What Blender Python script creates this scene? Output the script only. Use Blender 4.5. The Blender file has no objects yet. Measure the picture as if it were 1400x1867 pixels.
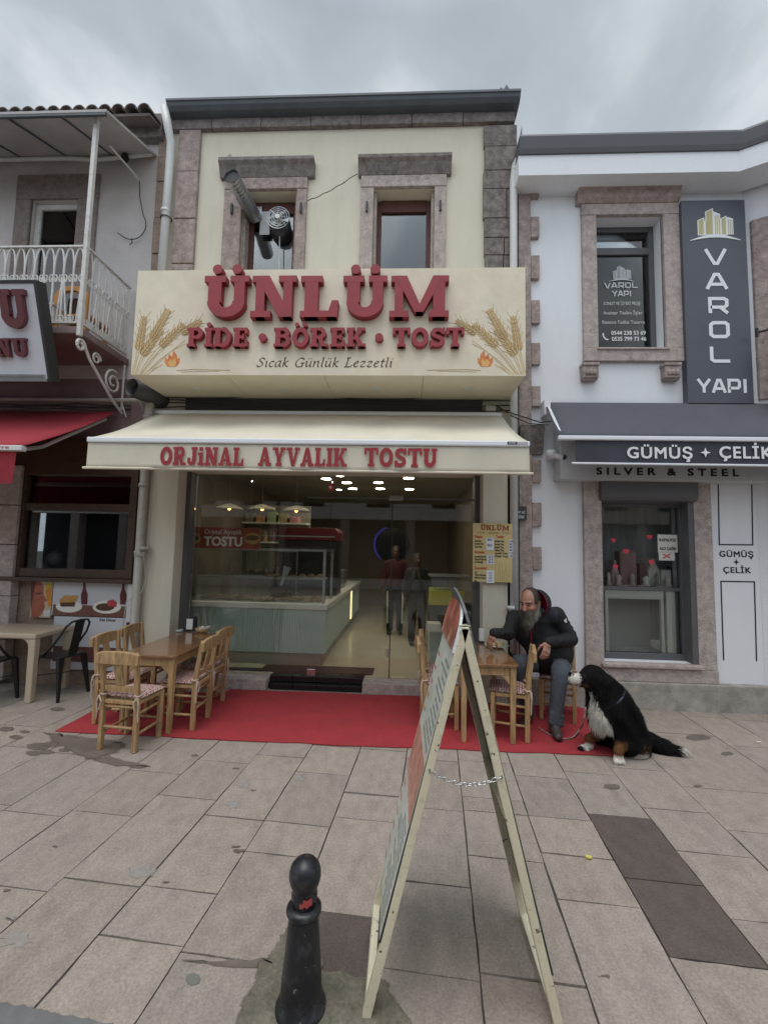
import bpy, math, random
import numpy as np
from mathutils import Vector, Matrix
rnd = random.Random(7)
scene = bpy.context.scene
C = scene.collection
# ------------------------------------------------------------------ camera
H = 1.7
FPX, PITCH, ROLL, YAW = 802.65, math.radians(4.7127), math.radians(1.2548), math.radians(2.7719)
_fw = np.array([-math.sin(YAW)*math.cos(PITCH), math.cos(YAW)*math.cos(PITCH), math.sin(PITCH)])
_rt = np.array([math.cos(YAW), math.sin(YAW), 0.0])
_up = np.cross(_rt, _fw)
_rt, _up = (math.cos(ROLL)*_rt+math.sin(ROLL)*_up, -math.sin(ROLL)*_rt+math.cos(ROLL)*_up)
cam = bpy.data.cameras.new("camera")
cam.sensor_fit = 'HORIZONTAL'; cam.sensor_width = 36.0
cam.lens = FPX/1400*36.0
cam.clip_start = 0.05; cam.clip_end = 500
camo = bpy.data.objects.new("camera", cam); C.objects.link(camo)
camo.matrix_world = Matrix(((_rt[0], _up[0], -_fw[0], 0), (_rt[1], _up[1], -_fw[1], 0), (_rt[2], _up[2], -_fw[2], H), (0, 0, 0, 1)))
scene.camera = camo
# ------------------------------------------------------------------ light
scene.render.engine = 'CYCLES'
scene.cycles.use_denoising = True
scene.cycles.max_bounces = 8
scene.cycles.transparent_max_bounces = 16
scene.cycles.sample_clamp_indirect = 6
scene.view_settings.view_transform = 'Standard'; scene.view_settings.look = 'None'
scene.view_settings.exposure = 0.0; scene.view_settings.gamma = 1.0
SUN_EL, SUN_AZ = math.radians(70), math.radians(200)     # behind the photographer, high
world = bpy.data.worlds.new("World"); scene.world = world; world.use_nodes = True
nt = world.node_tree; nt.nodes.clear()
def N(t, typ, **kw):
    n = t.nodes.new(typ)
    for k, v in kw.items():
        if k.startswith('i_'): n.inputs[k[2:].replace('_', ' ')].default_value = v
        else: setattr(n, k, v)
    return n
_out = N(nt, 'ShaderNodeOutputWorld')
_sky = N(nt, 'ShaderNodeTexSky', sky_type='NISHITA', sun_disc=False, sun_elevation=SUN_EL, sun_rotation=SUN_AZ)
_bg1 = N(nt, 'ShaderNodeBackground', i_Strength=0.05)
_bg2 = N(nt, 'ShaderNodeBackground', i_Strength=1.0)
_tc = N(nt, 'ShaderNodeTexCoord')
_sx = N(nt, 'ShaderNodeSeparateXYZ')
L = nt.links.new
L(_tc.outputs['Generated'], _sx.inputs[0])
def M(op, a, b=None, t=nt, clamp=False):
    n = t.nodes.new('ShaderNodeMath'); n.operation = op; n.use_clamp = clamp
    for i, v in enumerate((a, b)):
        if v is None: continue
        if isinstance(v, (int, float)): n.inputs[i].default_value = v
        else: t.links.new(v, n.inputs[i])
    return n.outputs[0]
zc = M('MAXIMUM', _sx.outputs[2], 0.03)
den = M('ADD', zc, 0.25)
cx = N(nt, 'ShaderNodeCombineXYZ')
L(M('DIVIDE', _sx.outputs[0], den), cx.inputs[0]); L(M('DIVIDE', _sx.outputs[1], den), cx.inputs[1])
n1 = N(nt, 'ShaderNodeTexNoise', i_Scale=2.3, i_Detail=6.0, i_Roughness=0.5, i_Distortion=0.25)
mp = N(nt, 'ShaderNodeMapping'); mp.inputs['Location'].default_value = (3.1, 0.4, 0); mp.inputs['Scale'].default_value = (1.0, 0.75, 1)
L(cx.outputs[0], mp.inputs[0]); L(mp.outputs[0], n1.inputs['Vector'])
cr = N(nt, 'ShaderNodeValToRGB')
e = cr.color_ramp.elements
e[0].position = 0.36; e[0].color = (0.42, 0.475, 0.53, 1)
e[1].position = 0.66; e[1].color = (0.86, 0.905, 0.945, 1)
e.new(0.5).color = (0.52, 0.58, 0.64, 1)
L(n1.outputs[0], cr.inputs[0])
# an overcast sky is brighter overhead and on the sun's side (behind the camera)
zen = M('MULTIPLY', M('SUBTRACT', _sx.outputs[2], 0.80), 6.5, clamp=True)
back = M('MULTIPLY', M('MAXIMUM', M('MULTIPLY', _sx.outputs[1], -1.0), 0.0), 1.15)
gain = M('ADD', M('ADD', 0.97, M('MULTIPLY', zen, 1.5)), back)
L(M('MULTIPLY', gain, 1.0), _bg2.inputs['Strength'])
L(cr.outputs[0], _bg2.inputs['Color'])
L(_sky.outputs[0], _bg1.inputs['Color'])
_mix = N(nt, 'ShaderNodeMixShader', i_Fac=0.94)
L(_bg1.outputs[0], _mix.inputs[1]); L(_bg2.outputs[0], _mix.inputs[2]); L(_mix.outputs[0], _out.inputs[0])
sun = bpy.data.lights.new("sun", 'SUN'); sun.energy = 1.35; sun.angle = math.radians(40); sun.color = (1.0, 0.96, 0.9)
suno = bpy.data.objects.new("sun", sun); C.objects.link(suno)
_d = Vector((math.sin(SUN_AZ)*math.cos(SUN_EL), math.cos(SUN_AZ)*math.cos(SUN_EL), math.sin(SUN_EL)))
suno.rotation_euler = _d.to_track_quat('Z', 'Y').to_euler(); suno.location = (0, -4, 14)

# ------------------------------------------------------------------ measuring helpers (photo pixel + depth -> point)
def F(px, py, Y):
    d = (px-700)/FPX*_rt-(py-933.5)/FPX*_up+_fw
    return d*(Y/d[1])+np.array([0, 0, H])
def G(px, py, z=0.0):
    d = (px-700)/FPX*_rt-(py-933.5)/FPX*_up+_fw
    return d*((z-H)/d[2])+np.array([0, 0, H])
YF = 5.2
def fx(px, py, Y=YF): return float(F(px, py, Y)[0])
def fz(px, py, Y=YF): return float(F(px, py, Y)[2])

# ------------------------------------------------------------------ mesh helpers
ORG = {}
class MB:
    def __init__(s): s.v = []; s.f = []; s.mi = []; s.cur = 0; s.uv = None
    def add(s, vs, fs):
        b = len(s.v); s.v.extend([tuple(float(c) for c in p) for p in vs]); s.f.extend([tuple(b+i for i in f) for f in fs]); s.mi.extend([s.cur]*len(fs)); return s
    def box(s, x0, x1, y0, y1, z0, z1):
        x0, x1 = min(x0, x1), max(x0, x1); y0, y1 = min(y0, y1), max(y0, y1); z0, z1 = min(z0, z1), max(z0, z1)
        return s.add([(x0, y0, z0), (x1, y0, z0), (x1, y1, z0), (x0, y1, z0), (x0, y0, z1), (x1, y0, z1), (x1, y1, z1), (x0, y1, z1)],
                     [(0, 3, 2, 1), (4, 5, 6, 7), (0, 1, 5, 4), (1, 2, 6, 5), (2, 3, 7, 6), (3, 0, 4, 7)])
    def hexa(s, lo, hi):      # two quads
        return s.add(list(lo)+list(hi), [(0, 3, 2, 1), (4, 5, 6, 7), (0, 1, 5, 4), (1, 2, 6, 5), (2, 3, 7, 6), (3, 0, 4, 7)])
    def prism(s, pts, d0, d1, axis='y'):   # 2-D polygon (ccw seen from -Y: x right, z up) extruded
        n = len(pts)
        if axis == 'y': f = lambda p, d: (p[0], d, p[1])
        elif axis == 'x': f = lambda p, d: (d, p[0], p[1])
        else: f = lambda p, d: (p[0], p[1], d)
        vs = [f(p, d0) for p in pts]+[f(p, d1) for p in pts]
        return s.add(vs, [tuple(range(n)), tuple(range(2*n-1, n-1, -1))]+[(i, i+n, (i+1) % n+n, (i+1) % n) for i in range(n)])
    def flat(s, pts): return s.add(pts, [tuple(range(len(pts)))])
    def beam(s, a, b, w, t, upv=(0, 0, 1), w2=None, t2=None):  # rectangular bar from a to b
        a = Vector(a); b = Vector(b); d = (b-a).normalized(); u = Vector(upv)
        if abs(d.dot(u)) > 0.95: u = Vector((0, 1, 0))
        sx = d.cross(u).normalized(); sy = sx.cross(d).normalized()
        w2 = w if w2 is None else w2; t2 = t if t2 is None else t2
        q = lambda c, ww, tt: [c+sx*(i*ww/2)+sy*(j*tt/2) for i, j in ((-1, -1), (1, -1), (1, 1), (-1, 1))]
        return s.hexa(q(a, w, t), q(b, w2, t2))
    def tube(s, path, r, n=10, closed=False, cap=True):
        P = [Vector(p) for p in path]; m = len(P); rs = r if isinstance(r, (list, tuple)) else [r]*m
        ref = Vector((0.13, 0.31, 0.94)); vs = []; prev = None
        for i, p in enumerate(P):
            if closed: d = P[(i+1) % m]-P[i-1]
            else: d = P[min(i+1, m-1)]-P[max(i-1, 0)]
            d = d.normalized() if d.length > 1e-9 else Vector((0, 0, 1))
            if prev is None:
                a = d.cross(ref)
                if a.length < 0.1: a = d.cross(Vector((1, 0, 0)))
            else: a = prev-d*prev.dot(d)
            a.normalize(); prev = a; b = d.cross(a)
            for k in range(n):
                t = 2*math.pi*k/n; vs.append(p+(a*math.cos(t)+b*math.sin(t))*rs[i])
        fs = []
        for i in range(m if closed else m-1):
            j = (i+1) % m
            for k in range(n): fs.append((i*n+k, i*n+(k+1) % n, j*n+(k+1) % n, j*n+k))
        if cap and not closed: fs.append(tuple(range(n-1, -1, -1))); fs.append(tuple((m-1)*n+k for k in range(n)))
        return s.add(vs, fs)
    def lathe(s, prof, c=(0, 0, 0), n=24):
        vs = []; m = len(prof)
        for r, z in prof:
            for k in range(n):
                t = 2*math.pi*k/n; vs.append((c[0]+r*math.cos(t), c[1]+r*math.sin(t), c[2]+z))
        fs = [(i*n+k, i*n+(k+1) % n, (i+1)*n+(k+1) % n, (i+1)*n+k) for i in range(m-1) for k in range(n)]
        fs.append(tuple(range(n-1, -1, -1))); fs.append(tuple((m-1)*n+k for k in range(n)))
        return s.add(vs, fs)
    def grid(s, fn, nu, nv, thick=None):
        vs = [fn(i/nu, j/nv) for j in range(nv+1) for i in range(nu+1)]
        return s.add(vs, [(j*(nu+1)+i, j*(nu+1)+i+1, (j+1)*(nu+1)+i+1, (j+1)*(nu+1)+i) for j in range(nv) for i in range(nu)])
    def merge(s, o):
        b = len(s.v); s.v.extend(o.v); s.f.extend([tuple(b+i for i in f) for f in o.f]); s.mi.extend([s.cur]*len(o.f)); return s
    def xf(s, fn): s.v = [tuple(float(c) for c in fn(p)) for p in s.v]; return s
    def build(s, name, mat, parent=None, smooth=False, bevel=0, col=None):
        org = ORG.get(parent.name, (0, 0, 0)) if parent else (0, 0, 0)
        me = bpy.data.meshes.new(name)
        me.from_pydata([(p[0]-org[0], p[1]-org[1], p[2]-org[2]) for p in s.v], [], s.f)
        ms = mat if isinstance(mat, (list, tuple)) else [mat]
        for m_ in ms: me.materials.append(m_)
        if len(ms) > 1: me.polygons.foreach_set('material_index', s.mi)
        if smooth: me.polygons.foreach_set('use_smooth', [True]*len(me.polygons))
        if col is not None:
            at = me.color_attributes.new('Col', 'FLOAT_COLOR', 'POINT')
            at.data.foreach_set('color', np.asarray(col, dtype=np.float32).ravel())
        me.validate(); me.update()
        o = bpy.data.objects.new(name, me); C.objects.link(o)
        if parent: o.parent = parent; ORG[o.name] = org
        if bevel:
            b = o.modifiers.new('bevel', 'BEVEL'); b.width = bevel; b.segments = 2; b.limit_method = 'ANGLE'; b.angle_limit = math.radians(40)
        return o
def tag(o, label=None, cat=None, group=None, kind=None):
    if label: o['label'] = label
    if cat: o['category'] = cat
    if group: o['group'] = group
    if kind: o['kind'] = kind
    return o
def thing(name, label, cat, loc=(0, 0, 0), rz=0, group=None):
    o = bpy.data.objects.new(name, None); C.objects.link(o); o.empty_display_size = 0.1
    o.location = loc; o.rotation_euler = (0, 0, rz)
    ORG[o.name] = tuple(float(c) for c in loc) if rz == 0 else (0, 0, 0)
    return tag(o, label, cat, group)
def copy_tree(o, parent=None):
    c = o.copy(); C.objects.link(c); c.parent = parent
    for ch in list(o.children): copy_tree(ch, c)
    return c

# ------------------------------------------------------------------ materials
def s2l(c): return tuple(((x/255)/12.92 if x/255 <= 0.04045 else ((x/255+0.055)/1.055)**2.4) for x in c)
def mat(name, col, rough=0.7, metal=0.0, var=0.0, vscale=6.0, bump=0.0, bscale=60.0, stretch=None, spec=0.5, dark=None, dscale=3.0, damt=0.0, coat=0.0, col2=None, attr=False, emis=None, estr=0.0, sheen=0.0, grain=0.0, gscale=160.0, chips=None, cscale=40.0, cthr=0.70):
    m = bpy.data.materials.new(name); m.use_nodes = True; t = m.node_tree; b = t.nodes['Principled BSDF']
    b.inputs['Roughness'].default_value = rough; b.inputs['Metallic'].default_value = metal
    b.inputs['Specular IOR Level'].default_value = spec; b.inputs['Coat Weight'].default_value = coat
    if sheen: b.inputs['Sheen Weight'].default_value = sheen
    c4 = tuple(col)+(1,)
    tc = t.nodes.new('ShaderNodeTexCoord'); mp = t.nodes.new('ShaderNodeMapping'); t.links.new(tc.outputs['Object'], mp.inputs[0])
    if stretch: mp.inputs['Scale'].default_value = stretch
    src = None
    if attr:
        a = t.nodes.new('ShaderNodeAttribute'); a.attribute_name = 'Col'; src = a.outputs['Color']
    def mixc(kind, fac, A, B):
        n = t.nodes.new('ShaderNodeMix'); n.data_type = 'RGBA'; n.blend_type = kind
        for sock, v in ((n.inputs[0], fac), (n.inputs[6], A), (n.inputs[7], B)):
            if hasattr(v, 'links') or isinstance(v, bpy.types.NodeSocket): t.links.new(v, sock)
            else: sock.default_value = v
        return n.outputs[2]
    if var or col2:
        n = t.nodes.new('ShaderNodeTexNoise'); n.inputs['Scale'].default_value = vscale; n.inputs['Detail'].default_value = 6; n.inputs['Roughness'].default_value = 0.62
        t.links.new(mp.outputs[0], n.inputs['Vector'])
        r = t.nodes.new('ShaderNodeValToRGB'); e = r.color_ramp.elements; e[0].position = 0.33; e[1].position = 0.68
        if col2 and src is None: e[0].color = tuple(col2)+(1,); e[1].color = c4
        else:
            lo, hi = 1-var, 1+var
            if src is None: e[0].color = tuple(x*lo for x in col)+(1,); e[1].color = tuple(min(1, x*hi) for x in col)+(1,)
            else: e[0].color = (lo, lo, lo, 1); e[1].color = (hi, hi, hi, 1)
        t.links.new(n.outputs[0], r.inputs[0])
        src = r.outputs[0] if src is None else mixc('MULTIPLY', 1.0, src, r.outputs[0])
    if dark:
        n = t.nodes.new('ShaderNodeTexNoise'); n.inputs['Scale'].default_value = dscale; n.inputs['Detail'].default_value = 8; n.inputs['Roughness'].default_value = 0.7
        t.links.new(mp.outputs[0], n.inputs['Vector'])
        r = t.nodes.new('ShaderNodeValToRGB'); e = r.color_ramp.elements; e[0].position = 0.52; e[0].color = (0, 0, 0, 1); e[1].position = 0.72; e[1].color = (damt,)*3+(1,)
        t.links.new(n.outputs[0], r.inputs[0])
        src = mixc('MIX', r.outputs[0], src if src is not None else c4, tuple(dark)+(1,))
    if grain:
        n = t.nodes.new('ShaderNodeTexNoise'); n.inputs['Scale'].default_value = gscale; n.inputs['Detail'].default_value = 3; n.inputs['Roughness'].default_value = 0.7
        t.links.new(tc.outputs['Object'], n.inputs['Vector'])
        r = t.nodes.new('ShaderNodeValToRGB'); e = r.color_ramp.elements; e[0].position = 0.36; e[0].color = (1-grain,)*3+(1,); e[1].position = 0.64; e[1].color = (1+grain,)*3+(1,)
        t.links.new(n.outputs[0], r.inputs[0]); src = mixc('MULTIPLY', 1.0, src if src is not None else c4, r.outputs[0])
    if chips:
        n = t.nodes.new('ShaderNodeTexNoise'); n.inputs['Scale'].default_value = cscale; n.inputs['Detail'].default_value = 4; n.inputs['Roughness'].default_value = 0.6
        t.links.new(tc.outputs['Object'], n.inputs['Vector'])
        r = t.nodes.new('ShaderNodeValToRGB'); e = r.color_ramp.elements; e[0].position = cthr; e[0].color = (0, 0, 0, 1); e[1].position = cthr+.02; e[1].color = (1, 1, 1, 1)
        t.links.new(n.outputs[0], r.inputs[0]); src = mixc('MIX', r.outputs[0], src if src is not None else c4, tuple(chips)+(1,))
    if src is not None: t.links.new(src, b.inputs['Base Color'])
    else: b.inputs['Base Color'].default_value = c4
    if bump:
        n = t.nodes.new('ShaderNodeTexNoise'); n.inputs['Scale'].default_value = bscale; n.inputs['Detail'].default_value = 5
        t.links.new(mp.outputs[0], n.inputs['Vector'])
        bp = t.nodes.new('ShaderNodeBump'); bp.inputs['Strength'].default_value = bump; bp.inputs['Distance'].default_value = 0.01
        t.links.new(n.outputs[0], bp.inputs['Height']); t.links.new(bp.outputs[0], b.inputs['Normal'])
    if emis: b.inputs['Emission Color'].default_value = tuple(emis)+(1,); b.inputs['Emission Strength'].default_value = estr
    return m
def glass_mat(name, tint=(0.9, 0.95, 0.93), ior=1.5, gain=1.0, base=0.0):
    m = bpy.data.materials.new(name); m.use_nodes = True; t = m.node_tree; t.nodes.clear()
    o = t.nodes.new('ShaderNodeOutputMaterial'); tr = t.nodes.new('ShaderNodeBsdfTransparent'); gl = t.nodes.new('ShaderNodeBsdfGlossy'); mx = t.nodes.new('ShaderNodeMixShader')
    tr.inputs[0].default_value = tuple(tint)+(1,); gl.inputs['Roughness'].default_value = 0.01; gl.inputs[0].default_value = (1, 1, 1, 1)
    fr = t.nodes.new('ShaderNodeFresnel'); fr.inputs[0].default_value = ior
    mm = t.nodes.new('ShaderNodeMath'); mm.operation = 'MULTIPLY_ADD'; mm.inputs[1].default_value = gain; mm.inputs[2].default_value = base; mm.use_clamp = True
    t.links.new(fr.outputs[0], mm.inputs[0]); t.links.new(mm.outputs[0], mx.inputs[0]); t.links.new(tr.outputs[0], mx.inputs[1]); t.links.new(gl.outputs[0], mx.inputs[2]); t.links.new(mx.outputs[0], o.inputs[0])
    return m
MT = {}
MT['cream'] = mat('cream_plaster', (0.64, 0.60, 0.49), 0.9, var=0.06, vscale=2.2, bump=0.2, bscale=90, dark=(0.47, 0.43, 0.35), dscale=2.2, damt=0.38, stretch=(2.2, 2.2, .55), grain=.05)
MT['white'] = mat('white_plaster', (0.74, 0.76, 0.80), 0.9, var=0.03, vscale=2.0, bump=0.16, bscale=80, dark=(0.56, 0.565, 0.585), dscale=2.0, damt=0.32, stretch=(2.4, 2.4, .5), grain=.04)
MT['greyplaster'] = mat('old_plaster', (0.55, 0.52, 0.51), 0.95, var=0.10, vscale=2.0, bump=0.25, bscale=60, dark=(0.36, 0.33, 0.32), dscale=1.5, damt=0.5)
MT['mauve'] = mat('mauve_paint', (0.21, 0.145, 0.145), 0.8, var=0.15, vscale=2.5, bump=0.1, bscale=60)
def stone(name, c, v=0.28, dk=None):
    return mat(name, c, 0.95, var=v, vscale=13, bump=0.8, bscale=55, dark=dk or tuple(x*0.42 for x in c), dscale=9, damt=0.6, grain=.22, gscale=110)
MT['stone'] = stone('sarimsak_stone', (0.345, 0.282, 0.26))
MT['stonedark'] = stone('weathered_stone', (0.195, 0.168, 0.158), 0.4)
MT['stonepale'] = stone('pale_stone', (0.42, 0.36, 0.335), 0.2)
MT['stonefrieze'] = stone('frieze_stone', (0.20, 0.175, 0.17), 0.3)
MT['greysurround'] = stone('grey_brown_surround', (0.25, 0.21, 0.19), 0.2)
MT['stonebrown'] = stone('brown_stone', (0.30, 0.225, 0.18), 0.22)
MT['gutter'] = mat('gutter_metal', (0.075, 0.09, 0.105), 0.5, var=0.15, vscale=4, bump=0.05)
MT['pipewhite'] = mat('white_pipe', (0.62, 0.63, 0.63), 0.45, var=0.08, vscale=5, dark=(0.35, 0.33, 0.3), dscale=5, damt=0.4)
MT['pipegrey'] = mat('grey_pipe', (0.40, 0.38, 0.34), 0.5, var=0.12, vscale=5, dark=(0.22, 0.2, 0.17), dscale=6, damt=0.6)
MT['signface'] = mat('sign_print', (0.71, 0.64, 0.50), 0.45, var=0.08, vscale=3.0, dark=(0.55, 0.42, 0.24), dscale=2.4, damt=0.35)
MT['signside'] = mat('sign_sheet', (0.70, 0.64, 0.48), 0.5, var=0.05, vscale=3)
MT['letter'] = mat('red_foam_letter', (0.285, 0.025, 0.034), 0.5, var=0.12, vscale=9)
MT['redprint'] = mat('red_print', (0.30, 0.022, 0.03), 0.6)
MT['brownprint'] = mat('brown_print', (0.07, 0.035, 0.02), 0.6)
MT['awning'] = mat('cream_awning_cloth', (0.66, 0.61, 0.50), 0.85, var=0.05, vscale=2.5, bump=0.08, bscale=300, dark=(0.50, 0.45, 0.35), dscale=1.8, damt=0.4)
MT['bar'] = mat('white_awning_bar', (0.75, 0.77, 0.82), 0.35)
MT['black'] = mat('black_print', (0.012, 0.012, 0.015), 0.5)
MT['whiteprint'] = mat('white_print', (0.75, 0.77, 0.8), 0.5)
MT['goldprint'] = mat('gold_print', (0.48, 0.43, 0.22), 0.5)
MT['navy'] = mat('slate_sign', (0.075, 0.082, 0.105), 0.45, var=0.06, vscale=2)
MT['navycloth'] = mat('slate_awning_cloth', (0.078, 0.082, 0.098), 0.8, var=0.08, vscale=3, bump=0.06, bscale=300)
MT['darkvalance'] = mat('charcoal_valance_cloth', (0.045, 0.05, 0.066), 0.8, var=0.08, vscale=3)
MT['frame'] = mat('anthracite_frame', (0.105, 0.105, 0.112), 0.5, var=0.06)
MT['greysign'] = mat('light_grey_sign', (0.52, 0.53, 0.55), 0.5, var=0.04)
MT['woodred'] = mat('red_brown_window_wood', (0.10, 0.035, 0.028), 0.6, var=0.2, vscale=8, stretch=(6, 6, 0.6))
MT['wooddark'] = mat('dark_window_wood', (0.055, 0.03, 0.018), 0.45, var=0.35, vscale=7, stretch=(1, 6, 6))
MT['dimglass'] = glass_mat('dim_window_glass', (0.80, 0.83, 0.84), 1.45, 0.62, 0.0)
MT['glass'] = glass_mat('window_glass', (0.80, 0.83, 0.84), 1.5, 1.5, 0.02)
MT['shopglass'] = glass_mat('shop_glass', (0.95, 0.97, 0.955), 1.45, 1.35, 0.0)
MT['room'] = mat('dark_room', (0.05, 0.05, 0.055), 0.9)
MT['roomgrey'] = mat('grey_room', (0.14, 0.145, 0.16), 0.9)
MT['redawn'] = mat('red_awning_cloth', (0.34, 0.03, 0.045), 0.85, var=0.12, vscale=3, bump=0.06, bscale=300)
MT['whitemetal'] = mat('white_painted_iron', (0.62, 0.61, 0.59), 0.5, var=0.1, vscale=20, dark=(0.3, 0.24, 0.18), dscale=12, damt=0.5)
MT['tile'] = mat('roof_tile', (0.14, 0.115, 0.105), 0.9, var=0.3, vscale=8, bump=0.3)
MT['galv'] = mat('galvanised_steel', (0.42, 0.44, 0.46), 0.35, 0.9, var=0.15, vscale=10)
MT['chrome'] = mat('chain_steel', (0.7, 0.7, 0.72), 0.2, 1.0)
MT['carpet'] = mat('red_carpet', (0.36, 0.030, 0.038), 0.95, var=0.10, vscale=5, bump=0.5, bscale=500, dark=(0.21, 0.045, 0.045), dscale=3.5, damt=0.55, grain=.2, gscale=220, chips=(.42, .16, .15), cscale=34, cthr=.70)
MT['chairwood'] = mat('pine_wood', (0.40, 0.255, 0.125), 0.5, var=0.38, vscale=5, stretch=(9, 9, 1.0), bump=0.1, bscale=40, dark=(0.19, 0.10, 0.045), dscale=9, damt=0.55)
MT['tablewood'] = mat('varnished_table_wood', (0.205, 0.10, 0.045), 0.16, var=0.35, vscale=5, stretch=(7, 1, 7), coat=0.5)
MT['cushion'] = None
MT['tie'] = mat('cushion_tie_cloth', (0.50, 0.40, 0.33), 0.9)
MT['plastic'] = mat('beige_plastic', (0.50, 0.42, 0.31), 0.4, var=0.03)
MT['tolix'] = mat('black_steel_paint', (0.022, 0.021, 0.021), 0.35, 0.3)
MT['teal'] = mat('pale_teal_panel', (0.54, 0.66, 0.62), 0.45, var=0.05, vscale=3)
MT['offwhite'] = mat('off_white_laminate', (0.68, 0.68, 0.64), 0.35)
MT['floor'] = mat('beige_floor_tile', (0.50, 0.47, 0.38), 0.25, var=0.06, vscale=2)
MT['brownwall'] = mat('dark_brown_wall', (0.15, 0.115, 0.09), 0.7, var=0.08, vscale=2)
MT['ceil'] = mat('shop_ceiling', (0.27, 0.24, 0.19), 0.8)
MT['lamp'] = mat('lamp_disc', (1, 0.95, 0.8), 0.5, emis=(1.0, 0.90, 0.66), estr=42.0)
MT['bulb'] = mat('bulb', (1, 0.6, 0.3), 0.5, emis=(1.0, 0.50, 0.15), estr=5.0)
MT['neon'] = mat('blue_neon', (0.1, 0.1, 0.8), 0.5, emis=(0.10, 0.08, 0.9), estr=0.11)
MT['steel'] = mat('brushed_steel', (0.55, 0.55, 0.55), 0.3, 1.0)
MT['boardcream'] = mat('cream_board_paint', (0.66, 0.61, 0.45), 0.55, var=0.05, vscale=6, dark=(0.30, 0.26, 0.16), dscale=18, damt=0.45, chips=(.06, .05, .035), cscale=38, cthr=.66, bump=.15, bscale=60)
MT['bollard'] = mat('bollard_paint', (0.014, 0.015, 0.019), 0.34, var=0.3, vscale=14, bump=0.25, bscale=30, dark=(0.10, 0.095, 0.09), dscale=14, damt=0.5, chips=(.26, .25, .23), cscale=34, cthr=.68)
MT['cloth'] = mat('beige_bread', (0.5, 0.36, 0.17), 0.9, var=0.3, vscale=40)
MT['plate'] = mat('white_plate', (0.75, 0.74, 0.70), 0.2)
MT['cable'] = mat('cable', (0.03, 0.03, 0.03), 0.6)

# ------------------------------------------------------------------ lettering
_fc = bpy.data.curves.new('lettering_tmp', 'FONT'); _fo = bpy.data.objects.new('lettering_tmp', _fc); C.objects.link(_fo)
CAP = 0.69
def text_mb(body, w, h, depth=0.002, bold=0.0, shear=0.0, space=1.0, dup=0.0):
    """lettering in x-right / z-up, baseline at 0, cap height h, total width w, front at y=-depth"""
    _fc.body = body; _fc.offset = bold; _fc.shear = shear; _fc.space_character = space; _fc.extrude = 0.0; _fc.resolution_u = 3
    dg = bpy.context.evaluated_depsgraph_get(); dg.update()
    me = bpy.data.meshes.new_from_object(_fo.evaluated_get(dg))
    V = np.array([v.co[:] for v in me.vertices]); fs = [tuple(p.vertices) for p in me.polygons]
    bnd = {}
    for f in fs:
        for i in range(len(f)):
            e = (f[i], f[(i+1) % len(f)]); k = (min(e), max(e))
            bnd.setdefault(k, []).append(e)
    bpy.data.meshes.remove(me)
    x0, x1 = V[:, 0].min(), V[:, 0].max(); sx = w/(x1-x0); sz = h/CAP
    n = len(V); m = MB()
    vs = [((p[0]-x0)*sx, -depth, p[1]*sz) for p in V]+[((p[0]-x0)*sx, 0, p[1]*sz) for p in V]
    ff = list(fs)
    for k, es in bnd.items():
        if len(es) == 1: a, b = es[0]; ff.append((b, a, a+n, b+n))
    m.add(vs, ff)
    if dup:      # heavier weight: slightly shifted copies at their own depth
        base_v, base_f = list(m.v), list(m.f); s_ = dup*h
        for i, (a, b) in enumerate(((s_, 0), (0, s_), (s_, s_), (s_/2, s_/2))): m.add([(p[0]+a, p[1]-.0003*(i+1), p[2]+b) for p in base_v], base_f)
        m.xf(lambda p: (p[0]*w/(w+s_), p[1], p[2]*h/(h+s_)))
    return m
def txt(body, px0, px1, pyt, pyb, Y, mt, parent, name='lettering', depth=0.002, bold=0.0, shear=0.0, space=1.0, dup=0.0):
    pm = (pyt+pyb)/2; pc = (px0+px1)/2
    x0, x1 = fx(px0, pm, Y), fx(px1, pm, Y); z0, z1 = fz(pc, pyb, Y), fz(pc, pyt, Y)
    m = text_mb(body, x1-x0, z1-z0, depth, bold, shear, space, dup)
    m.xf(lambda p: (p[0]+x0, p[1]+Y, p[2]+z0))
    return m.build(name, mt, parent) if name else m
def stroke(pts, w, closed=False):
    """flat polyline with mitred corners -> list of quads (2-D)"""
    P = [np.array(p, float) for p in pts]; n = len(P); Ls = []; Rs = []
    for i in range(n):
        if closed: a, b = P[i-1], P[(i+1) % n]
        else: a, b = P[max(i-1, 0)], P[min(i+1, n-1)]
        d1 = P[i]-a; d2 = b-P[i]
        if np.linalg.norm(d1) < 1e-9: d1 = d2
        if np.linalg.norm(d2) < 1e-9: d2 = d1
        d1 = d1/np.linalg.norm(d1); d2 = d2/np.linalg.norm(d2)
        n1_ = np.array([-d1[1], d1[0]]); n2_ = np.array([-d2[1], d2[0]]); nn = n1_+n2_; nn = nn/max(np.linalg.norm(nn), 1e-6)
        k = min(1/max(nn@n1_, 0.35), 2.2)
        Ls.append(P[i]+nn*w/2*k); Rs.append(P[i]-nn*w/2*k)
    return Ls, Rs
def stroke_mb(mb, pts, w, d0, d1, closed=False):
    Ls, Rs = stroke(pts, w, closed); n = len(Ls)
    vs = [(p[0], d1, p[1]) for p in Ls]+[(p[0], d1, p[1]) for p in Rs]+[(p[0], d0, p[1]) for p in Ls]+[(p[0], d0, p[1]) for p in Rs]
    fs = []
    for i in range(n if closed else n-1):
        j = (i+1) % n
        fs += [(i, n+i, n+j, j), (2*n+i, i, j, 2*n+j), (n+i, 3*n+i, 3*n+j, n+j)]
    if not closed: fs += [(0, 2*n, 3*n, n), (n-1, 2*n-1, 4*n-1, 3*n-1)]
    mb.add(vs, fs)
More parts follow.
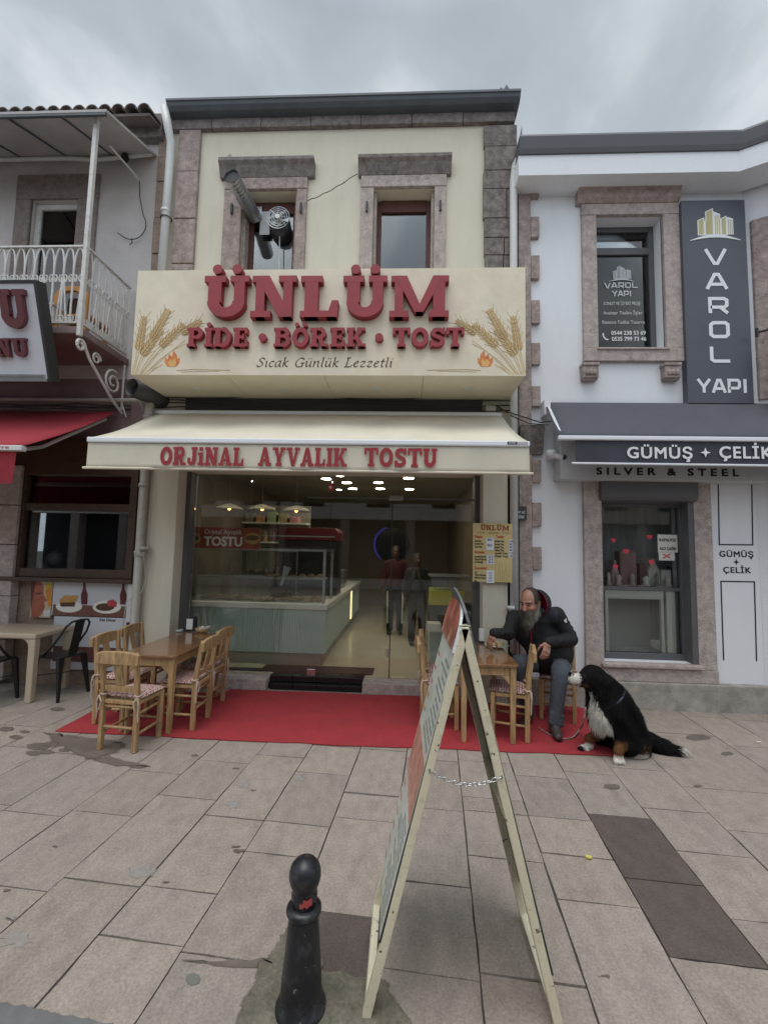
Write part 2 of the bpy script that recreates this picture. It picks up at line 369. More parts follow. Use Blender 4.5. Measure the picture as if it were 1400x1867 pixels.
def arc(cx, cy, rx, ry, a0, a1, n=12):
    return [(cx+rx*math.cos(math.radians(a0+(a1-a0)*i/n)), cy+ry*math.sin(math.radians(a0+(a1-a0)*i/n))) for i in range(n+1)]
# slab-serif capitals drawn from strokes, on a 0..1 cap height; returns (width, [shapes])
SW, SH, SO = 0.25, 0.15, 0.08
def slab(ch, bowl=0.21):
    base = {'Ü': 'U', 'İ': 'I', 'Ö': 'O'}.get(ch, ch); S = []
    def R(x0, y0, x1, y1): S.append([(x0, y0), (x1, y0), (x1, y1), (x0, y1)])
    def ser(x, y, l=1, r=1):  # slab under/over a stem starting at x
        y0, y1 = (0, SH) if y == 0 else (1-SH, 1); R(x-SO*l, y0, x+SW+SO*r, y1)
    def band(c, r, a0, a1, w): S.append(('s', arc(c[0], c[1], r[0], r[1], a0, a1, 14), w))
    x = SO
    if base == 'U':
        R(x, .36, x+SW, 1); R(x+.5, .36, x+.5+SW*.8, 1); ser(x, 1); R(x+.5-SO, 1-SH, x+.5+SW*.8+SO, 1)
        S.append(('s', arc(x+.35, .38, .245, .265, 180, 360, 16), .23)); W = 2*SO+.5+SW*.8
    elif base == 'N':
        R(x, 0, x+SW*.72, 1); ser(x-.02, 0); R(x-SO, 1-SH, x+.2, 1); R(x+.56, 0, x+.56+SW*.72, 1); R(x+.56-SO-.02, 1-SH, x+.74+SO, 1)
        S.append([(x+.0, 1), (x+.27, 1), (x+.74, 0), (x+.47, 0)]); W = 2*SO+.74
    elif base == 'L':
        R(x, 0, x+SW, 1); ser(x, 1); R(x-SO, 0, x+.6, SH); S.append([(x+.42, 0), (x+.62, 0), (x+.64, .40), (x+.52, .40)]); W = 2*SO+.58
    elif base == 'M':
        R(x, 0, x+SW*.7, 1); ser(x-.03, 0); R(x-SO, 1-SH, x+.2, 1); R(x+.8, 0, x+.8+SW, 1); ser(x+.8, 0); R(x+.85, 1-SH, x+.8+SW+SO, 1)
        S.append([(x, 1), (x+.25, 1), (x+.6, .12), (x+.42, .12)]); S.append([(x+.80, 1), (x+1.02, 1), (x+.6, .12), (x+.45, .12)]); W = 2*SO+1.05
    elif base in 'PRB':
        R(x, 0, x+SW, 1); R(x-SO, 1-SH, x+.35, 1); R(x-SO, 0, x+SW+(SO if base != 'B' else .1), SH)
        t = .42 if base != 'B' else .48
        R(x+.1, 1-SH*.95, x+.42, 1); R(x+.1, t, x+.42, t+SH)
        S.append(('s', arc(x+.40, (1+t)/2, .20, (1-t)/2-SH/2, 90, -90), bowl)); W = 2*SO+.66
        if base == 'R':
            S.append([(x+.30, t+.05), (x+.50, t+.05), (x+.72, 0), (x+.48, 0)]); R(x+.48, 0, x+.82, SH); W = 2*SO+.78
        if base == 'B':
            R(x+.1, 0, x+.42, SH); S.append(('s', arc(x+.42, (t+SH)/2, .22, (t+SH)/2-SH/2, 90, -90), bowl)); W = 2*SO+.70
    elif base == 'D':
        R(x, 0, x+SW, 1); R(x-SO, 1-SH, x+.38, 1); R(x-SO, 0, x+.38, SH); S.append(('s', arc(x+.35, .5, .32, .5-SH/2, 90, -90, 16), .23)); W = 2*SO+.76
    elif base == 'I':
        R(x, 0, x+SW, 1); ser(x, 0); ser(x, 1); W = 2*SO+SW
    elif base == 'E':
        R(x, 0, x+SW, 1); R(x-SO, 1-SH, x+.6, 1); R(x-SO, 0, x+.62, SH); R(x+.2, .43, x+.46, .57); R(x+.50, .68, x+.62, 1); R(x+.52, 0, x+.64, .34); R(x+.38, .36, x+.47, .64); W = 2*SO+.6
    elif base == 'O':
        S.append(('s', arc(.42, .5, .30, .40, 0, 360, 28), .225)); W = .84
    elif base == 'K':
        R(x, 0, x+SW, 1); ser(x, 0); ser(x, 1); S.append([(x+.2, .36), (x+.36, .36), (x+.74, .92), (x+.52, .92)]); R(x+.42, 1-SH, x+.82, 1)
        S.append([(x+.30, .52), (x+.44, .66), (x+.80, 0), (x+.54, 0)]); R(x+.46, 0, x+.86, SH); W = 2*SO+.82
    elif base == 'T':
        R(.30, 0, .30+SW, 1); R(.30-SO, 0, .30+SW+SO, SH); R(0, 1-SH, .85, 1); R(0, .64, .13, 1); R(.72, .64, .85, 1); W = .85
    elif base == 'S':
        S.append(('s', [(.66, .70), (.62, .82), (.50, .89), (.36, .905), (.22, .86), (.14, .74), (.18, .62), (.30, .55), (.44, .49), (.57, .42), (.61, .28), (.54, .15), (.40, .095), (.26, .10), (.14, .18), (.08, .32)], .20))
        R(.62, .66, .73, 1); R(.03, 0, .14, .34); W = .75
    elif base == 'A':
        S.append([(.06, 0), (.24, 0), (.50, 1), (.34, 1)]); S.append([(.34, 1), (.56, 1), (.84, 0), (.58, 0)]); R(.2, .24, .65, .37); R(0, 0, .34, SH); R(.52, 0, .92, SH); W = .92
    elif base == 'V':
        S.append([(.06, 1), (.32, 1), (.56, 0), (.36, 0)]); S.append([(.66, 1), (.84, 1), (.56, 0), (.40, 0)]); R(0, 1-SH, .40, 1); R(.56, 1-SH, .92, 1); W = .92
    elif base == 'Y':
        R(.32, 0, .57, .45); R(.24, 0, .65, SH); S.append([(.06, 1), (.32, 1), (.52, .42), (.32, .42)]); S.append([(.64, 1), (.82, 1), (.57, .42), (.40, .42)]); R(0, 1-SH, .40, 1); R(.54, 1-SH, .90, 1); W = .9
    elif base == 'J':
        R(.32, .25, .57, 1); R(.24, 1-SH, .65, 1); S.append(('s', arc(.27, .27, .175, .175, 0, -180), .2)); R(0, .22, .2, .42); W = .65
    elif base == 'i':
        R(x, 0, x+SW, .70); R(x-SO, 0, x+SW+SO, SH); R(x-SO, .70-SH, x+SW, .70); R(x, .79, x+SW, 1); W = 2*SO+SW
    elif base == '•':
        S.append(('o', (.25, .5), .25)); W = .5
    if ch in 'ÜÖ':
        c = W/2; S.append(('o', (c-.19, 1.16), .115)); S.append(('o', (c+.19, 1.16), .115))
    if ch == 'İ': S.append(('o', (W/2, 1.16), .12))
    return W, S
def slab_mb(ch, x0, x1, z0, z1, Y, depth):
    W, S = slab(ch); m = MB(); sx = (x1-x0)/W; sz = z1-z0
    f = lambda p: (x0+p[0]*sx, z0+p[1]*sz)
    for i, s in enumerate(S):
        y0 = Y-depth-0.0004*i
        if s[0] == 's':
            t = MB(); stroke_mb(t, s[1], s[2], Y, y0); t.xf(lambda p: (x0+p[0]*sx, p[1], z0+p[2]*sz)); m.merge(t)
        elif s[0] == 'o':
            r = s[2]; m.prism([f((s[1][0]+r*math.cos(2*math.pi*k/20)*min(1, sz/sx), s[1][1]+r*math.sin(2*math.pi*k/20))) for k in range(20)], y0, Y)
        else: m.prism([f(p) for p in s], y0, Y)
    return m
def slab_word(word, px0, px1, pyt, pyb, Y, depth, mt, parent, gap=0.07, single=False, name='letter'):
    pm = (pyt+pyb)/2; x0, x1 = fx(px0, pm, Y), fx(px1, pm, Y); z0, z1 = fz((px0+px1)/2, pyb, Y), fz((px0+px1)/2, pyt, Y)
    ws = [slab(c)[0] for c in word]; tot = sum(ws)+gap*(len(word)-1); k = (x1-x0)/tot; x = x0; al = MB()
    for c, w in zip(word, ws):
        m = slab_mb(c, x, x+w*k, z0, z1, Y, depth); x += (w+gap)*k
        if single: al.merge(m)
        else: m.build(name, mt, parent)
    if single: return al.build('lettering', mt, parent)
# wide techno capitals
def techno(ch, mb, x0, x1, z0, z1, Y, depth, w=0.2):
    P = {'V': [[(0, 1), (.42, .06), (.58, .06), (1, 1)]], 'A': [[(0, 0), (.40, .92), (.60, .92), (1, 0)], [(.22, .30), (.78, .30)]],
         'R': [[(.08, 0), (.08, .92), (.78, .92), (.93, .82), (.93, .50), (.80, .38), (.10, .38)], [(.58, .38), (.96, 0)]],
         'O': [[(.2, .08), (.8, .08), (.93, .2), (.93, .8), (.8, .92), (.2, .92), (.07, .8), (.07, .2)]],
         'L': [[(.08, 1), (.08, .2), (.2, .09), (1, .09)]], 'Y': [[(0, 1), (.5, .42), (1, 1)], [(.5, .5), (.5, 0)]],
         'P': [[(.08, 0), (.08, .92), (.80, .92), (.93, .80), (.93, .46), (.80, .34), (.10, .34)]], 'I': [[(.5, 0), (.5, 1)]]}[ch]
    for i, pl in enumerate(P):
        a = (x1-x0); b = (z1-z0)
        if ch == 'I': pts = [(x0+a*.5, z0+b*p[1]) for p in pl]
        else: pts = [(x0+a*p[0], z0+b*p[1]) for p in pl]
        stroke_mb(mb, pts, w*b, Y, Y-depth-0.0004*i, closed=(ch == 'O'))
def techno_word(word, px0, px1, pyt, pyb, Y, mt, parent, w=0.2, gap=.25, name='lettering'):
    pm = (pyt+pyb)/2; x0, x1 = fx(px0, pm, Y), fx(px1, pm, Y); z0, z1 = fz((px0+px1)/2, pyb, Y), fz((px0+px1)/2, pyt, Y)
    ws = [.28 if c == 'I' else 1 for c in word]; k = (x1-x0)/(sum(ws)+gap*(len(word)-1)); x = x0; m = MB()
    for c, q in zip(word, ws): techno(c, m, x, x+q*k, z0, z1, Y, 0.004, w); x += (q+gap)*k
    return m.build(name, mt, parent)
def poly(px_pts, Y, d=0.002):
    """polygon traced on a surface at depth Y, with thickness d towards the street"""
    m = MB(); pts = [(fx(a, b, Y), fz(a, b, Y)) for a, b in px_pts]
    ar = sum(pts[i][0]*pts[(i+1) % len(pts)][1]-pts[(i+1) % len(pts)][0]*pts[i][1] for i in range(len(pts)))
    if ar < 0: pts = pts[::-1]
    return m.prism(pts, Y-d, Y)
def pbox(mb, px0, px1, pyt, pyb, Y0, Y1, Yref=None):
    """box whose front face covers the pixel rectangle at depth Y0 (averaged to be axis aligned)"""
    Yr = Yref or Y0; pm = (pyt+pyb)/2; pc = (px0+px1)/2
    return mb.box(fx(px0, pm, Yr), fx(px1, pm, Yr), Y0, Y1, fz(pc, pyb, Yr), fz(pc, pyt, Yr))
# ================================================================== GROUND
PV = math.radians(-4.2015)
ed = np.array([-math.sin(PV), math.cos(PV)]); eu = np.array([math.cos(PV), math.sin(PV)])
def uv(px, py): g = G(px, py)[:2]; return float(g@eu), float(g@ed)
bnd = sorted(uv(*p)[0] for p in [(60, 1842), (247, 1865), (580, 1565), (743, 1365), (834, 1373), (925, 1377), (1071, 1484), (1186, 1493), (1187, 1381), (1243, 1302)])
while bnd[0] > -14: bnd.insert(0, bnd[0]-0.42)
while bnd[-1] < 14: bnd.append(bnd[-1]+0.42)
cross = [uv(*p) for p in [(188, 1610), (262, 1716), (193, 1484), (342, 1455), (590, 1411), (290, 1409), (430, 1492), (545, 1503), (515, 1560), (663, 1447), (655, 1494), (327, 1622), (430, 1750), (680, 1450), (806, 1477), (812, 1388), (895, 1457), (1010, 1492), (912, 1566), (1019, 1559), (795, 1613), (786, 1778), (966, 1787), (1035, 1642), (981, 1417), (1080, 1411), (960, 1488), (1129, 1489), (1164, 1403), (1230, 1478), (1296, 1439), (1303, 1558), (1210, 1608), (1312, 1757), (1367, 1680), (1361, 1517), (1200, 1336), (1271, 1347), (1366, 1362), (630, 1668), (630, 1783)]]
darks = [uv(*p) for p in [(1130, 1560), (1280, 1690), (630, 1720)]]
pm = MB(); pcol = []
r0 = random.Random(3)
for i in range(len(bnd)-1):
    u0, u1 = bnd[i], bnd[i+1]
    cs = sorted(v for u, v in cross if u0 < u < u1)
    cs = [-8.0]+cs+[6.2]; full = [cs[0]]
    for v in cs[1:]:
        while v-full[-1] > 1.15: full.append(full[-1]+min(r0.uniform(.45, .95), (v-full[-1])/2))
        full.append(v)
    for v0, v1 in zip(full, full[1:]):
        if v1-v0 < .02: continue
        g = 0.0035; j = lambda: r0.uniform(-.0025, .0025)
        a = [(u0+g+j(), v0+g+j()), (u1-g+j(), v0+g+j()), (u1-g+j(), v1-g+j()), (u0+g+j(), v1-g+j())]
        # chipped outline: subdivided edges with small notches
        out = []
        for k in range(4):
            p, q = a[k], a[(k+1) % 4]; n = max(2, int(math.dist(p, q)/.09))
            for t in range(n):
                w = t/n; e_ = 0 if t == 0 else max(0, r0.gauss(0, .0022))
                nx, ny = -(q[1]-p[1]), q[0]-p[0]; l = math.hypot(nx, ny)
                out.append((p[0]+(q[0]-p[0])*w+nx/l*e_, p[1]+(q[1]-p[1])*w+ny/l*e_))
        zz = r0.uniform(-.0012, .0012)
        dk = any(u0 < u < u1 and v0 < v < v1 for u, v in darks)
        t = r0.gauss(1, .035); w = r0.uniform(-.003, .003)
        c = (0.100*t, 0.078*t, 0.069*t) if dk else ((0.305+w)*t, 0.258*t, (0.222-w)*t)
        pts3 = [(eu[0]*u+ed[0]*v, eu[1]*u+ed[1]*v) for u, v in out]
        b0 = len(pm.v); pm.prism(pts3, zz, -.03, 'z'); pcol += [c+(1,)]*(len(pm.v)-b0)
MT['pave'] = mat('paving_stone', (1, 1, 1), 0.82, var=0.12, vscale=9, bump=0.45, bscale=70, attr=True, dark=(0.15, 0.125, 0.105), dscale=5.0, damt=0.42, stretch=(1.5, .8, 1), grain=.16, gscale=75, chips=(.40, .37, .34), cscale=26, cthr=.725)
pm.f = [tuple(f) for f in pm.f]
tag(pm.build('pavement', MT['pave'], col=pcol), kind='structure')
MT['mortar'] = mat('joint_mortar', (0.075, 0.068, 0.06), 1.0, var=0.3, vscale=20)
tag(MB().box(-60, 60, -60, 60, -.5, -.009).build('ground', MT['mortar']), kind='structure')
def patch(pts, name, mt, z, jit=.012, sub=6, seed=1):
    r = random.Random(seed); P = [G(*p)[:2] for p in pts]; out = []
    for k in range(len(P)):
        p, q = P[k], P[(k+1) % len(P)]
        for t in range(sub): out.append((p+(q-p)*t/sub)+np.array([r.gauss(0, jit), r.gauss(0, jit)]))
    a = sum(out[i][0]*out[(i+1) % len(out)][1]-out[(i+1) % len(out)][0]*out[i][1] for i in range(len(out)))
    if a < 0: out = out[::-1]
    c = np.mean(out, 0); n = len(out); m = MB(); vs = [(*(c+(p-c)*k), z) for k in (1.12, .86) for p in out]
    m.add(vs, [(i, (i+1) % n, n+(i+1) % n, n+i) for i in range(n)]+[tuple(range(n, 2*n))])
    return tag(m.build(name, mt, col=[(0, 0, 0, 1)]*n+[(1, 1, 1, 1)]*n), kind='structure')
def faded(m, hard=1.0):   # stains and patches thin out towards their rim
    t = m.node_tree; b = t.nodes['Principled BSDF']; a = t.nodes.new('ShaderNodeAttribute'); a.attribute_name = 'Col'; n = t.nodes.new('ShaderNodeTexNoise'); n.inputs['Scale'].default_value = 28; n.inputs['Detail'].default_value = 5
    tc = t.nodes.new('ShaderNodeTexCoord'); t.links.new(tc.outputs['Object'], n.inputs['Vector'])
    x = M('ADD', M('MULTIPLY', a.outputs['Fac'], 1.25, t), M('SUBTRACT', n.outputs[0], .75, t), t); t.links.new(M('MULTIPLY', x, hard, t, True), b.inputs['Alpha']); return m
MT['patch'] = mat('cement_patch', (0.155, 0.138, 0.105), 0.95, var=0.25, vscale=8, bump=0.5, bscale=30, dark=(0.09, 0.08, 0.065), dscale=5, damt=0.6, grain=.2, gscale=60)
faded(MT['patch'], 3.0)
MT['wet'] = faded(mat('wet_stone', (0.145, 0.118, 0.10), 0.55, var=0.2, vscale=8), 1.1)
patch([(430, 1880), (478, 1760), (500, 1742), (520, 1700), (560, 1655), (574, 1690), (590, 1772), (690, 1785), (760, 1880), (740, 1990), (480, 1990)], 'cement_patch', MT['patch'], .0035, .006, 7)
patch([(330, 1752), (400, 1755), (480, 1750), (515, 1745), (500, 1765), (440, 1768), (380, 1762)], 'cement_joint', MT['wet'], .0034, .004, 5, 4)
patch([(75, 1336), (110, 1338), (150, 1345), (210, 1350), (235, 1362), (200, 1378), (165, 1386), (130, 1370), (100, 1358)], 'wet_stain', MT['wet'], .0034, .012, 6, 2)
patch([(165, 1386), (200, 1380), (250, 1392), (280, 1398), (255, 1402), (215, 1396)], 'wet_stain', MT['wet'], .0033, .008, 5, 3)
_r = random.Random(12)
for (cx_, cy_, rr) in [(70, 1362, 14), (95, 1358, 10), (60, 1374, 9), (30, 1345, 8), (118, 1368, 7), (85, 1372, 8), (12, 1330, 9), (45, 1335, 6), (105, 1294, 8), (430, 1545, 5), (436, 1553, 7), (302, 1610, 4), (355, 1378, 4), (430, 1402, 4), (462, 1442, 3), (100, 1545, 3), (1270, 1345, 12), (1285, 1346, 7), (1325, 1375, 7), (1115, 1435, 9), (1120, 1438, 6), (1272, 1434, 5), (1102, 1782, 6), (12, 1625, 5)]:
    patch([(cx_+rr*1.7*math.cos(t*.9), cy_+rr*.5*math.sin(t*.9)) for t in range(7)], 'ground_spot', MT['wet'], .0031+_r.random()*.0002, .003, 2, cx_)
MT['palegum'] = faded(mat('pale_mark', (0.36, 0.33, 0.30), 0.9), .7)
for (cx_, cy_, rr) in [(260, 1590, 22), (425, 1468, 12), (445, 1432, 10), (20, 1675, 8), (30, 1715, 22), (545, 1420, 9)]:
    patch([(cx_+rr*1.2*math.cos(t*.9), cy_+rr*.7*math.sin(t*.9)) for t in range(7)], 'ground_mark', MT['palegum'], .0029, .008, 3, cx_)
MT['greenspot'] = faded(mat('green_grey_mark', (0.16, 0.165, 0.145), 0.8), 1.1)
patch([(352+14*math.cos(t*.6), 1788+11*math.sin(t*.6)) for t in range(10)], 'ground_spot', MT['greenspot'], .0031, .001, 1)
MT['road'] = faded(mat('road_stone', (0.15, 0.15, 0.15), 0.85, var=.15, vscale=12, bump=.2), 8)
patch([(-260, 1800), (0, 1834), (170, 1868), (330, 1905), (300, 2300), (-900, 2100)], 'road', MT['road'], .004, .002, 3)

# ================================================================== TOAST SHOP BUILDING
bld = thing('shop_building', 'two storey cream building with stone trim above the toast shop, between the two neighbours', 'building', (-1, YF, 0))
XL, XR = fx(296, 330), fx(938, 330)
z_roof = fz(620, 172, 4.95); z_fr0 = fz(620, 238); z_fr1 = fz(620, 200, 5.1)
wy0, wy1 = YF, YF+.3
wins = []
for (o0, o1) in ((440, 540), (680, 791)):
    wins.append((fx(o0, 420), fx(o1, 420), 4.2, fz(620, 347)))
w = MB()
xs = [XL, wins[0][0], wins[0][1], wins[1][0], wins[1][1], XR]
for a, b in ((0, 1), (2, 3), (4, 5)): w.box(xs[a], xs[b], wy0, wy1, 2.6, z_fr0+.02)
for q in wins: w.box(q[0], q[1], wy0, wy1, 2.6, q[2]); w.box(q[0], q[1], wy0, wy1, q[3], z_fr0+.02)
w.build('wall', MT['cream'], bld)
MB().box(XL, XR, 5.5, 12.6, z_fr0-.4, z_roof-.3).box(XL-.02, XL+.05, 5.5, 12.6, 2.9, z_roof-.4).box(XR-.05, XR+.04, 5.5, 12.6, 2.9, z_roof-.4).box(XL+.05, XR-.05, 12.4, 12.6, 0, z_fr0-.41).build('rear_wall', MT['greyplaster'], bld)
# frieze, cornice, gutter
gz0, gz1 = fz(620, 190, 5.0), fz(620, 171, 4.98)
fr = MB(); nb = 7
for i in range(nb):
    a = XL+(XR-XL)*i/nb; b = XL+(XR-XL)*(i+1)/nb-.006
    fr.box(a, b, YF-.06-.004*(i % 2), YF+.3, z_fr0+.021, gz0+.05)
fr.build('frieze', MT['stonefrieze'], bld, bevel=.006)
gt = MB(); gx0, gx1 = fx(300, 180, 4.95), fx(951, 165, 4.95)
prof = [(YF-.068, gz0), (5.04, gz0+.01), (5.0, gz0+.05), (4.985, gz1-.03), (4.97, gz1-.028), (4.97, gz1), (5.6, gz1+.03), (5.6, gz0)]
gt.prism(prof[::-1], gx0, gx1, 'x').build('gutter', MT['gutter'], bld)
MB().hexa([(gx0+.02, 5.62, gz1), (gx1-.02, 5.62, gz1), (gx1-.02, 12.6, gz1+.3), (gx0+.02, 12.6, gz1+.3)], [(gx0+.02, 5.62, gz1+.05), (gx1-.02, 5.62, gz1+.05), (gx1-.02, 12.6, gz1+.36), (gx0+.02, 12.6, gz1+.36)]).build('roof', MT['tile'], bld)
rb = MB()
for (a, b) in ((922, 153), (912, 158)):
    p = F(a, b, 5.0); rb.prism([(p[0]-.05, gz1-.02), (p[0]+.07, gz1-.02), (p[0]+.01, float(p[2]))], 5.0, 5.12)
rb.build('ridge_scrap', MT['gutter'], bld)
# stone pilasters
def blocks(name, px0, px1, ytop, ybot, Y0, mt, parent, rows, split=0.0, seed=1, front=.05, x01=None):
    r = random.Random(seed); m = MB(); z = fz((px0+px1)/2, ybot); zt = fz((px0+px1)/2, ytop)
    x0, x1 = x01 or (fx(px0, (ytop+ybot)/2), fx(px1, (ytop+ybot)/2)); hs = [r.uniform(.7, 1.3) for _ in range(rows)]; k = (zt-z)/sum(hs)
    for h in hs:
        d = front+r.uniform(-.008, .008); e_ = r.uniform(-.015, .015) if split else 0
        if split and r.random() < split:
            c = x0+(x1-x0)*r.uniform(.4, .7); m.box(x0+e_, c-.005, Y0-d, Y0+.02, z+.004, z+h*k-.004); m.box(c+.005, x1, Y0-d+.006, Y0+.02, z+.004, z+h*k-.004)
        else: m.box(x0+e_, x1, Y0-d, Y0+.02, z+.004, z+h*k-.004)
        z += h*k
    return m.build(name, mt, parent, bevel=.008)
blocks('pilaster', 318, 357, 242, 640, YF, MT['stone'], bld, 5, seed=5)
blocks('pilaster', 881, 941, 234, 640, YF, MT['stonedark'], bld, 10, .55, 8, .06)
# windows
for k, (q, s0, s1, hd0, hd1) in enumerate(((wins[0], 408, 558, 397, 571), (wins[1], 657, 812, 652, 824))):
    zt = q[3]; xa, xb = fx(s0, 420), fx(s1, 420)
    su = MB(); su.box(xa, q[0], YF-.045, YF+.02, 4.2, zt); su.box(q[1], xb, YF-.045, YF+.02, 4.2, zt); su.box(xa-.004, xb+.004, YF-.05, YF+.02, zt+.004, fz(620, 326))
    su.box(q[0], q[0]+.035, YF+.03, YF+.2, 4.2, zt-.001); su.box(q[1]-.035, q[1], YF+.03, YF+.2, 4.2, zt-.001)
    wf = MB(); y = YF+.17; b_ = .055
    wf.box(q[0]+.036, q[0]+.036+b_, y, y+.06, 4.2, zt-.04); wf.box(q[1]-.036-b_, q[1]-.036, y, y+.06, 4.2, zt-.04); wf.box(q[0]+.036+b_, q[1]-.036-b_, y+.002, y+.06, zt-.16, zt-.002)
    f = wf.build('window', MT['woodred'], bld, bevel=.004)
    su.build('surround', MT['stonepale' if k else 'stone'], f, bevel=.008)
    zh0, zh1 = fz(620, 326), fz(620, 297); h0, h1 = fx(hd0, 310, 5.08), fx(hd1, 310, 5.08)
    hd = MB(); hd.prism([(YF-.05, zh0+.002), (YF+.02, zh0+.002), (YF+.02, zh1), (YF-.13, zh1), (YF-.135, zh1-.05), (YF-.10, zh1-.09)][::-1], h0, h1, 'x'); hd.build('hood', MT['stonedark' if k else 'stonefrieze'], f, bevel=.006)
    MB().box(q[0]+.05, q[1]-.05, y+.028, y+.032, 4.2, zt-.1).build('pane', MT['glass'], f)
    for xx in ((xa+q[0])/2, (xb+q[1])/2):
        pz = fz(620, 383); hk = MB(); hk.box(xx-.012, xx+.012, YF-.075, YF-.04, pz-.07, pz+.06); hk.build('shutter_hook', MT['cable'], f)
    MB().box(q[0]-.3, q[1]+.3, YF+1.6, YF+1.65, 3.9, zt+.5).build('blind', MT['roomgrey'], f)
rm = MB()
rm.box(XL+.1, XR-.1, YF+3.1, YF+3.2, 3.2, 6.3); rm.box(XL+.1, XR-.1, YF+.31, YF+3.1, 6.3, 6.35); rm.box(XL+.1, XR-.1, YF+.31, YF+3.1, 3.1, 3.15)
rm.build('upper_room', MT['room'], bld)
tl = MB(); p = F(686, 431, YF+1.2); tl.box(p[0], p[0]+.16, YF+1.18, YF+1.25, p[2]-.03, p[2]+.02); tl.build('tube_lamp', mat('tube_light', (1, 1, 1), emis=(.8, .85, 1), estr=6), bld)
poly([(412, 296), (414, 285), (420, 278), (424, 287), (440, 286), (455, 290), (470, 286), (484, 291), (500, 288), (512, 284), (521, 290), (522, 295)], YF, .0015).build('plaster_patch', mat('bare_plaster', (.42, .41, .37), .95, var=.3, vscale=20), bld)
# ---- ground floor shell
zg1 = 2.95
gl0, gl1 = fx(327, 1000, 5.42), fx(879, 1000, 5.42)
pl = MB(); p0, p1 = fx(263, 1000, 5.12), fx(318, 1000, 5.12)
pl.box(p0, p1, 5.12, 5.5, .0, zg1); pl.build('pilaster', MT['cream'], bld, bevel=.01)
p2, p3 = fx(880, 1000, 5.12), fx(926, 1000, 5.12)
MB().box(p2, p3, 5.12, 5.5, 0, zg1).build('pilaster', MT['cream'], bld, bevel=.01)
MB().box(p1+.001, p1+.06, 5.32, 5.5, 0, zg1).build('dark_reveal', MT['frame'], bld); MB().box(p2-.06, p2-.001, 5.32, 5.5, 0, zg1).build('dark_reveal', MT['frame'], bld)
MB().box(XL, XR, YF+.02, YF+.24, 2.62, 2.95).build('lintel', MT['cream'], bld)
# steps
zs = .125
st = MB()
sx = [fx(400, 1250, 5.3), fx(487, 1250, 5.3), fx(660, 1255, 5.3), fx(762, 1260, 5.3), p2]
st.box(p1, sx[1]-.004, 5.26, 5.6, 0.0, zs); st.build('step', MT['stonepale'], bld, bevel=.008); st = MB(); st.box(sx[2]+.004, p2-.002, 5.26, 5.6, 0.0, zs)
st.build('step', MT['stonepale'], bld, bevel=.008)
bt = MB()
for i in range(4):
    a = sx[1]+(sx[2]-sx[1])*i/4; b = sx[1]+(sx[2]-sx[1])*(i+1)/4-.006
    bt.box(a, b, 5.40, 5.6, .075, zs+.015); bt.box(a+.03, b+.03 if i < 3 else b, 5.31, 5.4, 0, .068)
bt.box(sx[1], sx[2], 5.36, 5.399, 0, .066)
bt.build('tiled_step', mat('black_tile', (0.015, 0.015, 0.017), 0.22), bld, bevel=.003)
MB().box(sx[1]-.2, sx[2]+.1, 5.601, 5.9, .05, .136).box(p1, sx[1]-.201, 5.601, 5.72, .05, .133).build('threshold', mat('threshold_tile', (0.03, 0.03, 0.032), .35, var=.2), bld)
# interior
MB().box(XL+.1, XR+1.5, 5.6, 12.3, -.02, .12).build('shop_floor', MT['floor'], bld)
MB().box(XL+.1, XR+1.5, 5.46, 12.3, 2.9, 3.0).build('shop_ceiling', MT['ceil'], bld)
iw = MB(); iw.box(XL+.05, XL+.1, 5.5, 12.3, .1, 2.9); iw.box(XR-.10, XR-.04, 5.5, 12.3, .1, 2.9); iw.build('side_wall', MT['brownwall'], bld)
MB().box(XL+.1, XR-.1, 12.2, 12.3, .1, 2.9).build('back_wall', MT['brownwall'], bld)
# pale panels on the left interior wall and a fridge top seen through the glass
# glass front
gf = MB(); YG = 5.44
gx = [p1+.06, fx(451, 1050, YG), fx(600, 1050, YG), fx(713, 1050, YG), p2-.06]
zr = fz(660, 907, YG)
for i in range(4):
    top = 2.9 if i < 2 else zr-.02
    MB().box(gx[i]+.004, gx[i+1]-.004, YG, YG+.010, .14, top).build('glass_pane', MT['shopglass'], bld)
MB().box(gx[2]+.004, gx[4]-.004, YG, YG+.010, zr+.004, 2.9).build('glass_pane', MT['shopglass'], bld)
MB().box(gx[2]-.3, gx[4], YG-.008, YG+.02, zr-.016, zr).build('door_rail', MT['frame'], bld)
df = MB(); dx = gx[3]
df.box(dx-.006, dx+.006, YG-.008, YG+.018, .14, zr-.02)
df.build('door_edge', MT['cable'], bld)
dp = MB(); a = fx(709, 906, YG); b = fx(735, 906, YG); dp.box(a, b, YG-.012, YG-.001, zr-.03, zr+.03)
dp.box(dx-.045, dx-.010, YG-.02, YG-.001, .40, .5); a = fx(560, 1222, YG); dp.box(a, a+.10, YG-.016, YG-.001, .142, .22); dp.build('door_fitting', MT['steel'], bld, bevel=.004)
# ceiling lights
zc_ = 2.9
for (a, b) in [(619, 867), (684, 866), (745, 872), (595, 873), (632, 880), (690, 880), (643, 891), (693, 891), (746, 892), (618, 893)]:
    g = G(a, b, zc_-.012); r_ = .085 if b < 892.5 else .05
    MB().lathe([(r_+.014, .0), (r_+.014, .010)], (g[0], g[1], zc_-.012), 20).build('downlight', MT['offwhite'], bld)
    MB().lathe([(r_, -.003), (r_, .008)], (g[0], g[1], zc_-.012), 20).build('light_disc', MT['lamp'], bld)

for i in range(6):   # extra lights added out of view behind the valance to brighten the counter
    g = (-2.7+.62*i, 5.72, zc_-.012)
    MB().lathe([(.099, .0), (.099, .010)], g, 20).build('downlight', MT['offwhite'], bld); MB().lathe([(.085, -.003), (.085, .008)], g, 20).build('light_disc', MT['lamp'], bld)
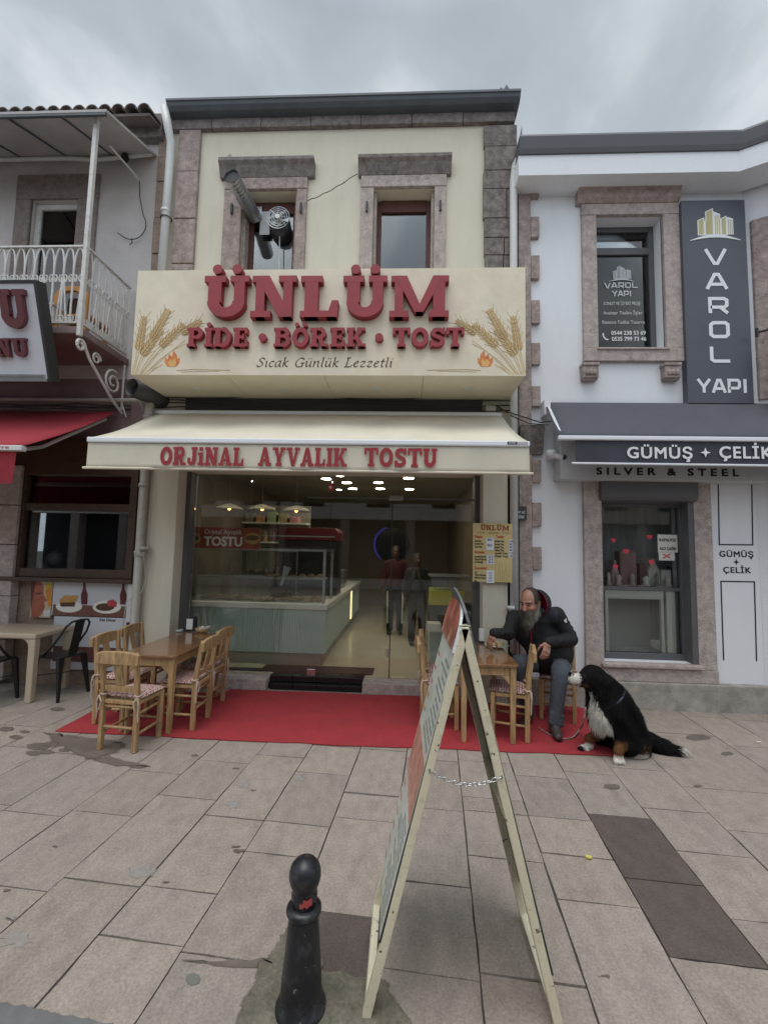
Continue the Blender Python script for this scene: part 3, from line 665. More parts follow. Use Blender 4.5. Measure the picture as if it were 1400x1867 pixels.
# ---- things inside the shop
zf = .12
cx0, cx1 = XL+.14, fx(592, 1150, 5.95); cy0, cy1 = 5.95, 10.4; ct = .93
cnt = thing('shop_counter', 'pale teal ribbed shop counter with a white top behind the glass front', 'counter', ((cx0+cx1)/2, cy0, zf))
fm = MB(); n = int((cx1-cx0)/.034)
for i in range(n):
    a = cx0+(cx1-cx0)*i/n; b = cx0+(cx1-cx0)*(i+1)/n; fm.prism([(a, cy0+.012), (a+.006, cy0+.012), (a+.009, cy0), (b, cy0), (b, cy0+.03), (a, cy0+.03)], zf+.16, ct-.075, 'z')
n = int((cy1-cy0)/.036)
for i in range(n):
    a = cy0+.03+(cy1-cy0-.03)*i/n; b = cy0+.03+(cy1-cy0-.03)*(i+1)/n; fm.box(cx1-.03, cx1-.003*(i % 2), a, b-.005, zf+.16, ct-.075)
fm.box(cx0, cx1-.031, cy0+.031, cy0+.05, zf+.16, ct-.075)
fm.build('front_panel', MT['teal'], cnt)
MB().box(cx0, cx1-.05, cy0+.06, cy0+.1, zf, zf+.158).box(cx1-.09, cx1-.05, cy0+.101, cy1, zf, zf+.158).build('plinth', mat('counter_plinth', (.42, .40, .34), .5), cnt)
MB().box(cx0, cx1+.03, cy0-.03, cy0+.75, ct-.073, ct).box(cx1-.7, cx1+.03, cy0+.751, cy1, ct-.073, ct-.002).build('worktop', MT['offwhite'], cnt, bevel=.004)
MB().box(cx1-.001, cx1+.02, cy0+2.8, cy0+2.9, .3, ct-.075).build('light_strip', mat('warm_strip', (1, .9, .5), emis=(1, .8, .4), estr=1.2), cnt)
# display case on counter
dz1 = fz(590, 1002, 6.0)
ds = thing('display_case', 'glass pastry display case standing on the teal counter', 'display case', ((cx0+cx1)/2, 6.0, ct))
dfm = MB()
for (xx, yy) in ((cx0+.12, 6.0), (cx1-.06, 6.0), (cx1-.06, 6.62)): dfm.box(xx, xx+.035, yy, yy+.035, ct+.002, dz1)
dfm.box(cx0+.155, cx1-.06, 6.002, 6.033, dz1-.03, dz1-.002); dfm.box(cx1-.058, cx1-.028, 6.035, 6.62, dz1-.03, dz1-.001)
dfm.build('frame', MT['galv'], ds)
MB().box(cx0+.155, cx1-.06, 6.012, 6.018, ct+.004, dz1-.03).build('front_glass', MT['shopglass'], ds)
MB().box(cx0+.12, cx1-.03, 6.05, 6.6, dz1+.001, dz1+.02).build('top', mat('dark_top', (.03, .03, .03), .4), ds)
MB().box(cx0+.15, cx1-.1, 6.25, 6.6, 1.23, 1.25).build('shelf', mat('shelf_board', (.35, .33, .28), .4), ds)
rr = random.Random(5)
tr = None
MTb = [mat('golden_pastry', (.42, .24, .07), .6, var=.3, vscale=30), mat('baked_pie', (.5, .36, .16), .6, var=.3, vscale=30), mat('sesame_roll', (.32, .16, .05), .6, var=.3, vscale=30)]
for i in range(9):
    xx = cx0+.35+i*.19; zz = ct+.003
    t = thing('pastry_tray', ['tray of golden pastries at the left end inside the display case', 'second tray of pastries from the left inside the display case', 'third tray of rolls from the left inside the display case', 'tray of pies left of the middle inside the display case', 'tray of pastries in the middle of the display case', 'tray of rolls right of the middle inside the display case', 'third tray of pies from the right in the display case', 'second tray of pastries from the right in the display case', 'tray of sliced pies at the right end of the display case'][i], 'tray', (xx, 6.2, zz), group='pastry trays in the display case')
    MB().box(xx-.085, xx+.085, 6.06, 6.4, zz, zz+.012).build('tray', MT['steel'], t)
    for j in range(6):
        px_ = xx-.055+(j % 2)*.11; py_ = 6.11+(j//2)*.11; s = rr.uniform(.8, 1.15)
        MB().lathe([(.015, 0), (.045*s, .006), (.05*s, .02*s), (.035*s, .042*s), (.008, .05*s)], (px_, py_, zz+.012), 12).build('pastry', MTb[i % 3], t, smooth=True)
for i in range(7):
    xx = cx1-.95+i*.13; t = tag(MB().lathe([(.02, 0), (.05, .008), (.052, .03), (.03, .05), (.006, .055)], (xx, 6.4, 1.252), 14).build('bread_roll', MTb[i % 3], smooth=True), ['leftmost bread roll on the upper shelf of the display case', 'second bread roll from the left on the upper shelf', 'third bread roll from the left on the upper shelf', 'middle bread roll on the upper shelf of the display case', 'third bread roll from the right on the upper shelf', 'second bread roll from the right on the upper shelf', 'rightmost bread roll on the upper shelf of the display case'][i], 'bread roll', 'bread rolls on the display shelf')
# wrapped dark bundle with white paper in the case
bd = thing('wrapped_bundle', 'black plastic bundle with a crumpled white paper cone in the display case', 'bundle', (-1.6, 6.2, ct))
m = MB(); q = F(505, 1075, 6.2)
rs = random.Random(4); m.lathe([(.02, 0), (.17, .01), (.19, .06), (.13, .12), (.05, .15)], (q[0], 6.3, ct+.075), 12); m.xf(lambda p: (p[0]+rs.gauss(0, .012), p[1]+rs.gauss(0, .012), max(ct+.066, p[2]+rs.gauss(0, .01)))); m.build('bag', mat('black_bag', (.012, .013, .02), .3), bd)
a = F(512, 1068, 6.14); b = F(524, 1034, 6.14)
MB().tube([a, (a+b)/2, b], [.018, .03, .055], 7).build('paper_cone', mat('white_paper', (.6, .65, .75), .8), bd)
# orange sign hanging in the window
sg = thing('hanging_sign', 'orange red hanging sign reading Orjinal Ayvalık TOSTU with sandwich pictures', 'sign', (-2.3, 5.75, 1.8))
YS = 5.62
m = MB(); pbox(m, 334, 474, 962, 1000, YS, YS+.012); m.build('panel', mat('orange_red_panel', (.26, .045, .02), .5), sg)
txt('Orjinal Ayvalık', 373, 441, 965, 974, YS, MT['offwhite'], sg)
txt('TOSTU', 372, 442, 979, 995, YS, MT['offwhite'], sg, bold=.035)
for (a, b) in ((336, 366), (446, 474)):
    c_ = (a+b)/2
    poly([(c_+15*math.cos(t*.4), 984+11*math.sin(t*.4)-2) for t in range(16)], YS, .003).build('sandwich_print', mat('bun', (.45, .27, .08), .6), sg)
    poly([(c_+13*math.cos(t*.4), 981+5*math.sin(t*.4)) for t in range(16)], YS, .005).build('sandwich_print', mat('filling', (.12, .05, .02), .6), sg)
wr = MB(); wr.tube([F(345, 962, YS), F(345, 870, YS)], .002, 5).tube([F(463, 962, YS), F(463, 870, YS)], .002, 5); wr.build('hanging_wire', MT['cable'], sg)
# pendant lamps
for i, (a, b) in enumerate(((418, 929), (478, 930), (540, 933))):
    q = F(a, b, 6.5); t = thing('pendant_lamp', ['left pale shaded pendant lamp with a lit bulb above the counter', 'middle pale shaded pendant lamp with a lit bulb above the counter', 'right pale shaded pendant lamp with a lit bulb above the counter'][i], 'lamp', tuple(q), group='pendant lamps above the counter')
    MB().lathe([(.03, .09), (.05, .085), (.19, .03), (.20, .0), (.19, .0), (.045, .075), (.03, .08)], tuple(q), 20).build('lamp_shade', mat('lamp_shade', (.35, .32, .25), .5), t, smooth=True)
    MB().lathe([(.004, -.012), (.022, 0), (.026, .02), (.01, .05)], tuple(q), 12).build('bulb', MT['bulb'], t, smooth=True)
    MB().tube([q+np.array([0, 0, .09]), (q[0], q[1], 2.9)], .004, 6).build('cord', MT['cable'], t)
# chiller with dark red top behind case
rc_ = thing('drinks_chiller', 'dark maroon topped cabinet standing behind the display case', 'cabinet', (cx1-.4, 7.1, ct))
m = MB(); z_ = fz(590, 972, 7.0); m.box(cx1-.98, cx1-.02, 7.0, 7.5, ct+.002, z_-.12); m.build('cabinet_body', mat('cabinet_black', (.02, .018, .018), .3), rc_, bevel=.01)
m = MB(); m.prism([(cx1-1.0, z_-.118), (cx1, z_-.118), (cx1+.0, z_+.02), (cx1-.06, z_+.08), (cx1-1.0, z_+.08)], 6.98, 7.5); m.build('cabinet_top', mat('maroon_top', (.12, .015, .018), .3), rc_, bevel=.01)
MB().box(cx1-1.7, cx1-.02, 6.66, 6.70, fz(540, 978, 6.66)-.006, fz(540, 978, 6.66)+.012).build('steel_edge', MT['galv'], rc_)
# wall shelf with jars and boxes behind the counter, hanging tools, stacked boxes
shf = thing('wall_shelf', 'pale wall shelf behind the display case on the left inner wall', 'shelf', (XL+.3, 8.2, 1.9))
for z_ in (1.75, 2.12): MB().box(XL+.101, XL+1.35, 8.3, 8.62, z_, z_+.03).build('shelf_board', MT['offwhite'], shf)
MB().box(XL+.101, XL+1.35, 8.621, 8.66, 1.2, 2.5).build('back_panel', mat('shelf_back', (.30, .28, .23), .8), shf)
rr = random.Random(21)
for i in range(7):
    xx = XL+.2+i*.16; tag(MB().lathe([(.04, 0), (.045, .01), (.045, .13), (.03, .16), (.03, .19)], (xx, 8.45, 1.7805), 12).build('jar', mat('jar_%d' % i, (rr.uniform(.1, .5), rr.uniform(.1, .4), rr.uniform(.05, .3)), .3), smooth=True), 'jar %s on the lower wall shelf behind the display case' % ('first from the left', 'second from the left', 'third from the left', 'in the middle', 'third from the right', 'second from the right', 'first from the right')[i], 'jar', 'jars on the wall shelf')
for i in range(5):
    xx = XL+.2+i*.22; m = MB(); m.box(xx-.07, xx+.09, 8.36, 8.58, 2.1505, 2.1505+rr.uniform(.12, .22)); tag(m.build('carton', mat('carton_%d' % i, (rr.uniform(.3, .6), rr.uniform(.2, .45), rr.uniform(.1, .35)), .8), bevel=.004), ('leftmost carton on the upper wall shelf', 'second carton from the left on the upper wall shelf', 'middle carton on the upper wall shelf', 'second carton from the right on the upper wall shelf', 'rightmost carton on the upper wall shelf')[i], 'carton', 'cartons on the wall shelf')
for i in range(3):
    xx = cx0+.75+i*.16; m = MB(); m.tube([(xx, 6.9, 1.62), (xx, 6.9, 1.36)], .012, 6); m.tube([(xx, 6.9, 1.36), (xx, 6.9, 1.28)], [.05, .035], 10); tag(m.build('ladle', MT['steel']), ('left steel ladle hanging behind the display case', 'middle steel ladle hanging behind the display case', 'right steel ladle hanging behind the display case')[i], 'ladle', 'ladles hanging behind the display case')
MB().tube([(cx0+.5, 6.9, 1.62), (cx0+1.4, 6.9, 1.62)], .012, 8).build('ladle_rail', MT['galv'], cnt); MB().tube([(cx0+.5, 6.9, 1.62), (cx0+.5, 6.9, ct)], .012, 8).build('rail_post', MT['galv'], cnt); MB().tube([(cx0+1.4, 6.9, 1.62), (cx0+1.4, 6.9, ct)], .012, 8).build('rail_post', MT['galv'], cnt)
cf = thing('coffee_machine', 'small steel coffee machine on the far end of the teal counter', 'machine', (cx1-.3, 8.6, ct))
MB().box(cx1-.5, cx1-.1, 8.4, 8.8, ct, ct+.34).build('machine_body', MT['steel'], cf, bevel=.02); MB().box(cx1-.46, cx1-.14, 8.36, 8.395, ct+.06, ct+.22).build('front_panel', MT['black'], cf, bevel=.005); MB().tube([(cx1-.3, 8.38, ct+.2), (cx1-.3, 8.28, ct+.18)], .02, 8).build('spout', MT['galv'], cf)
# wall picture, dark screen
sc_ = thing('wall_screen', 'small dark screen on the left inner wall of the shop', 'screen', (XL+.2, 6.2, 2.2))
m = MB(); pbox(m, 335, 356, 908, 946, 6.2, 6.24); m.build('screen', mat('black_glass', (.01, .01, .012), .15), sc_, bevel=.004)
m = MB(); pbox(m, 332, 359, 905, 949, 6.241, 6.26); m.build('bezel', MT['frame'], sc_)
MB().box(fx(345, 925, 6.25)-.02, fx(345, 925, 6.25)+.02, 6.262, 6.6, fz(345, 930, 6.25), 2.9).build('bracket', MT['frame'], sc_)
# round mirror with blue ring on the back wall
q = F(715, 993, 12.1); rm_ = thing('round_mirror', 'round dark mirror with a blue glowing edge on the back wall', 'mirror', tuple(q))
m = MB(); m.prism([(q[0]+.47*math.cos(t*.157), q[2]+.47*math.sin(t*.157)) for t in range(40)], 12.12, 12.19); m.build('mirror_disc', mat('mirror_dark', (.03, .03, .035), .15), rm_)
stroke_ = MB(); stroke_mb(stroke_, [(q[0]+.49*math.cos(math.radians(a)), q[2]+.49*math.sin(math.radians(a))) for a in range(110, 236, 6)], .045, 12.19, 12.11); stroke_.build('blue_light', MT['neon'], rm_)
# second counter at the right inside
sc2 = thing('drinks_fridge', 'low white fridge counter with a yellow green band inside the shop at the right', 'fridge', (.6, 6.3, zf))
YR = 6.3
m = MB(); pbox(m, 783, 872, 1147, 1215, YR, YR+.5); m.build('fridge_body', mat('pale_blue_white', (.42, .52, .54), .4), sc2, bevel=.008)
m = MB(); pbox(m, 783, 872, 1105, 1146, YR+.02, YR+.5); m.build('dark_middle', mat('dark_slats', (.05, .06, .07), .4), sc2)
m = MB(); pbox(m, 785, 846, 1077, 1104, YR-.005, YR+.5); m.build('yellow_band', mat('yellow_green_band', (.42, .42, .03), .5), sc2)
m = MB(); pbox(m, 785, 860, 1053, 1076, YR, YR+.004); m.build('glass_top', MT['shopglass'], sc2)
m = MB(); pbox(m, 783, 862, 1050, 1052.5, YR-.005, YR+.5); m.build('top_rail', MT['galv'], sc2)
m = MB(); pbox(m, 780, 804, 1138, 1152, YR-.25, YR-.02); m.build('card_box', MT['offwhite'], sc2)
# red alarm sticker on glass
m = MB(); pbox(m, 597, 608, 883, 894, YG-.004, YG-.001); stt = tag(m.build('glass_sticker', mat('red_sticker', (.5, .03, .03), .5)), 'small red square sticker high on the shop glass', 'sticker')
m = poly([(602.5+3*math.cos(t*.6), 888.5+3*math.sin(t*.6)) for t in range(10)], YG-.0045, .002); m.build('sticker_symbol', MT['whiteprint'], stt)
# ================================================================== SHOP SIGN BOX
YSN = 4.45
sgn = thing('shop_sign', 'large cream boxed shop sign with raised red letters and painted wheat above the awning', 'sign', (-.85, YSN, 3.5))
sx0, sx1 = fx(245, 590, YSN), fx(958, 590, YSN); sz0, sz1 = fz(600, 684, YSN), fz(600, 490, YSN)
MB().box(sx0, sx1, YSN, YSN+.02, sz0, sz1).build('face_panel', MT['signface'], sgn)
m = MB(); m.box(sx0, sx0+.02, YSN+.021, 5.16, sz0+.02, sz1); m.box(sx1-.02, sx1, YSN+.021, 5.16, sz0+.02, sz1); m.box(sx0+.021, sx1-.021, YSN+.021, 5.16, sz1-.02, sz1-.001); m.build('side_panel', MT['signside'], sgn)
m = MB()
for i in range(4):
    a = sx0+(sx1-sx0)*i/4; b = sx0+(sx1-sx0)*(i+1)/4-.004; m.box(a, b, YSN+.004, 5.17, sz0-.002, sz0+.018)
m.build('soffit_panel', MT['signside'], sgn)
for (a, b) in ((360, 709), (520, 709), (687, 708), (851, 707)):
    g = G(a, b, sz0); MB().lathe([(.035, -.004), (.05, -.006), (.052, .004)], (g[0], g[1], sz0-.003), 20).build('spotlight', MT['offwhite'], sgn, smooth=True)
for w_, a, b in (('Ü', 378, 458), ('N', 464, 543), ('L', 551, 621), ('Ü', 627, 706), ('M', 713, 817)):
    slab_mb(w_, fx(a, 548, YSN), fx(b, 548, YSN), fz((a+b)/2, 585, YSN), fz((a+b)/2, 511, YSN), YSN, .085).build('letter', MT['letter'], sgn)
for w_, a, b in (('PİDE', 346, 456), ('•', 473, 490), ('BÖREK', 502, 669), ('•', 683, 700), ('TOST', 716, 845)):
    if w_ == '•':
        q = F((a+b)/2, 619, YSN); MB().prism([(q[0]+.042*math.cos(t*.314), q[2]+.042*math.sin(t*.314)) for t in range(20)], YSN-.06, YSN).build('dot', MT['letter'], sgn)
    else: slab_word(w_, a, b, 602, 636, YSN, .06, MT['letter'], sgn, gap=.05)
# calligraphic italic line: broad-nib strokes from skeletons
def nib(word, px0, px1, pyt, pyb, Y, mt, parent):
    pm_ = (pyt+pyb)/2; x0, x1 = fx(px0, pm_, Y), fx(px1, pm_, Y); z0, z1 = fz((px0+px1)/2, pyb, Y), fz((px0+px1)/2, pyt, Y)
    xh = .64
    def bowl(cx, cy, rx, ry, a0, a1): return arc(cx, cy, rx, ry, a0, a1, 12)
    D = {
     'S': (.55, [[(.50, .80), (.42, .95), (.25, .98), (.12, .86), (.14, .68), (.30, .54), (.44, .40), (.46, .20), (.34, .04), (.16, .0), (.03, .18)]]),
     'ı': (.24, [[(.02, xh-.06), (.12, xh), (.12, .08), (.22, .02)]]), 'i': (.24, [[(.02, xh-.06), (.12, xh), (.12, .08), (.22, .02)], [(.12, .86), (.125, .92)]]),
     'c': (.42, [[(.38, .54), (.28, xh), (.12, .56), (.05, .30), (.14, .04), (.28, .01), (.40, .12)]]),
     'a': (.52, [[(.40, xh-.02), (.24, xh), (.08, .46), (.05, .20), (.14, .0), (.28, .1), (.40, .38)], [(.41, xh), (.40, .10), (.50, .02)]]),
     'k': (.5, [[(.02, .98), (.10, 1.04), (.10, 0)], [(.12, .30), (.30, .62), (.40, .60)], [(.18, .38), (.32, .10), (.48, .02)]]),
     'G': (.76, [[(.66, .80), (.52, .97), (.30, .95), (.10, .66), (.08, .30), (.26, .02), (.50, .01), (.64, .14)], [(.64, .0), (.64, .42)], [(.50, .42), (.76, .42)]]),
     'u': (.54, [[(.02, xh-.06), (.10, xh), (.10, .16), (.18, .01), (.30, .08), (.42, .30)], [(.42, xh), (.42, .08), (.52, .02)]]),
     'ü': (.54, [[(.02, xh-.06), (.10, xh), (.10, .16), (.18, .01), (.30, .08), (.42, .30)], [(.42, xh), (.42, .08), (.52, .02)], [(.18, .86), (.185, .92)], [(.36, .86), (.365, .92)]]),
     'n': (.54, [[(.02, xh-.06), (.10, xh), (.10, 0)], [(.11, .36), (.26, .60), (.38, xh), (.42, .52), (.42, .08), (.52, .02)]]),
     'l': (.24, [[(.02, .98), (.10, 1.04), (.10, .08), (.20, .02)]]),
     'L': (.6, [[(.04, .98), (.30, .98)], [(.16, .98), (.16, .02)], [(.04, .02), (.54, .02), (.58, .22)]]),
     'e': (.44, [[(.08, .32), (.34, .42), (.34, .58), (.24, xh), (.10, .52), (.05, .26), (.16, .02), (.30, .03), (.42, .14)]]),
     'z': (.46, [[(.04, .52), (.10, .62), (.42, .60), (.04, .04), (.36, .02), (.44, .12)]]),
     't': (.32, [[(.14, .88), (.12, .14), (.18, .01), (.30, .08)], [(.0, .62), (.30, .62)]]), ' ': (.32, [])}
    tot = sum(D[c][0] for c in word)+.07*len(word); k = (x1-x0)/(tot+.2); x = 0; m = MB(); sz = z1-z0; idx = 0
    na = math.radians(35)
    for c in word:
        wd, ST = D[c]
        for s in ST:
            P = []
            for i in range(len(s)-1):
                for t in range(4): P.append((s[i][0]+(s[i+1][0]-s[i][0])*t/4, s[i][1]+(s[i+1][1]-s[i][1])*t/4))
            P.append(s[-1])
            for _ in range(2): P = [P[0]]+[((P[i-1][0]+2*P[i][0]+P[i+1][0])/4, (P[i-1][1]+2*P[i][1]+P[i+1][1])/4) for i in range(1, len(P)-1)]+[P[-1]]
            P = [(x0+(x+p[0]+p[1]*.22)*k, z0+p[1]*sz) for p in P]
            hw = .062*sz; dx, dz = math.cos(na)*hw, math.sin(na)*hw; tx, tz = -math.sin(na)*hw*.32, math.cos(na)*hw*.32
            for i in range(len(P)-1):
                y0 = Y-.002-.00006*(idx % 20); idx += 1
                a, b = P[i], P[i+1]; pts = [(q[0]+sx_*dx+sy_*tx, q[1]+sx_*dz+sy_*tz) for q in (a, b) for sx_, sy_ in ((-1, -1), (1, -1), (1, 1), (-1, 1))]
                # convex hull
                pts = sorted(set(pts)); lo = []; hi = []
                def cr_(o, a_, b_): return (a_[0]-o[0])*(b_[1]-o[1])-(a_[1]-o[1])*(b_[0]-o[0])
                for p in pts:
                    while len(lo) > 1 and cr_(lo[-2], lo[-1], p) <= 0: lo.pop()
                    lo.append(p)
                for p in pts[::-1]:
                    while len(hi) > 1 and cr_(hi[-2], hi[-1], p) <= 0: hi.pop()
                    hi.append(p)
                h = lo[:-1]+hi[:-1]; m.add([(p[0], y0, p[1]) for p in h], [tuple(range(len(h)))])
        x += wd+.07
    return m.build('lettering', mt, parent)
nib('Sıcak Günlük Lezzetli', 467, 720, 652, 669, YSN, MT['brownprint'], sgn)
# wheat prints
MT['wheat'] = mat('wheat_print', (0.58, 0.43, 0.22), .6, var=.2, vscale=30)
MT['wheatdark'] = mat('wheat_line_print', (0.34, 0.21, 0.09), .6)
def wheat(mir):
    mx_ = (lambda a: a) if not mir else (lambda a: 1198.5-a)
    body = MB(); lines = MB(); k = [0]
    Yd = YSN
    def P(a, b): return (fx(mx_(a), b, Yd), fz(mx_(a), b, Yd))
    def strip(pts, w0, mb):
        k[0] += 1; stroke_mb(mb, [P(*p) for p in pts], w0, Yd, Yd-.0015-.00005*(k[0] % 12))
    def ear(b0, b1, n, gl, gw):
        b0 = np.array(b0, float); b1 = np.array(b1, float); d = (b1-b0)/np.linalg.norm(b1-b0); nn = np.array([-d[1], d[0]])
        for i in range(n):
            c = b0+(b1-b0)*i/(n-1); sc = 1-.35*i/(n-1)
            for s in (-1, 1, 0):
                dd = d*math.cos(.5)+nn*s*math.sin(.5) if s else d; o = c+nn*s*2.2*sc; k[0] += 1
                pts = [o+dd*gl*sc*t+np.array([-dd[1], dd[0]])*gw*sc*math.sin(math.pi*t**.8)*sg_ for t, sg_ in [(0, 1), (.25, 1), (.5, 1), (.75, 1), (1, 0), (.75, -1), (.5, -1), (.25, -1)]]
                pp = [P(*q) for q in pts]
                ar = sum(pp[j][0]*pp[(j+1) % 8][1]-pp[(j+1) % 8][0]*pp[j][1] for j in range(8))
                if ar < 0: pp = pp[::-1]
                body.prism(pp, Yd-.002-.00015*(i*3+s+1), Yd)
                e1 = o+dd*gl*sc; 
                stroke_mb(lines, [P(*(o+dd*gl*sc*.15)), P(*(o+dd*gl*sc*.9))], .0035, Yd, Yd-.0068)
                if i % 2 == 0 and s: strip([tuple(e1), tuple(e1+dd*gl*.9)], .0028, lines)
    ear((253, 640), (262, 583), 9, 13, 3.2); ear((276, 620), (304, 570), 10, 13, 3.4); ear((292, 632), (330, 595), 8, 12, 3); ear((330, 608), (362, 588), 7, 12, 2.8); ear((258, 648), (290, 606), 8, 14, 3.6)
    for p in ([(243, 683), (250, 655), (254, 640)], [(248, 683), (262, 650), (276, 618)], [(252, 683), (270, 655), (292, 630)], [(258, 682), (285, 648), (332, 606)], [(240, 683), (246, 660), (250, 640)], [(262, 683), (290, 660), (312, 640), (338, 626)], [(268, 683), (280, 674), (296, 664)]): strip(p, .009, body)
    for p in ([(246, 683), (256, 655), (262, 640)], [(255, 683), (275, 656), (300, 628)], [(262, 683), (292, 655), (338, 620)], [(270, 682), (280, 672), (288, 668)]): strip(p, .003, lines)
    strip([(322, 675.5), (350, 673.5), (420, 675)], .006, lines); strip([(330, 678), (360, 677), (400, 676.5)], .004, lines)
    w_ = body.build('wheat_print', MT['wheat'], sgn); lines.build('wheat_lines', MT['wheatdark'], w_)
    fl = MB(); fo = [(305, 668), (300, 660), (301, 651), (306, 655), (308, 645), (314, 650), (316, 638), (322, 646), (324, 655), (328, 651), (327, 661), (322, 668)]
    pp = [P(*q) for q in fo]
    if sum(pp[j][0]*pp[(j+1) % 12][1]-pp[(j+1) % 12][0]*pp[j][1] for j in range(12)) < 0: pp = pp[::-1]
    f_ = fl.prism(pp, Yd-.002, Yd).build('flame_print', mat('flame_orange', (.62, .20, .05), .6, var=.3, vscale=14), sgn)
    fi = [(309, 668), (306, 660), (311, 655), (315, 659), (319, 653), (322, 661), (319, 668)]
    pp = [P(*q) for q in fi]
    if sum(pp[j][0]*pp[(j+1) % 7][1]-pp[(j+1) % 7][0]*pp[j][1] for j in range(7)) < 0: pp = pp[::-1]
    MB().prism(pp, Yd-.0035, Yd).build('flame_core', mat('flame_yellow', (.7, .42, .14), .6), f_)
wheat(False); wheat(True)

# ================================================================== CREAM AWNING
aw = thing('awning', 'cream cloth awning with a red lettered valance over the toast shop front', 'awning', (-.95, 5.1, 3.25))
YB, YA = 5.15, 4.05
ab0, ab1 = fx(283, 752, YB), fx(914, 756, YB); az = fz(600, 755, YB)
af0, af1 = fx(161, 806, YA), fx(965, 808, YA); azf = fz(560, 801, YA); azb = fz(560, 811, YA); azv = fz(560, 857, YA)
m = MB()
def afn(u, v):
    sag = -.035*math.sin(math.pi*v)-.008*math.sin(u*31)*math.sin(math.pi*v)-.012*math.sin(u*7+1)*math.sin(math.pi*v)
    return (ab0+(ab1-ab0)*u+((af0-ab0)*(1-u)+(af1-ab1)*u)*v, YB+(YA-YB)*v, az+(azf-.01-az)*v+sag)
m.grid(afn, 40, 10); f_ = m.build('cloth', MT['awning'], aw, smooth=True)
sm = MB()
for k in range(1, 4):
    u = k/4; pr = [afn(u, t/10) for t in range(11)]; sm.add([(p[0]-.006, p[1], p[2]+.004) for p in pr]+[(p[0]+.006, p[1], p[2]+.004) for p in pr], [(i, i+1, 12+i, 11+i) for i in range(10)])
sm.build('seam', mat('awning_seam', (.56, .51, .41), .9), f_)
so = f_.modifiers.new('thick', 'SOLIDIFY'); so.thickness = .004
MB().box(af0, af1, YA-.03, YA+.04, azb, azf).build('front_bar', MT['bar'], aw, bevel=.012)
def vfn(u, v): return (af0+.005+(af1-af0-.01)*u+(-.008*v*(1-u)+.008*v*u), YA-.004+.010*math.sin(u*23)*v+.006*math.sin(u*57+1)*v, azb-.002+(azv-azb)*v)
m = MB(); m.grid(vfn, 120, 6); va = m.build('valance', MT['awning'], aw, smooth=True); so = va.modifiers.new('thick', 'SOLIDIFY'); so.thickness = .003
MB().tube([(af0-.03, YA-.004, azv-.006), (af1+.03, YA-.004, azv-.006)], .013, 8).build('hem_rod', MT['awning'], va)
for w_, a, b in (('ORJiNAL', 292, 445), ('AYVALIK', 471, 634), ('TOSTU', 664, 797)):
    ypix = (a+b)/2; slab_word(w_, a, b, 816+(ypix-550)*.005, 850+(ypix-550)*.008, YA-.026, .002, MT['redprint'], va, gap=.06, single=True)
m = MB(); pbox(m, 925, 943, 805, 810, YA-.034, YA-.031); lb = m.build('maker_label', MT['black'], aw); txt('ASIK', 927, 941, 806, 809, YA-.0345, MT['whiteprint'], lb)
m = MB(); pbox(m, 944, 962, 805, 810, YA-.034, YA-.031); m.build('maker_label', mat('grey_label', (.45, .45, .47), .5), aw)
for x_ in (af0+.5, af1-.5):
    m = MB(); m.tube([(x_, YB-.03, az-.12), (x_+.25*(1 if x_ < -1 else -1), (YA+YB)/2, (az+azf)/2-.16), (x_, YA+.05, azb+.02)], .018, 8); m.build('folding_arm', MT['bar'], aw)
MB().tube([(ab0, YB-.01, az+.0), (ab1, YB-.01, az+.0)], .035, 10).build('roller_tube', MT['bar'], aw)
# dark gap with cables above the awning
cb = MB()
for i in range(5):
    r = random.Random(i); z_ = az+.07+.045*i
    cb.tube([(XL+.1+(XR-XL-.1)*t/14, 5.17-.01*i, z_+.02*math.sin(t*.9+i)) for t in range(15)], .008, 5)
tag(cb.build('cable_bundle', MT['cable']), 'bundle of thin black cables running above the cream awning', 'cables')
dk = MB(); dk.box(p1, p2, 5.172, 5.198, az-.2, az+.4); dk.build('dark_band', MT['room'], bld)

# ================================================================== PIPES, DUCT, FAN
def pipe(path, r, mt, label, cls=(), name='drainpipe', group=None, cat='pipe'):
    t = thing(name, label, cat, tuple(path[-1]), group=group)
    MB().tube(path, r, 14).build('pipe_tube', mt, t, smooth=True)
    for c in cls: MB().tube([(c[0], c[1], c[2]-.02), (c[0], c[1], c[2]+.02)], r+.008, 14).build('collar', mt, t, smooth=True)
    return t
q0, q1, q2, q3 = F(300, 196, 5.02), F(307, 235, 5.04), F(312, 260, 5.1), F(290, 560, 5.1)
pipe([q0, q1, q2, F(308, 320, 5.1), (q3[0], 5.1, q3[2])], .05, MT['pipewhite'], 'white drainpipe running down the joint left of the upper cream wall', [F(302, 385, 5.1)])
m = MB(); a = F(303, 398, 5.1); m.tube([(a[0]+.065*math.cos(t*.52), 5.1+.065*math.sin(t*.52), a[2]) for t in range(13)], .008, 6); m.build('pipe_clamp', MT['cable']); tag(bpy.data.objects['pipe_clamp'], 'thin dark clamp ring around the white left drainpipe', 'clamp')
lp = [F(283, 665, 5.05), F(277, 700, 5.05), F(272, 745, 5.05), F(250, 1130, 5.05)]
pipe([lp[0], lp[1], (lp[2][0], 5.05, lp[2][2]), (lp[2][0], 5.05, .38), (lp[2][0]-.02, 5.0, .33)], .05, MT['pipegrey'], 'grimy grey drainpipe left of the cream pilaster beside the wooden shop window', [F(262, 885, 5.05), F(270, 760, 5.05), F(264, 1000, 5.05)])
m = MB(); b_ = F(265, 1010, 4.98); cc = []
for t in range(28): cc.append((lp[2][0]+.056*math.cos(t*.6)+.03*(t/28), 5.05-.056*abs(math.sin(t*.6))-.005, b_[2]+.03*math.sin(t*1.9)))
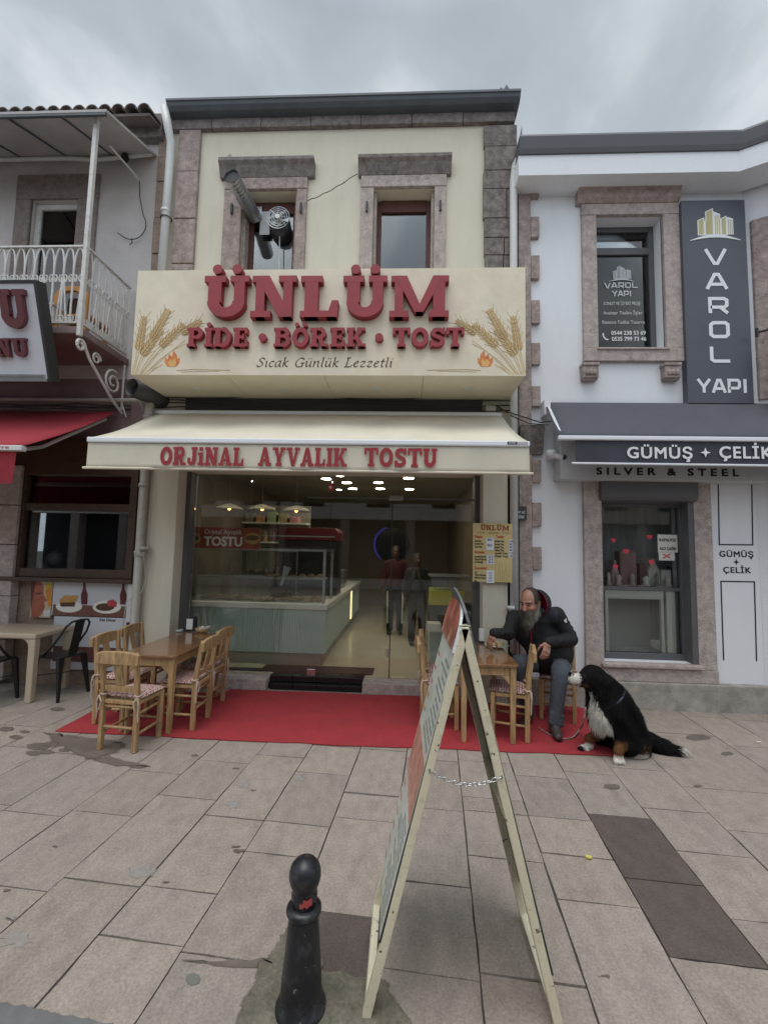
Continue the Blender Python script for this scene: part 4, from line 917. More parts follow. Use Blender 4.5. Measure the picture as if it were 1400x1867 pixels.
m.tube(cc, .006, 5); m.tube([(lp[2][0]+.08, 5.0, b_[2]), (lp[2][0]+.10, 5.05, b_[2]-.3), (lp[2][0]+.07, 5.02, b_[2]-.45), (lp[2][0]-.08, 4.99, b_[2]-.55), (lp[2][0]-.12, 4.99, .5)], .005, 5); m.tube([(lp[2][0]+.09, 5.06, 2.5), (lp[2][0]+.09, 5.05, b_[2]+.02)], .005, 5)
tag(m.build('tied_cable', mat('pale_cable', (.45, .43, .4), .6)), 'pale cable tied around the grey drainpipe and hanging beside it', 'cable')
q0 = F(975, 275, 4.95)
pipe([q0, F(968, 283, 4.97), F(945, 288, 5.03), F(940, 300, 5.07), F(936, 330, 5.09), F(936, 400, 5.09), (fx(936, 720, 5.09), 5.09, fz(936, 1190, 5.09))], .045, MT['pipewhite'], 'white drainpipe with a bent top between cream wall and toothed stone quoins', [F(940, 310, 5.08), F(933, 790, 5.09), F(932, 1108, 5.09)])
# exhaust duct and fan in the left window
du = thing('exhaust_duct', 'spiral steel exhaust duct slanting out of the upper left window', 'duct', F(462, 398, 5.3))
a, b = F(421, 320, 4.72), F(465, 396, 5.32); d = (b-a)/np.linalg.norm(b-a); m = MB()
pts = [a+d*np.linalg.norm(b-a)*t/40 for t in range(41)]; rs_ = [.088+.004*(t % 3 == 0) for t in range(41)]
m.tube(pts, rs_, 18, cap=False); m.build('duct_tube', MT['galv'], du, smooth=True)
m = MB(); m.tube([a+d*.02, a+d*.12], .084, 18); m.build('duct_mouth', MT['black'], du)
m = MB(); pbox(m, 447, 477, 376, 400, 5.33, 5.37); m.build('wall_flange', MT['galv'], du)
fa = thing('exhaust_fan', 'round exhaust fan with a wire guard hanging in the upper left window', 'fan', F(506, 397, 5.25))
q = F(507, 396, 5.2); R_ = .145
m = MB(); m.tube([q+np.array([0, .06, -.02]), q+np.array([0, .26, -.10])], R_*.95, 24); m.build('fan_housing', mat('fan_black', (.02, .022, .03), .4), fa, smooth=True)
m = MB()
for i in range(1, 6): m.tube([(q[0]+R_*i/5*math.cos(t*.2618), q[1]-.02+.004*i, q[2]+R_*i/5*math.sin(t*.2618)) for t in range(24)], .0042, 5, closed=True)
for i in range(8):
    t = i*.785; m.tube([(q[0]+.02*math.cos(t), q[1]-.02, q[2]+.02*math.sin(t)), (q[0]+R_*math.cos(t), q[1], q[2]+R_*math.sin(t))], .004, 5)
m.build('wire_guard', MT['galv'], fa)
m = MB(); m.prism([(q[0]+.03*math.cos(t*.4), q[2]+.03*math.sin(t*.4)) for t in range(16)], q[1]-.03, q[1]+.05); m.build('hub', MT['offwhite'], fa)
for i in range(5):
    t = i*1.2566; m = MB(); m.hexa(*[[(q[0]+r*math.cos(t+o), q[1]+.03+yo+dy, q[2]+r*math.sin(t+o)) for r, o, yo in ((.03, -.3, 0), (.125, -.32, .0), (.125, .32, .03), (.03, .3, .02))] for dy in (0, .004)]); m.build('blade', MT['galv'], fa)
m = MB(); pbox(m, 474, 492, 385, 427, 5.335, 5.34); m.build('board', mat('grey_board', (.45, .47, .48), .6), fa)
MB().tube([F(510, 425, 5.3), F(509, 492, 5.3)], .006, 6).build('pull_cord', MT['pipewhite'], fa)
# wire from left window to right window hood
a, b = F(560, 366, 5.12), F(652, 315, 5.12)
m = MB(); m.tube([a+(b-a)*t/12+np.array([0, 0, -.03*math.sin(math.pi*t/12)+.008*math.sin(t*2)]) for t in range(13)], .005, 5); m.tube([a+(b-a)*.72, a+(b-a)*.75+np.array([0, -.02, -.06])], .004, 4)
tag(m.build('wall_wire', MT['cable']), 'thin black wire strung between the two upper window hoods', 'wire')

# ================================================================== MENU BOARD on right pilaster
mb_ = thing('menu_board', 'yellow printed price board hung on the right cream pilaster', 'board', F(902, 1062, 5.06))
YM = 5.055
m = MB(); mx0, mx1 = fx(862, 1008, YM), fx(941, 1008, YM); mz0, mz1 = fz(901, 1061.5, YM), fz(901, 954.5, YM)
m.box(mx0, mx1, YM, YM+.012, mz0, mz1); m.build('panel', mat('yellow_print', (.60, .49, .24), .45, var=.1, vscale=4), mb_)
MT['brownred'] = mat('brown_red_print', (.30, .08, .03), .6)
slab_word('ÜNLÜM', 876, 928, 957.5, 967, YM, .002, MT['brownred'], mb_, gap=.1, single=True)
txt('PİDE • BÖREK • TOST', 871, 931, 970, 973.5, YM, mat('tan_print', (.36, .22, .1), .6), mb_, bold=.02)
MT['redh'] = mat('red_heading', (.5, .06, .03), .6)
for w_, a, b, y_ in (('Pideler', 865, 880, 976), ('Börekler', 865, 884, 1004), ('İçecekler', 865, 888, 1033), ('Tostlar', 904, 919, 976)): txt(w_, a, b, y_, y_+5, YM, MT['redh'], mb_, bold=.03)
for w_, a, b, y_ in (('Sade Pide', 865, 877, 984.5), ('Sucuklu Pide', 865, 881, 989.5), ('Açık Pide', 865, 879, 995), ('Kıymalı Börek', 865, 886, 1013), ('Peynirli Börek', 865, 887, 1018), ('Su Böreği', 865, 880, 1023), ('Çay', 865, 870, 1041.5), ('Türk Kahvesi', 865, 885, 1046.5), ('Meyve Suyu', 865, 885, 1051.5), ('Su', 865, 869, 1057),
                      ('Sucuklu Tost', 902, 919, 985), ('Karışık Tost', 902, 918, 990.5), ('Kaşarlı Tost', 902, 918, 996), ('Salamlı Tost', 902, 919, 1001.5), ('Ayvalık Tostu', 902, 925, 1007), ('Özel Tost', 902, 926, 1012.5)): txt(w_, a, b, y_, y_+3.6, YM, MT['black'], mb_, bold=.03)
for a, b, y0_, y1_ in ((886, 900, 980, 1003), (888, 900, 1012, 1029), (887, 901, 1040, 1063), (928, 939, 984, 1017)): m = MB(); pbox(m, a, b, y0_, y1_, YM-.004, YM-.001); m.build('price_sticker', MT['whiteprint'], mb_)
MT['ink'] = mat('blue_ink', (.08, .07, .2), .6)
for w_, a, b, y_ in (('80', 888, 897, 981.5), ('80', 888, 897, 991.5)): txt(w_, a, b, y_, y_+5, YM-.0042, MT['ink'], mb_)
for i in range(3): txt(('25 ₺', '25 ₺', '30 ₺')[i], 890, 899, 1013.5+i*5, 1017+i*5, YM-.0042, MT['ink'], mb_, bold=.02)
for i in range(6): txt(('100', '80 ₺', '80 ₺', '80 ₺', '120', '140 ₺')[i], 929, 938, 985.5+i*5.3, 989+i*5.3, YM-.0042, MT['ink'], mb_, bold=.02)
for i in range(4): txt(('10', '25', '20', '10')[i], 891, 897, 1043+i*4.6, 1046+i*4.6, YM-.0042, MT['ink'], mb_)
m = MB()
for i in range(9):
    a = 903+i*4.2; stroke_mb(m, [(fx(a+dx_, y_, YM), fz(a+dx_, y_, YM)) for dx_, y_ in ((0, 1061), (1.5*math.sin(i), 1045), (3*math.sin(i*2), 1030+4*math.cos(i*3)))], .008, YM, YM-.0015-.0001*i)
m.build('wheat_print', mat('pale_wheat', (.50, .38, .16), .6), mb_)
m = MB(); m.tube([(mx1-.12, YM+.02, mz0+.06), (mx1-.12, 5.1, mz0+.06)], .006, 6); m.tube([(mx0+.15, YM+.02, mz1-.06), (mx0+.15, 5.12, mz1-.06)], .006, 6); m.build('hook', MT['cable'], mb_)
m = MB(); q = F(928, 1112, 5.04); m.tube([F(916, 1140, 5.1), F(922, 1136, 5.08), F(927, 1128, 5.07), F(929, 1112, 5.06)], .006, 5); tag(m.build('loose_cable', MT['pipewhite']), 'short pale cable curling beside the right drainpipe behind the seated man', 'cable')
# ================================================================== RIGHT BUILDING
rb_ = thing('neighbour_building', 'white two storey neighbour building with toothed stone quoins and grey shopfront', 'building', (2.7, YF, 0))
RX0, RX1 = XR+.02, fx(1362, 560)
def hole(mb, x0, x1, z0, z1, hs, y0, y1):
    """wall with rectangular holes (sorted, non overlapping in x)"""
    xs_ = [x0]
    for h in hs: xs_ += [h[0], h[1]]
    xs_.append(x1)
    for i in range(0, len(xs_), 2): mb.box(xs_[i], xs_[i+1], y0, y1, z0, z1)
    for h in hs: mb.box(h[0], h[1], y0, y1, z0, h[2]); mb.box(h[0], h[1], y0, y1, h[3], z1)
uw = (fx(1086, 515), fx(1208, 515), fz(1147, 637), fz(1147, 396)); lw = (fx(1096, 1060), fx(1256, 1060), fz(1180, 1207), fz(1180, 876))
zc0 = fz(1150, 328); m = MB(); zm = 2.95
hole(m, RX0, RX1, zm, zc0+.3, [uw], YF, YF+.3); m.build('wall', MT['white'], rb_)
m = MB(); hole(m, RX0, RX1, .2, zm-.001, [lw], YF, YF+.3); m.build('wall', MT['white'], rb_)
blocks('plinth', 1010, 1362, 1241, 1296, YF, mat('concrete_plinth', (.34, .31, .28), .95, var=.25, vscale=6, bump=.5, bscale=40, dark=(.17, .15, .13), dscale=4, damt=.5), rb_, 1, x01=(RX0, RX1+1.2), front=.09)
zpl = fz(1180, 1241)
# quoins
q0_, q1_, q2_ = fx(944, 700), fx(967, 700), fx(983, 700); m = MB(); z0_ = .4; zq = fz(965, 345)
teeth = [(400, 437), (470, 512), (551, 593), (628, 667), (706, 743)]
m.box(q0_, q1_, YF-.05, YF+.02, z0_, zq)
tz = [(fz(965, b), fz(965, a)) for a, b in teeth]+[(fz(965, b), fz(965, a)) for a, b in ((840, 880), (917, 960), (997, 1038))]+[(zq-.14, zq)]
for a, b in tz: m.box(q1_+.001, q2_, YF-.054, YF+.02, a, b)
m.build('quoin', MT['stone'], rb_, bevel=.006)
m = MB(); za, zb = fz(965, 345), fz(965, 319); m.prism([(YF-.054, za), (YF+.02, za), (YF+.02, zb), (YF-.13, zb), (YF-.12, zb-.05), (YF-.07, za+.03)][::-1], q0_-.002, q2_+.03, 'x'); m.build('capital', MT['stonedark'], rb_, bevel=.005)
m = MB(); za, zb = fz(960, 830), fz(960, 780); m.prism([(YF-.054, za), (YF+.02, za), (YF+.02, zb), (YF-.14, zb), (YF-.13, zb-.06), (YF-.07, za+.05)][::-1], q0_-.002, q2_+.02, 'x'); m.build('cornice_block', MT['stonedark'], rb_, bevel=.006)
# cornice: fascia + gutter, bending towards the street at the right
Yg = 4.84
zg0_, zg1_, zf0 = fz(1150, 273, Yg), fz(1150, 243, Yg), fz(1150, 310, Yg)
xc = fx(1350, 250, Yg); xl = fx(947, 262, Yg)
wing = Vector((1.0, -.55, 0)).normalized()
def sweep(prof, name, mt):   # profile (y,z) swept along the facade and then along the wing
    m = MB(); st_ = [(xl, 0.0), (xc, 0.0), (xc+2.6, -1.43)]
    n = len(prof); vs = []
    for sx_, dy in st_: vs += [(sx_, y+dy, z) for y, z in prof]
    fs = [(i*n+k, i*n+(k+1) % n, (i+1)*n+(k+1) % n, (i+1)*n+k) for i in range(2) for k in range(n)]+[tuple(range(n-1, -1, -1)), tuple(range(2*n, 3*n))]
    return m.add(vs, fs).build(name, mt, rb_)
sweep([(Yg+.04, zf0), (YF+.1, zf0+.0), (YF+.1, zg0_), (Yg+.04, zg0_)], 'fascia', MT['white'])
sweep([(Yg+.02, zg0_+.001), (YF+.1, zg0_+.001), (YF+.1, zg1_), (Yg-.02, zg1_), (Yg-.03, zg1_-.03), (Yg, zg0_+.05)], 'gutter', mat('grey_gutter', (.10, .10, .115), .5))
m = MB(); sp = F(950, 240, Yg); m.prism([(xl+.005, zg1_-.01), (xl+.03, zg1_-.01), (xl+.03, zg1_+.14)], Yg, Yg+.02); m.build('gutter_spike', MT['gutter'], rb_)
# wing wall
m = MB(); xw, yw = RX1, YF
m.hexa([(xw+.002, yw, .0), (xw+2.4, yw-1.32, 0), (xw+2.4, yw-1.1, 0), (xw+.002, yw+.25, 0)], [(xw+.002, yw, zc0+.3), (xw+2.4, yw-1.32, zc0+.3), (xw+2.4, yw-1.1, zc0+.3), (xw+.002, yw+.25, zc0+.3)]); m.build('wing_wall', MT['white'], rb_)
m = MB(); m.hexa([(xw+.05, yw-.06, 3.5), (xw+.45, yw-.28, 3.5), (xw+.45, yw-.2, 3.5), (xw+.05, yw+.02, 3.5)], [(xw+.05, yw-.06, 5.7), (xw+.45, yw-.28, 5.7), (xw+.45, yw-.2, 5.7), (xw+.05, yw+.02, 5.7)]); m.build('window_surround', MT['stone'], rb_, bevel=.01)
m = MB(); m.hexa([(xw+.10, yw-.09, .0), (xw+.6, yw-.37, 0), (xw+.6, yw-.25, 0), (xw+.10, yw+.0, 0)], [(xw+.10, yw-.09, 2.6), (xw+.6, yw-.37, 2.6), (xw+.6, yw-.25, 2.6), (xw+.10, yw, 2.6)]); m.build('door_surround', MT['stone'], rb_, bevel=.01)
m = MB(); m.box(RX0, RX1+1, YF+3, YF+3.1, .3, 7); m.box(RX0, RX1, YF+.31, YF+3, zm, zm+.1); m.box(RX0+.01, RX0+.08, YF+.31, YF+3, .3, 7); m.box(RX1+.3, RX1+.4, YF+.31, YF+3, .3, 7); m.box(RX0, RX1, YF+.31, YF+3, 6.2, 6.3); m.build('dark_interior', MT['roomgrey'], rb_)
m = MB(); m.box(xl+.05, RX1+2, YF+.11, YF+3.1, zg1_-.05, zg1_); m.build('roof_slab', MT['gutter'], rb_)
m = MB(); m.box(RX0, RX1, YF+.301, YF+.6, .0, .36); m.build('floor_edge', MT['stone'], rb_)
# upper window
ws = MB(); s0, s1 = fx(1060, 515), fx(1240, 515); zb_, zt_ = fz(1147, 661), fz(1147, 376)
ws.box(s0, uw[0], YF-.05, YF+.02, uw[2], uw[3]); ws.box(uw[1], s1, YF-.05, YF+.02, uw[2], uw[3]); ws.box(s0-.004, s1+.004, YF-.054, YF+.02, uw[3]+.002, zt_); ws.box(s0-.004, s1+.004, YF-.056, YF+.02, zb_, uw[2]-.002)
wf = MB(); y = YF+.16; b_ = .06
a0, a1, c0, c1 = uw
def frame(mb, x0, x1, z0, z1, y0, y1, b): mb.box(x0, x0+b, y0, y1, z0, z1); mb.box(x1-b, x1, y0, y1, z0, z1); mb.box(x0+b, x1-b, y0+.002, y1, z0, z0+b); mb.box(x0+b, x1-b, y0+.002, y1, z1-b, z1)
frame(wf, a0+.002, a1-.002, c0, c1, y, y+.07, b_); tz_ = fz(1147, 463, y); wf.box(a0+b_, a1-b_, y+.003, y+.07, tz_, tz_+.09)
W1 = wf.build('window', MT['frame'], rb_, bevel=.004)
ws.build('surround', MT['stonepale'], W1, bevel=.006)
hd = MB(); za, zb2 = zt_+.002, fz(1147, 349); hd.prism([(YF-.06, za), (YF+.02, za), (YF+.02, zb2), (YF-.15, zb2), (YF-.15, zb2-.04), (YF-.11, zb2-.06), (YF-.10, za+.04)][::-1], fx(1053, 360, 5.12), fx(1240, 360, 5.12), 'x'); hd.build('hood', MT['stone'], W1, bevel=.005)
MB().box(a0+b_, a1-b_, y+.03, y+.034, c0+b_, tz_).build('pane', MT['dimglass'], W1); MB().box(a0+b_, a1-b_, y+.03, y+.034, tz_+.09, c1-b_).build('pane', MT['glass'], W1)
MB().box(a0-.02, a1+.02, YF-.075, YF+.15, c0-.03, c0-.003).build('sill', MT['stonepale'], W1, bevel=.008)
MB().box(a0+.06, a1-.06, y+.075, y+.08, tz_+.05, c1-.03).build('reflection_sheet', mat('pale_reflection', (.8, .82, .84), .9), W1)  # white sheet behind the pane stands in for the transom's bright reflection
for c_ in (1076, 1225):
    m = MB(); xx0, xx1 = fx(c_-14, 676, 5.12), fx(c_+14, 676, 5.12); z0_, z1_ = fz(c_, 692, 5.12), fz(c_, 662, 5.12)
    m.box(xx0, xx1, YF-.10, YF+.02, z0_+.02, z1_-.035); m.box(xx0-.01, xx1+.01, YF-.115, YF+.02, z1_-.034, z1_); m.box(xx0+.005, xx1-.005, YF-.08, YF+.02, z0_, z0_+.019)
    for k in range(3): m.lathe([(.004, 0), (.022, .02), (.024, .05), (.006, .075)], (xx0+(xx1-xx0)*(.25+.25*k), YF-.105, z0_+.04), 8)
    m.build('corbel', MT['stone'], W1, bevel=.004)
YP = y+.026
MT['sticker'] = mat('pale_sticker', (.55, .58, .6), .6)
def cityscape(c, base, w, h, Y, mt1, mt2, parent, d=.003):
    """five stepped tower bars on a curved ground line"""
    m = MB(); g = MB(); z0 = fz(c, base, Y); x0 = fx(c-w/2, base, Y); x1 = fx(c+w/2, base, Y); W_ = x1-x0; Hh = fz(c, base-h, Y)-z0
    tow = [(.17, .30, .60, .70), (.30, .42, .60, .60), (.33, .48, .95, 1.08), (.48, .63, .98, .86), (.63, .74, .66, .76), (.74, .88, .74, .66)]
    for i, (a, b, t0, t1) in enumerate(tow):
        pts = [(x0+W_*a, z0), (x0+W_*b-.004*W_/.4, z0), (x0+W_*b-.004*W_/.4, z0+Hh*t1), (x0+W_*a, z0+Hh*t0)]
        (g if i % 2 == 0 else m).prism(pts, Y-d-.0004*i, Y)
        if i % 2 == 0: stroke_mb(m, pts, W_*.018, Y, Y-d-.003-.0001*i, True)
        if i % 2:
            for k in range(1, 4): xx = x0+W_*(a+(b-a)*k/4); g.box(xx-W_*.008, xx+W_*.008, Y-d-.0035, Y, z0, z0+Hh*min(t0, t1)*.93)
    up_ = [(x0+W_*t/12, z0-Hh*.22+Hh*.24*math.sin(math.pi*t/12)) for t in range(13)]; lo_ = [(x0+W_*t/12, z0-Hh*.24+Hh*.13*math.sin(math.pi*t/12)) for t in range(12, -1, -1)]
    m.prism((up_+lo_)[::-1], Y-d-.004, Y)
    o = m.build('tower_emblem', mt1, parent); g.build('tower_bars', mt2, o); return o
cityscape(1133, 508, 46, 22, YP, MT['sticker'], mat('sticker_grey', (.35, .37, .39), .6), W1)
techno_word('VAROL', 1102, 1162, 515, 525, YP, MT['sticker'], W1); techno_word('YAPI', 1116, 1150, 530, 540, YP, MT['sticker'], W1)
for w_, a, b, y_ in (('KONUT VE İŞYERİ PROJE', 1100, 1167, 550), ('Anahtar Teslim İşler', 1099, 1171, 567), ('Restore Tadilat Tasarım', 1098, 1175, 584)): txt(w_, a, b, y_, y_+6, YP, MT['sticker'], W1, bold=.01)
txt('0544 238 53 69', 1114, 1177, 603, 610, YP, MT['whiteprint'], W1, bold=.02); txt('0535 799 73 46', 1115, 1178, 614, 621, YP, MT['whiteprint'], W1, bold=.02)
m = MB(); stroke_mb(m, [(fx(a, b, YP), fz(a, b, YP)) for a, b in ((1099, 607), (1100, 613), (1104, 618), (1109, 619))], .018, YP, YP-.002); m.build('phone_symbol', MT['whiteprint'], W1)
# vertical sign
YV = 5.10
vs_ = thing('vertical_sign', 'tall slate grey vertical sign with white letters reading VAROL YAPI', 'sign', F(1310, 728, YV))
m = MB(); m.box(fx(1248, 545, YV), fx(1366, 545, YV), YV, YF-.005, fz(1308, 735, YV), fz(1308, 364, YV)); m.build('panel', MT['navy'], vs_, bevel=.004)
cityscape(1303, 428, 92, 44, YV, MT['whiteprint'], MT['goldprint'], vs_)
for ch, c_, a, b in (('V', 1304, 454, 482), ('A', 1306, 498, 527), ('R', 1309, 542, 571), ('O', 1311, 586, 616), ('L', 1312, 632, 661)):
    m = MB(); techno(ch, m, fx(c_-18, (a+b)/2, YV), fx(c_+18, (a+b)/2, YV), fz(c_, b, YV), fz(c_, a, YV), YV, .006, .2); m.build('letter', MT['whiteprint'], vs_)
techno_word('YAPI', 1272, 1361, 691, 716, YV, MT['whiteprint'], vs_)
# dark awning
da = thing('grey_awning', 'slate grey awning with a white bar over the silver shop front', 'awning', (3, 5.15, 3.4))
Y1, Y0_ = 5.12, 4.62
dz0, dz1_, dzb, dzv = fz(1200, 735, Y1), fz(1200, 796, Y0_), fz(1200, 804, Y0_), fz(1230, 846, Y0_)
dx0, dx0f = fx(992, 736, Y1), fx(1017, 797, Y0_); dx1 = 5.2
m = MB(); m.grid(lambda u, v: ((dx0+(dx0f-dx0)*v)*(1-u)+dx1*u, Y1+(Y0_-Y1)*v, dz0+(dz1_-dz0)*v-.015*math.sin(math.pi*v)), 20, 8); f_ = m.build('cloth', MT['navycloth'], da, smooth=True); so = f_.modifiers.new('thick', 'SOLIDIFY'); so.thickness = .004
MB().box(dx0f, dx1, Y0_-.03, Y0_+.03, dzb, dz1_).build('front_bar', MT['bar'], da, bevel=.01)
vx0 = fx(1049, 825, Y0_)
m = MB(); m.grid(lambda u, v: (vx0+(dx1-vx0)*u, Y0_+.006*math.sin(u*40)*v, dzb-.001+(dzv-dzb)*v), 60, 4); va2 = m.build('valance', MT['darkvalance'], da, smooth=True)
MB().tube([(vx0-.04, Y0_, dzv-.004), (dx1, Y0_, dzv-.004)], .012, 8).build('hem_rod', MT['bar'], va2)
txt('GÜMÜŞ', 1143, 1262, 815, 836, Y0_-.012, MT['whiteprint'], va2, dup=.06, space=1.12); txt('ÇELİK', 1311, 1408, 814, 836, Y0_-.012, MT['whiteprint'], va2, dup=.06, space=1.12)
def star(c, cy, r, Y, mt, parent):
    pts = []
    for k in range(8): rr_ = r if k % 2 == 0 else r*.36; pts.append((fx(c, cy, Y)+rr_*math.cos(k*.7854), fz(c, cy, Y)+rr_*math.sin(k*.7854)))
    MB().prism(pts, Y-.002, Y).build('star_emblem', mt, parent)
star(1286, 825, .052, Y0_-.012, MT['whiteprint'], va2)
m = MB(); m.box(dx0-.02, dx0+.05, 5.05, YF, dz0-.16, dz0+.01); m.build('end_bracket', MT['bar'], da); m = MB(); m.tube([(dx0+.03, 5.08, dz0-.06), (dx0f+.05, Y0_, dz1_-.03)], .02, 8); m.build('side_arm', MT['bar'], da)
# grey sign box under the awning
YG2 = 4.95
gs = thing('fascia_sign', 'pale grey sign box reading SILVER & STEEL under the slate awning', 'sign', (3, YG2, 2.6))
m = MB(); m.box(fx(1022, 840, YG2), dx1, YG2, YF-.01, fz(1200, 875, YG2), fz(1200, 800, YG2)+.12); m.build('panel', MT['greysign'], gs, bevel=.004)
txt('SILVER & STEEL', 1087, 1347, 853.5, 867, YG2, MT['black'], gs, dup=.08, space=1.6, depth=.004)
# lower window with shutter box
ws = MB(); s0, s1 = fx(1063, 1040), fx(1296, 1040); b0 = fz(1180, 1217)
ws.box(s0, lw[0]-.001, YF-.05, YF+.02, b0, fz(1180, 870)+.1); ws.box(lw[1]+.05, s1, YF-.05, YF+.02, b0, fz(1180, 870)+.1); ws.box(s0-.005, s1+.005, YF-.06, YF+.02, fz(1180, 1241), b0-.002)
wf = MB(); y = YF+.10; a0, a1, c0, c1 = lw[0], lw[1], lw[2], fz(1180, 912)
frame(wf, a0, a1+.049, c0, c1, y, y+.09, .07); 
W2 = wf.build('shop_window', MT['frame'], rb_, bevel=.004); ws.build('surround', MT['stonepale'], W2, bevel=.006)
m = MB(); m.box(a1-.01, a1+.05, YF-.04, y-.001, c0, lw[3]); m.build('shutter_rail', MT['frame'], W2)
m = MB(); sh0, sh1 = fz(1180, 914, 5.08), fz(1180, 868, 5.08); m.prism([(YF+.1, sh0), (YF-.08, sh0+.01), (YF-.12, sh0+.05), (YF-.12, sh1), (YF+.1, sh1)], a0-.03, fx(1274, 890, 5.08), 'x'); m.build('shutter_box', MT['frame'], W2, bevel=.01)
MB().box(a0+.07, a1-.02, y+.04, y+.046, c0+.07, c1-.07).build('pane', MT['shopglass'], W2)
m = MB(); m.box(a0-.04, a1+.07, YF-.10, y-.001, c0-.055, c0-.004); m.build('sill', MT['stonepale'], W2, bevel=.015)
# showcase behind the pane
YC = y+.055
cs = thing('jewellery_showcase', 'white framed jewellery showcase standing behind the lower shop window', 'showcase', F(1170, 1198, YC))
m = MB(); x0_, x1_ = fx(1104, 1135, YC), fx(1232, 1135, YC); z0_, z1_ = fz(1170, 1200, YC), fz(1170, 1077, YC)
frame(m, x0_, x1_-.13, z0_, z1_, YC, YC+.04, .035); m.box(x0_+.03, x1_-.14, YC+.001, YC+.04, z1_-.10, z1_-.036); m.box(x1_-.10, x1_, YC, YC+.04, z0_, z1_); m.build('white_frame', MT['offwhite'], cs, bevel=.003)
MB().box(x0_-.03, x1_+.1, YC-.02, YC+.5, z1_+.003, z1_+.045).build('top_shelf', MT['frame'], cs)
MB().box(x0_+.02, x1_-.02, YC+.05, YC+.5, z0_, z0_+.03).build('base_shelf', MT['offwhite'], cs)
MB().box(x0_+.02, x1_-.02, YC+.5, YC+.52, z0_, z1_).build('back_panel', mat('grey_back', (.45, .46, .47), .7), cs)
r = random.Random(9); m = MB()
for i in range(70):
    xx = r.uniform(x0_+.06, x1_-.2); yy = r.uniform(YC+.06, YC+.4); h = r.uniform(.008, .04)*(1.6 if xx < x0_+.3 else 1)
    m.tube([(xx, yy, z0_+.031), (xx+r.uniform(-.01, .01), yy, z0_+.031+h)], r.uniform(.006, .016), 6)
o = m.build('jewellery', mat('silver_pieces', (.7, .72, .74), .35, .3), cs); o['kind'] = 'stuff'
# things on the showcase: display busts and boxes
zt_ = z1_+.046; r = random.Random(2)
for i, (a, h, w_, c_) in enumerate(((1118, .30, .10, (.55, .40, .38)), (1142, .42, .20, (.36, .22, .22)), (1168, .27, .09, (.12, .05, .05)), (1188, .34, .15, (.66, .63, .56)), (1210, .20, .12, (.65, .64, .62)), (1226, .24, .08, (.10, .10, .11)))):
    xx = fx(a, 1050, YC+.2); t = tag(MB().prism([(xx-w_/2, zt_), (xx+w_/2, zt_), (xx+w_/2*.9, zt_+h*.55), (xx+w_/2*.35, zt_+h*.8), (xx+w_/2*.3, zt_+h), (xx-w_/2*.3, zt_+h), (xx-w_/2*.35, zt_+h*.8), (xx-w_/2*.9, zt_+h*.55)] if i in (0, 3, 5) else [(xx-w_/2, zt_), (xx+w_/2, zt_), (xx+w_/2, zt_+h), (xx-w_/2, zt_+h)], YC+.14, YC+.30).build('display_stand', mat('stand_%d' % i, c_, .8, var=.1), bevel=.02),
        ['small pinkish bust shaped display stand at the left end of the showcase top', 'tall dull maroon display panel on the showcase top', 'narrow dark red display stand beside the maroon panel', 'cream bust shaped necklace stand on the showcase top', 'low pale grey display box on the showcase top', 'dark grey bust shaped stand at the right end of the showcase top'][i], 'display stand', 'display stands in the jewellery window')
for i, (a, h, w_, c_) in enumerate(((1110, .16, .06, (.6, .5, .45)), (1128, .13, .08, (.7, .55, .52)), (1153, .15, .07, (.5, .42, .40)), (1178, .12, .09, (.72, .70, .66)), (1198, .17, .05, (.3, .3, .32)), (1218, .12, .08, (.68, .62, .60)))):
    xx = fx(a, 1060, YC+.08); tag(MB().lathe([(w_*.5, 0), (w_*.55, .01), (w_*.3, h*.4), (w_*.45, h*.7), (w_*.2, h)], (xx, YC+.085, zt_), 12).build('trinket_holder', mat('holder_%d' % i, c_, .5), smooth=True), ('beige trinket holder', 'pinkish trinket holder', 'brownish trinket holder', 'cream trinket holder', 'dark grey trinket holder', 'pale rose trinket holder')[i]+' in the front row on the jewellery showcase', 'holder', 'trinket holders in the jewellery window')
m = MB()
for i in range(30):
    xx = r.uniform(x0_+.03, x1_-.1); yy = YC+r.uniform(0, .12); m.box(xx-.03, xx+.03, yy, yy+.02, zt_+.001*(i % 5), zt_+.006+.002*(i % 9))
o = m.build('trinkets', mat('pink_trinkets', (.5, .36, .34), .6, var=.4, vscale=30)); tag(o, 'scattered pinkish trinkets lying along the front of the showcase top', 'trinkets', kind='stuff')
# back fittings
m = MB(); m.box(x0_-.2, x1_+.4, YF+.75, YF+.77, .6, 2.4); m.build('back_drape', mat('drape', (.34, .34, .35), .9, var=.25, vscale=4, stretch=(5, 1, .4)), rb_)
# hearts on the glass, notice
YH = y+.036
for i, (a, b, s_) in enumerate(((1118, 985, .032), (1184, 979, .036), (1141, 1005, .038), (1122, 1033, .034), (1187, 1025, .038))):
    q = F(a, b, YH); pts = []
    for t in range(24):
        th = t*2*math.pi/24; pts.append((q[0]+s_*(16*math.sin(th)**3)/17, q[2]+s_*(13*math.cos(th)-5*math.cos(2*th)-2*math.cos(3*th)-math.cos(4*th))/17))
    tag(MB().prism(pts[::-1], YH-.002, YH).build('paper_heart', mat('heart_red_%d' % i, (.62, .06, .09), .7)), ['small red paper heart at the upper left of the jewellery window', 'red paper heart at the upper middle of the jewellery window', 'red paper heart left of the middle over the maroon panel', 'red paper heart low at the left of the jewellery window', 'red paper heart over the cream necklace stand'][i], 'paper heart', 'paper hearts on the jewellery window')
nt_ = thing('paper_notice', 'white paper notice stuck at the right of the jewellery window', 'notice', F(1217, 1022, YH))
m = MB(); pbox(m, 1199, 1235, 975, 1007, YH-.002, YH); pbox(m, 1201, 1230, 1007.2, 1022, YH-.002, YH); m.build('sheet', MT['offwhite'], nt_)
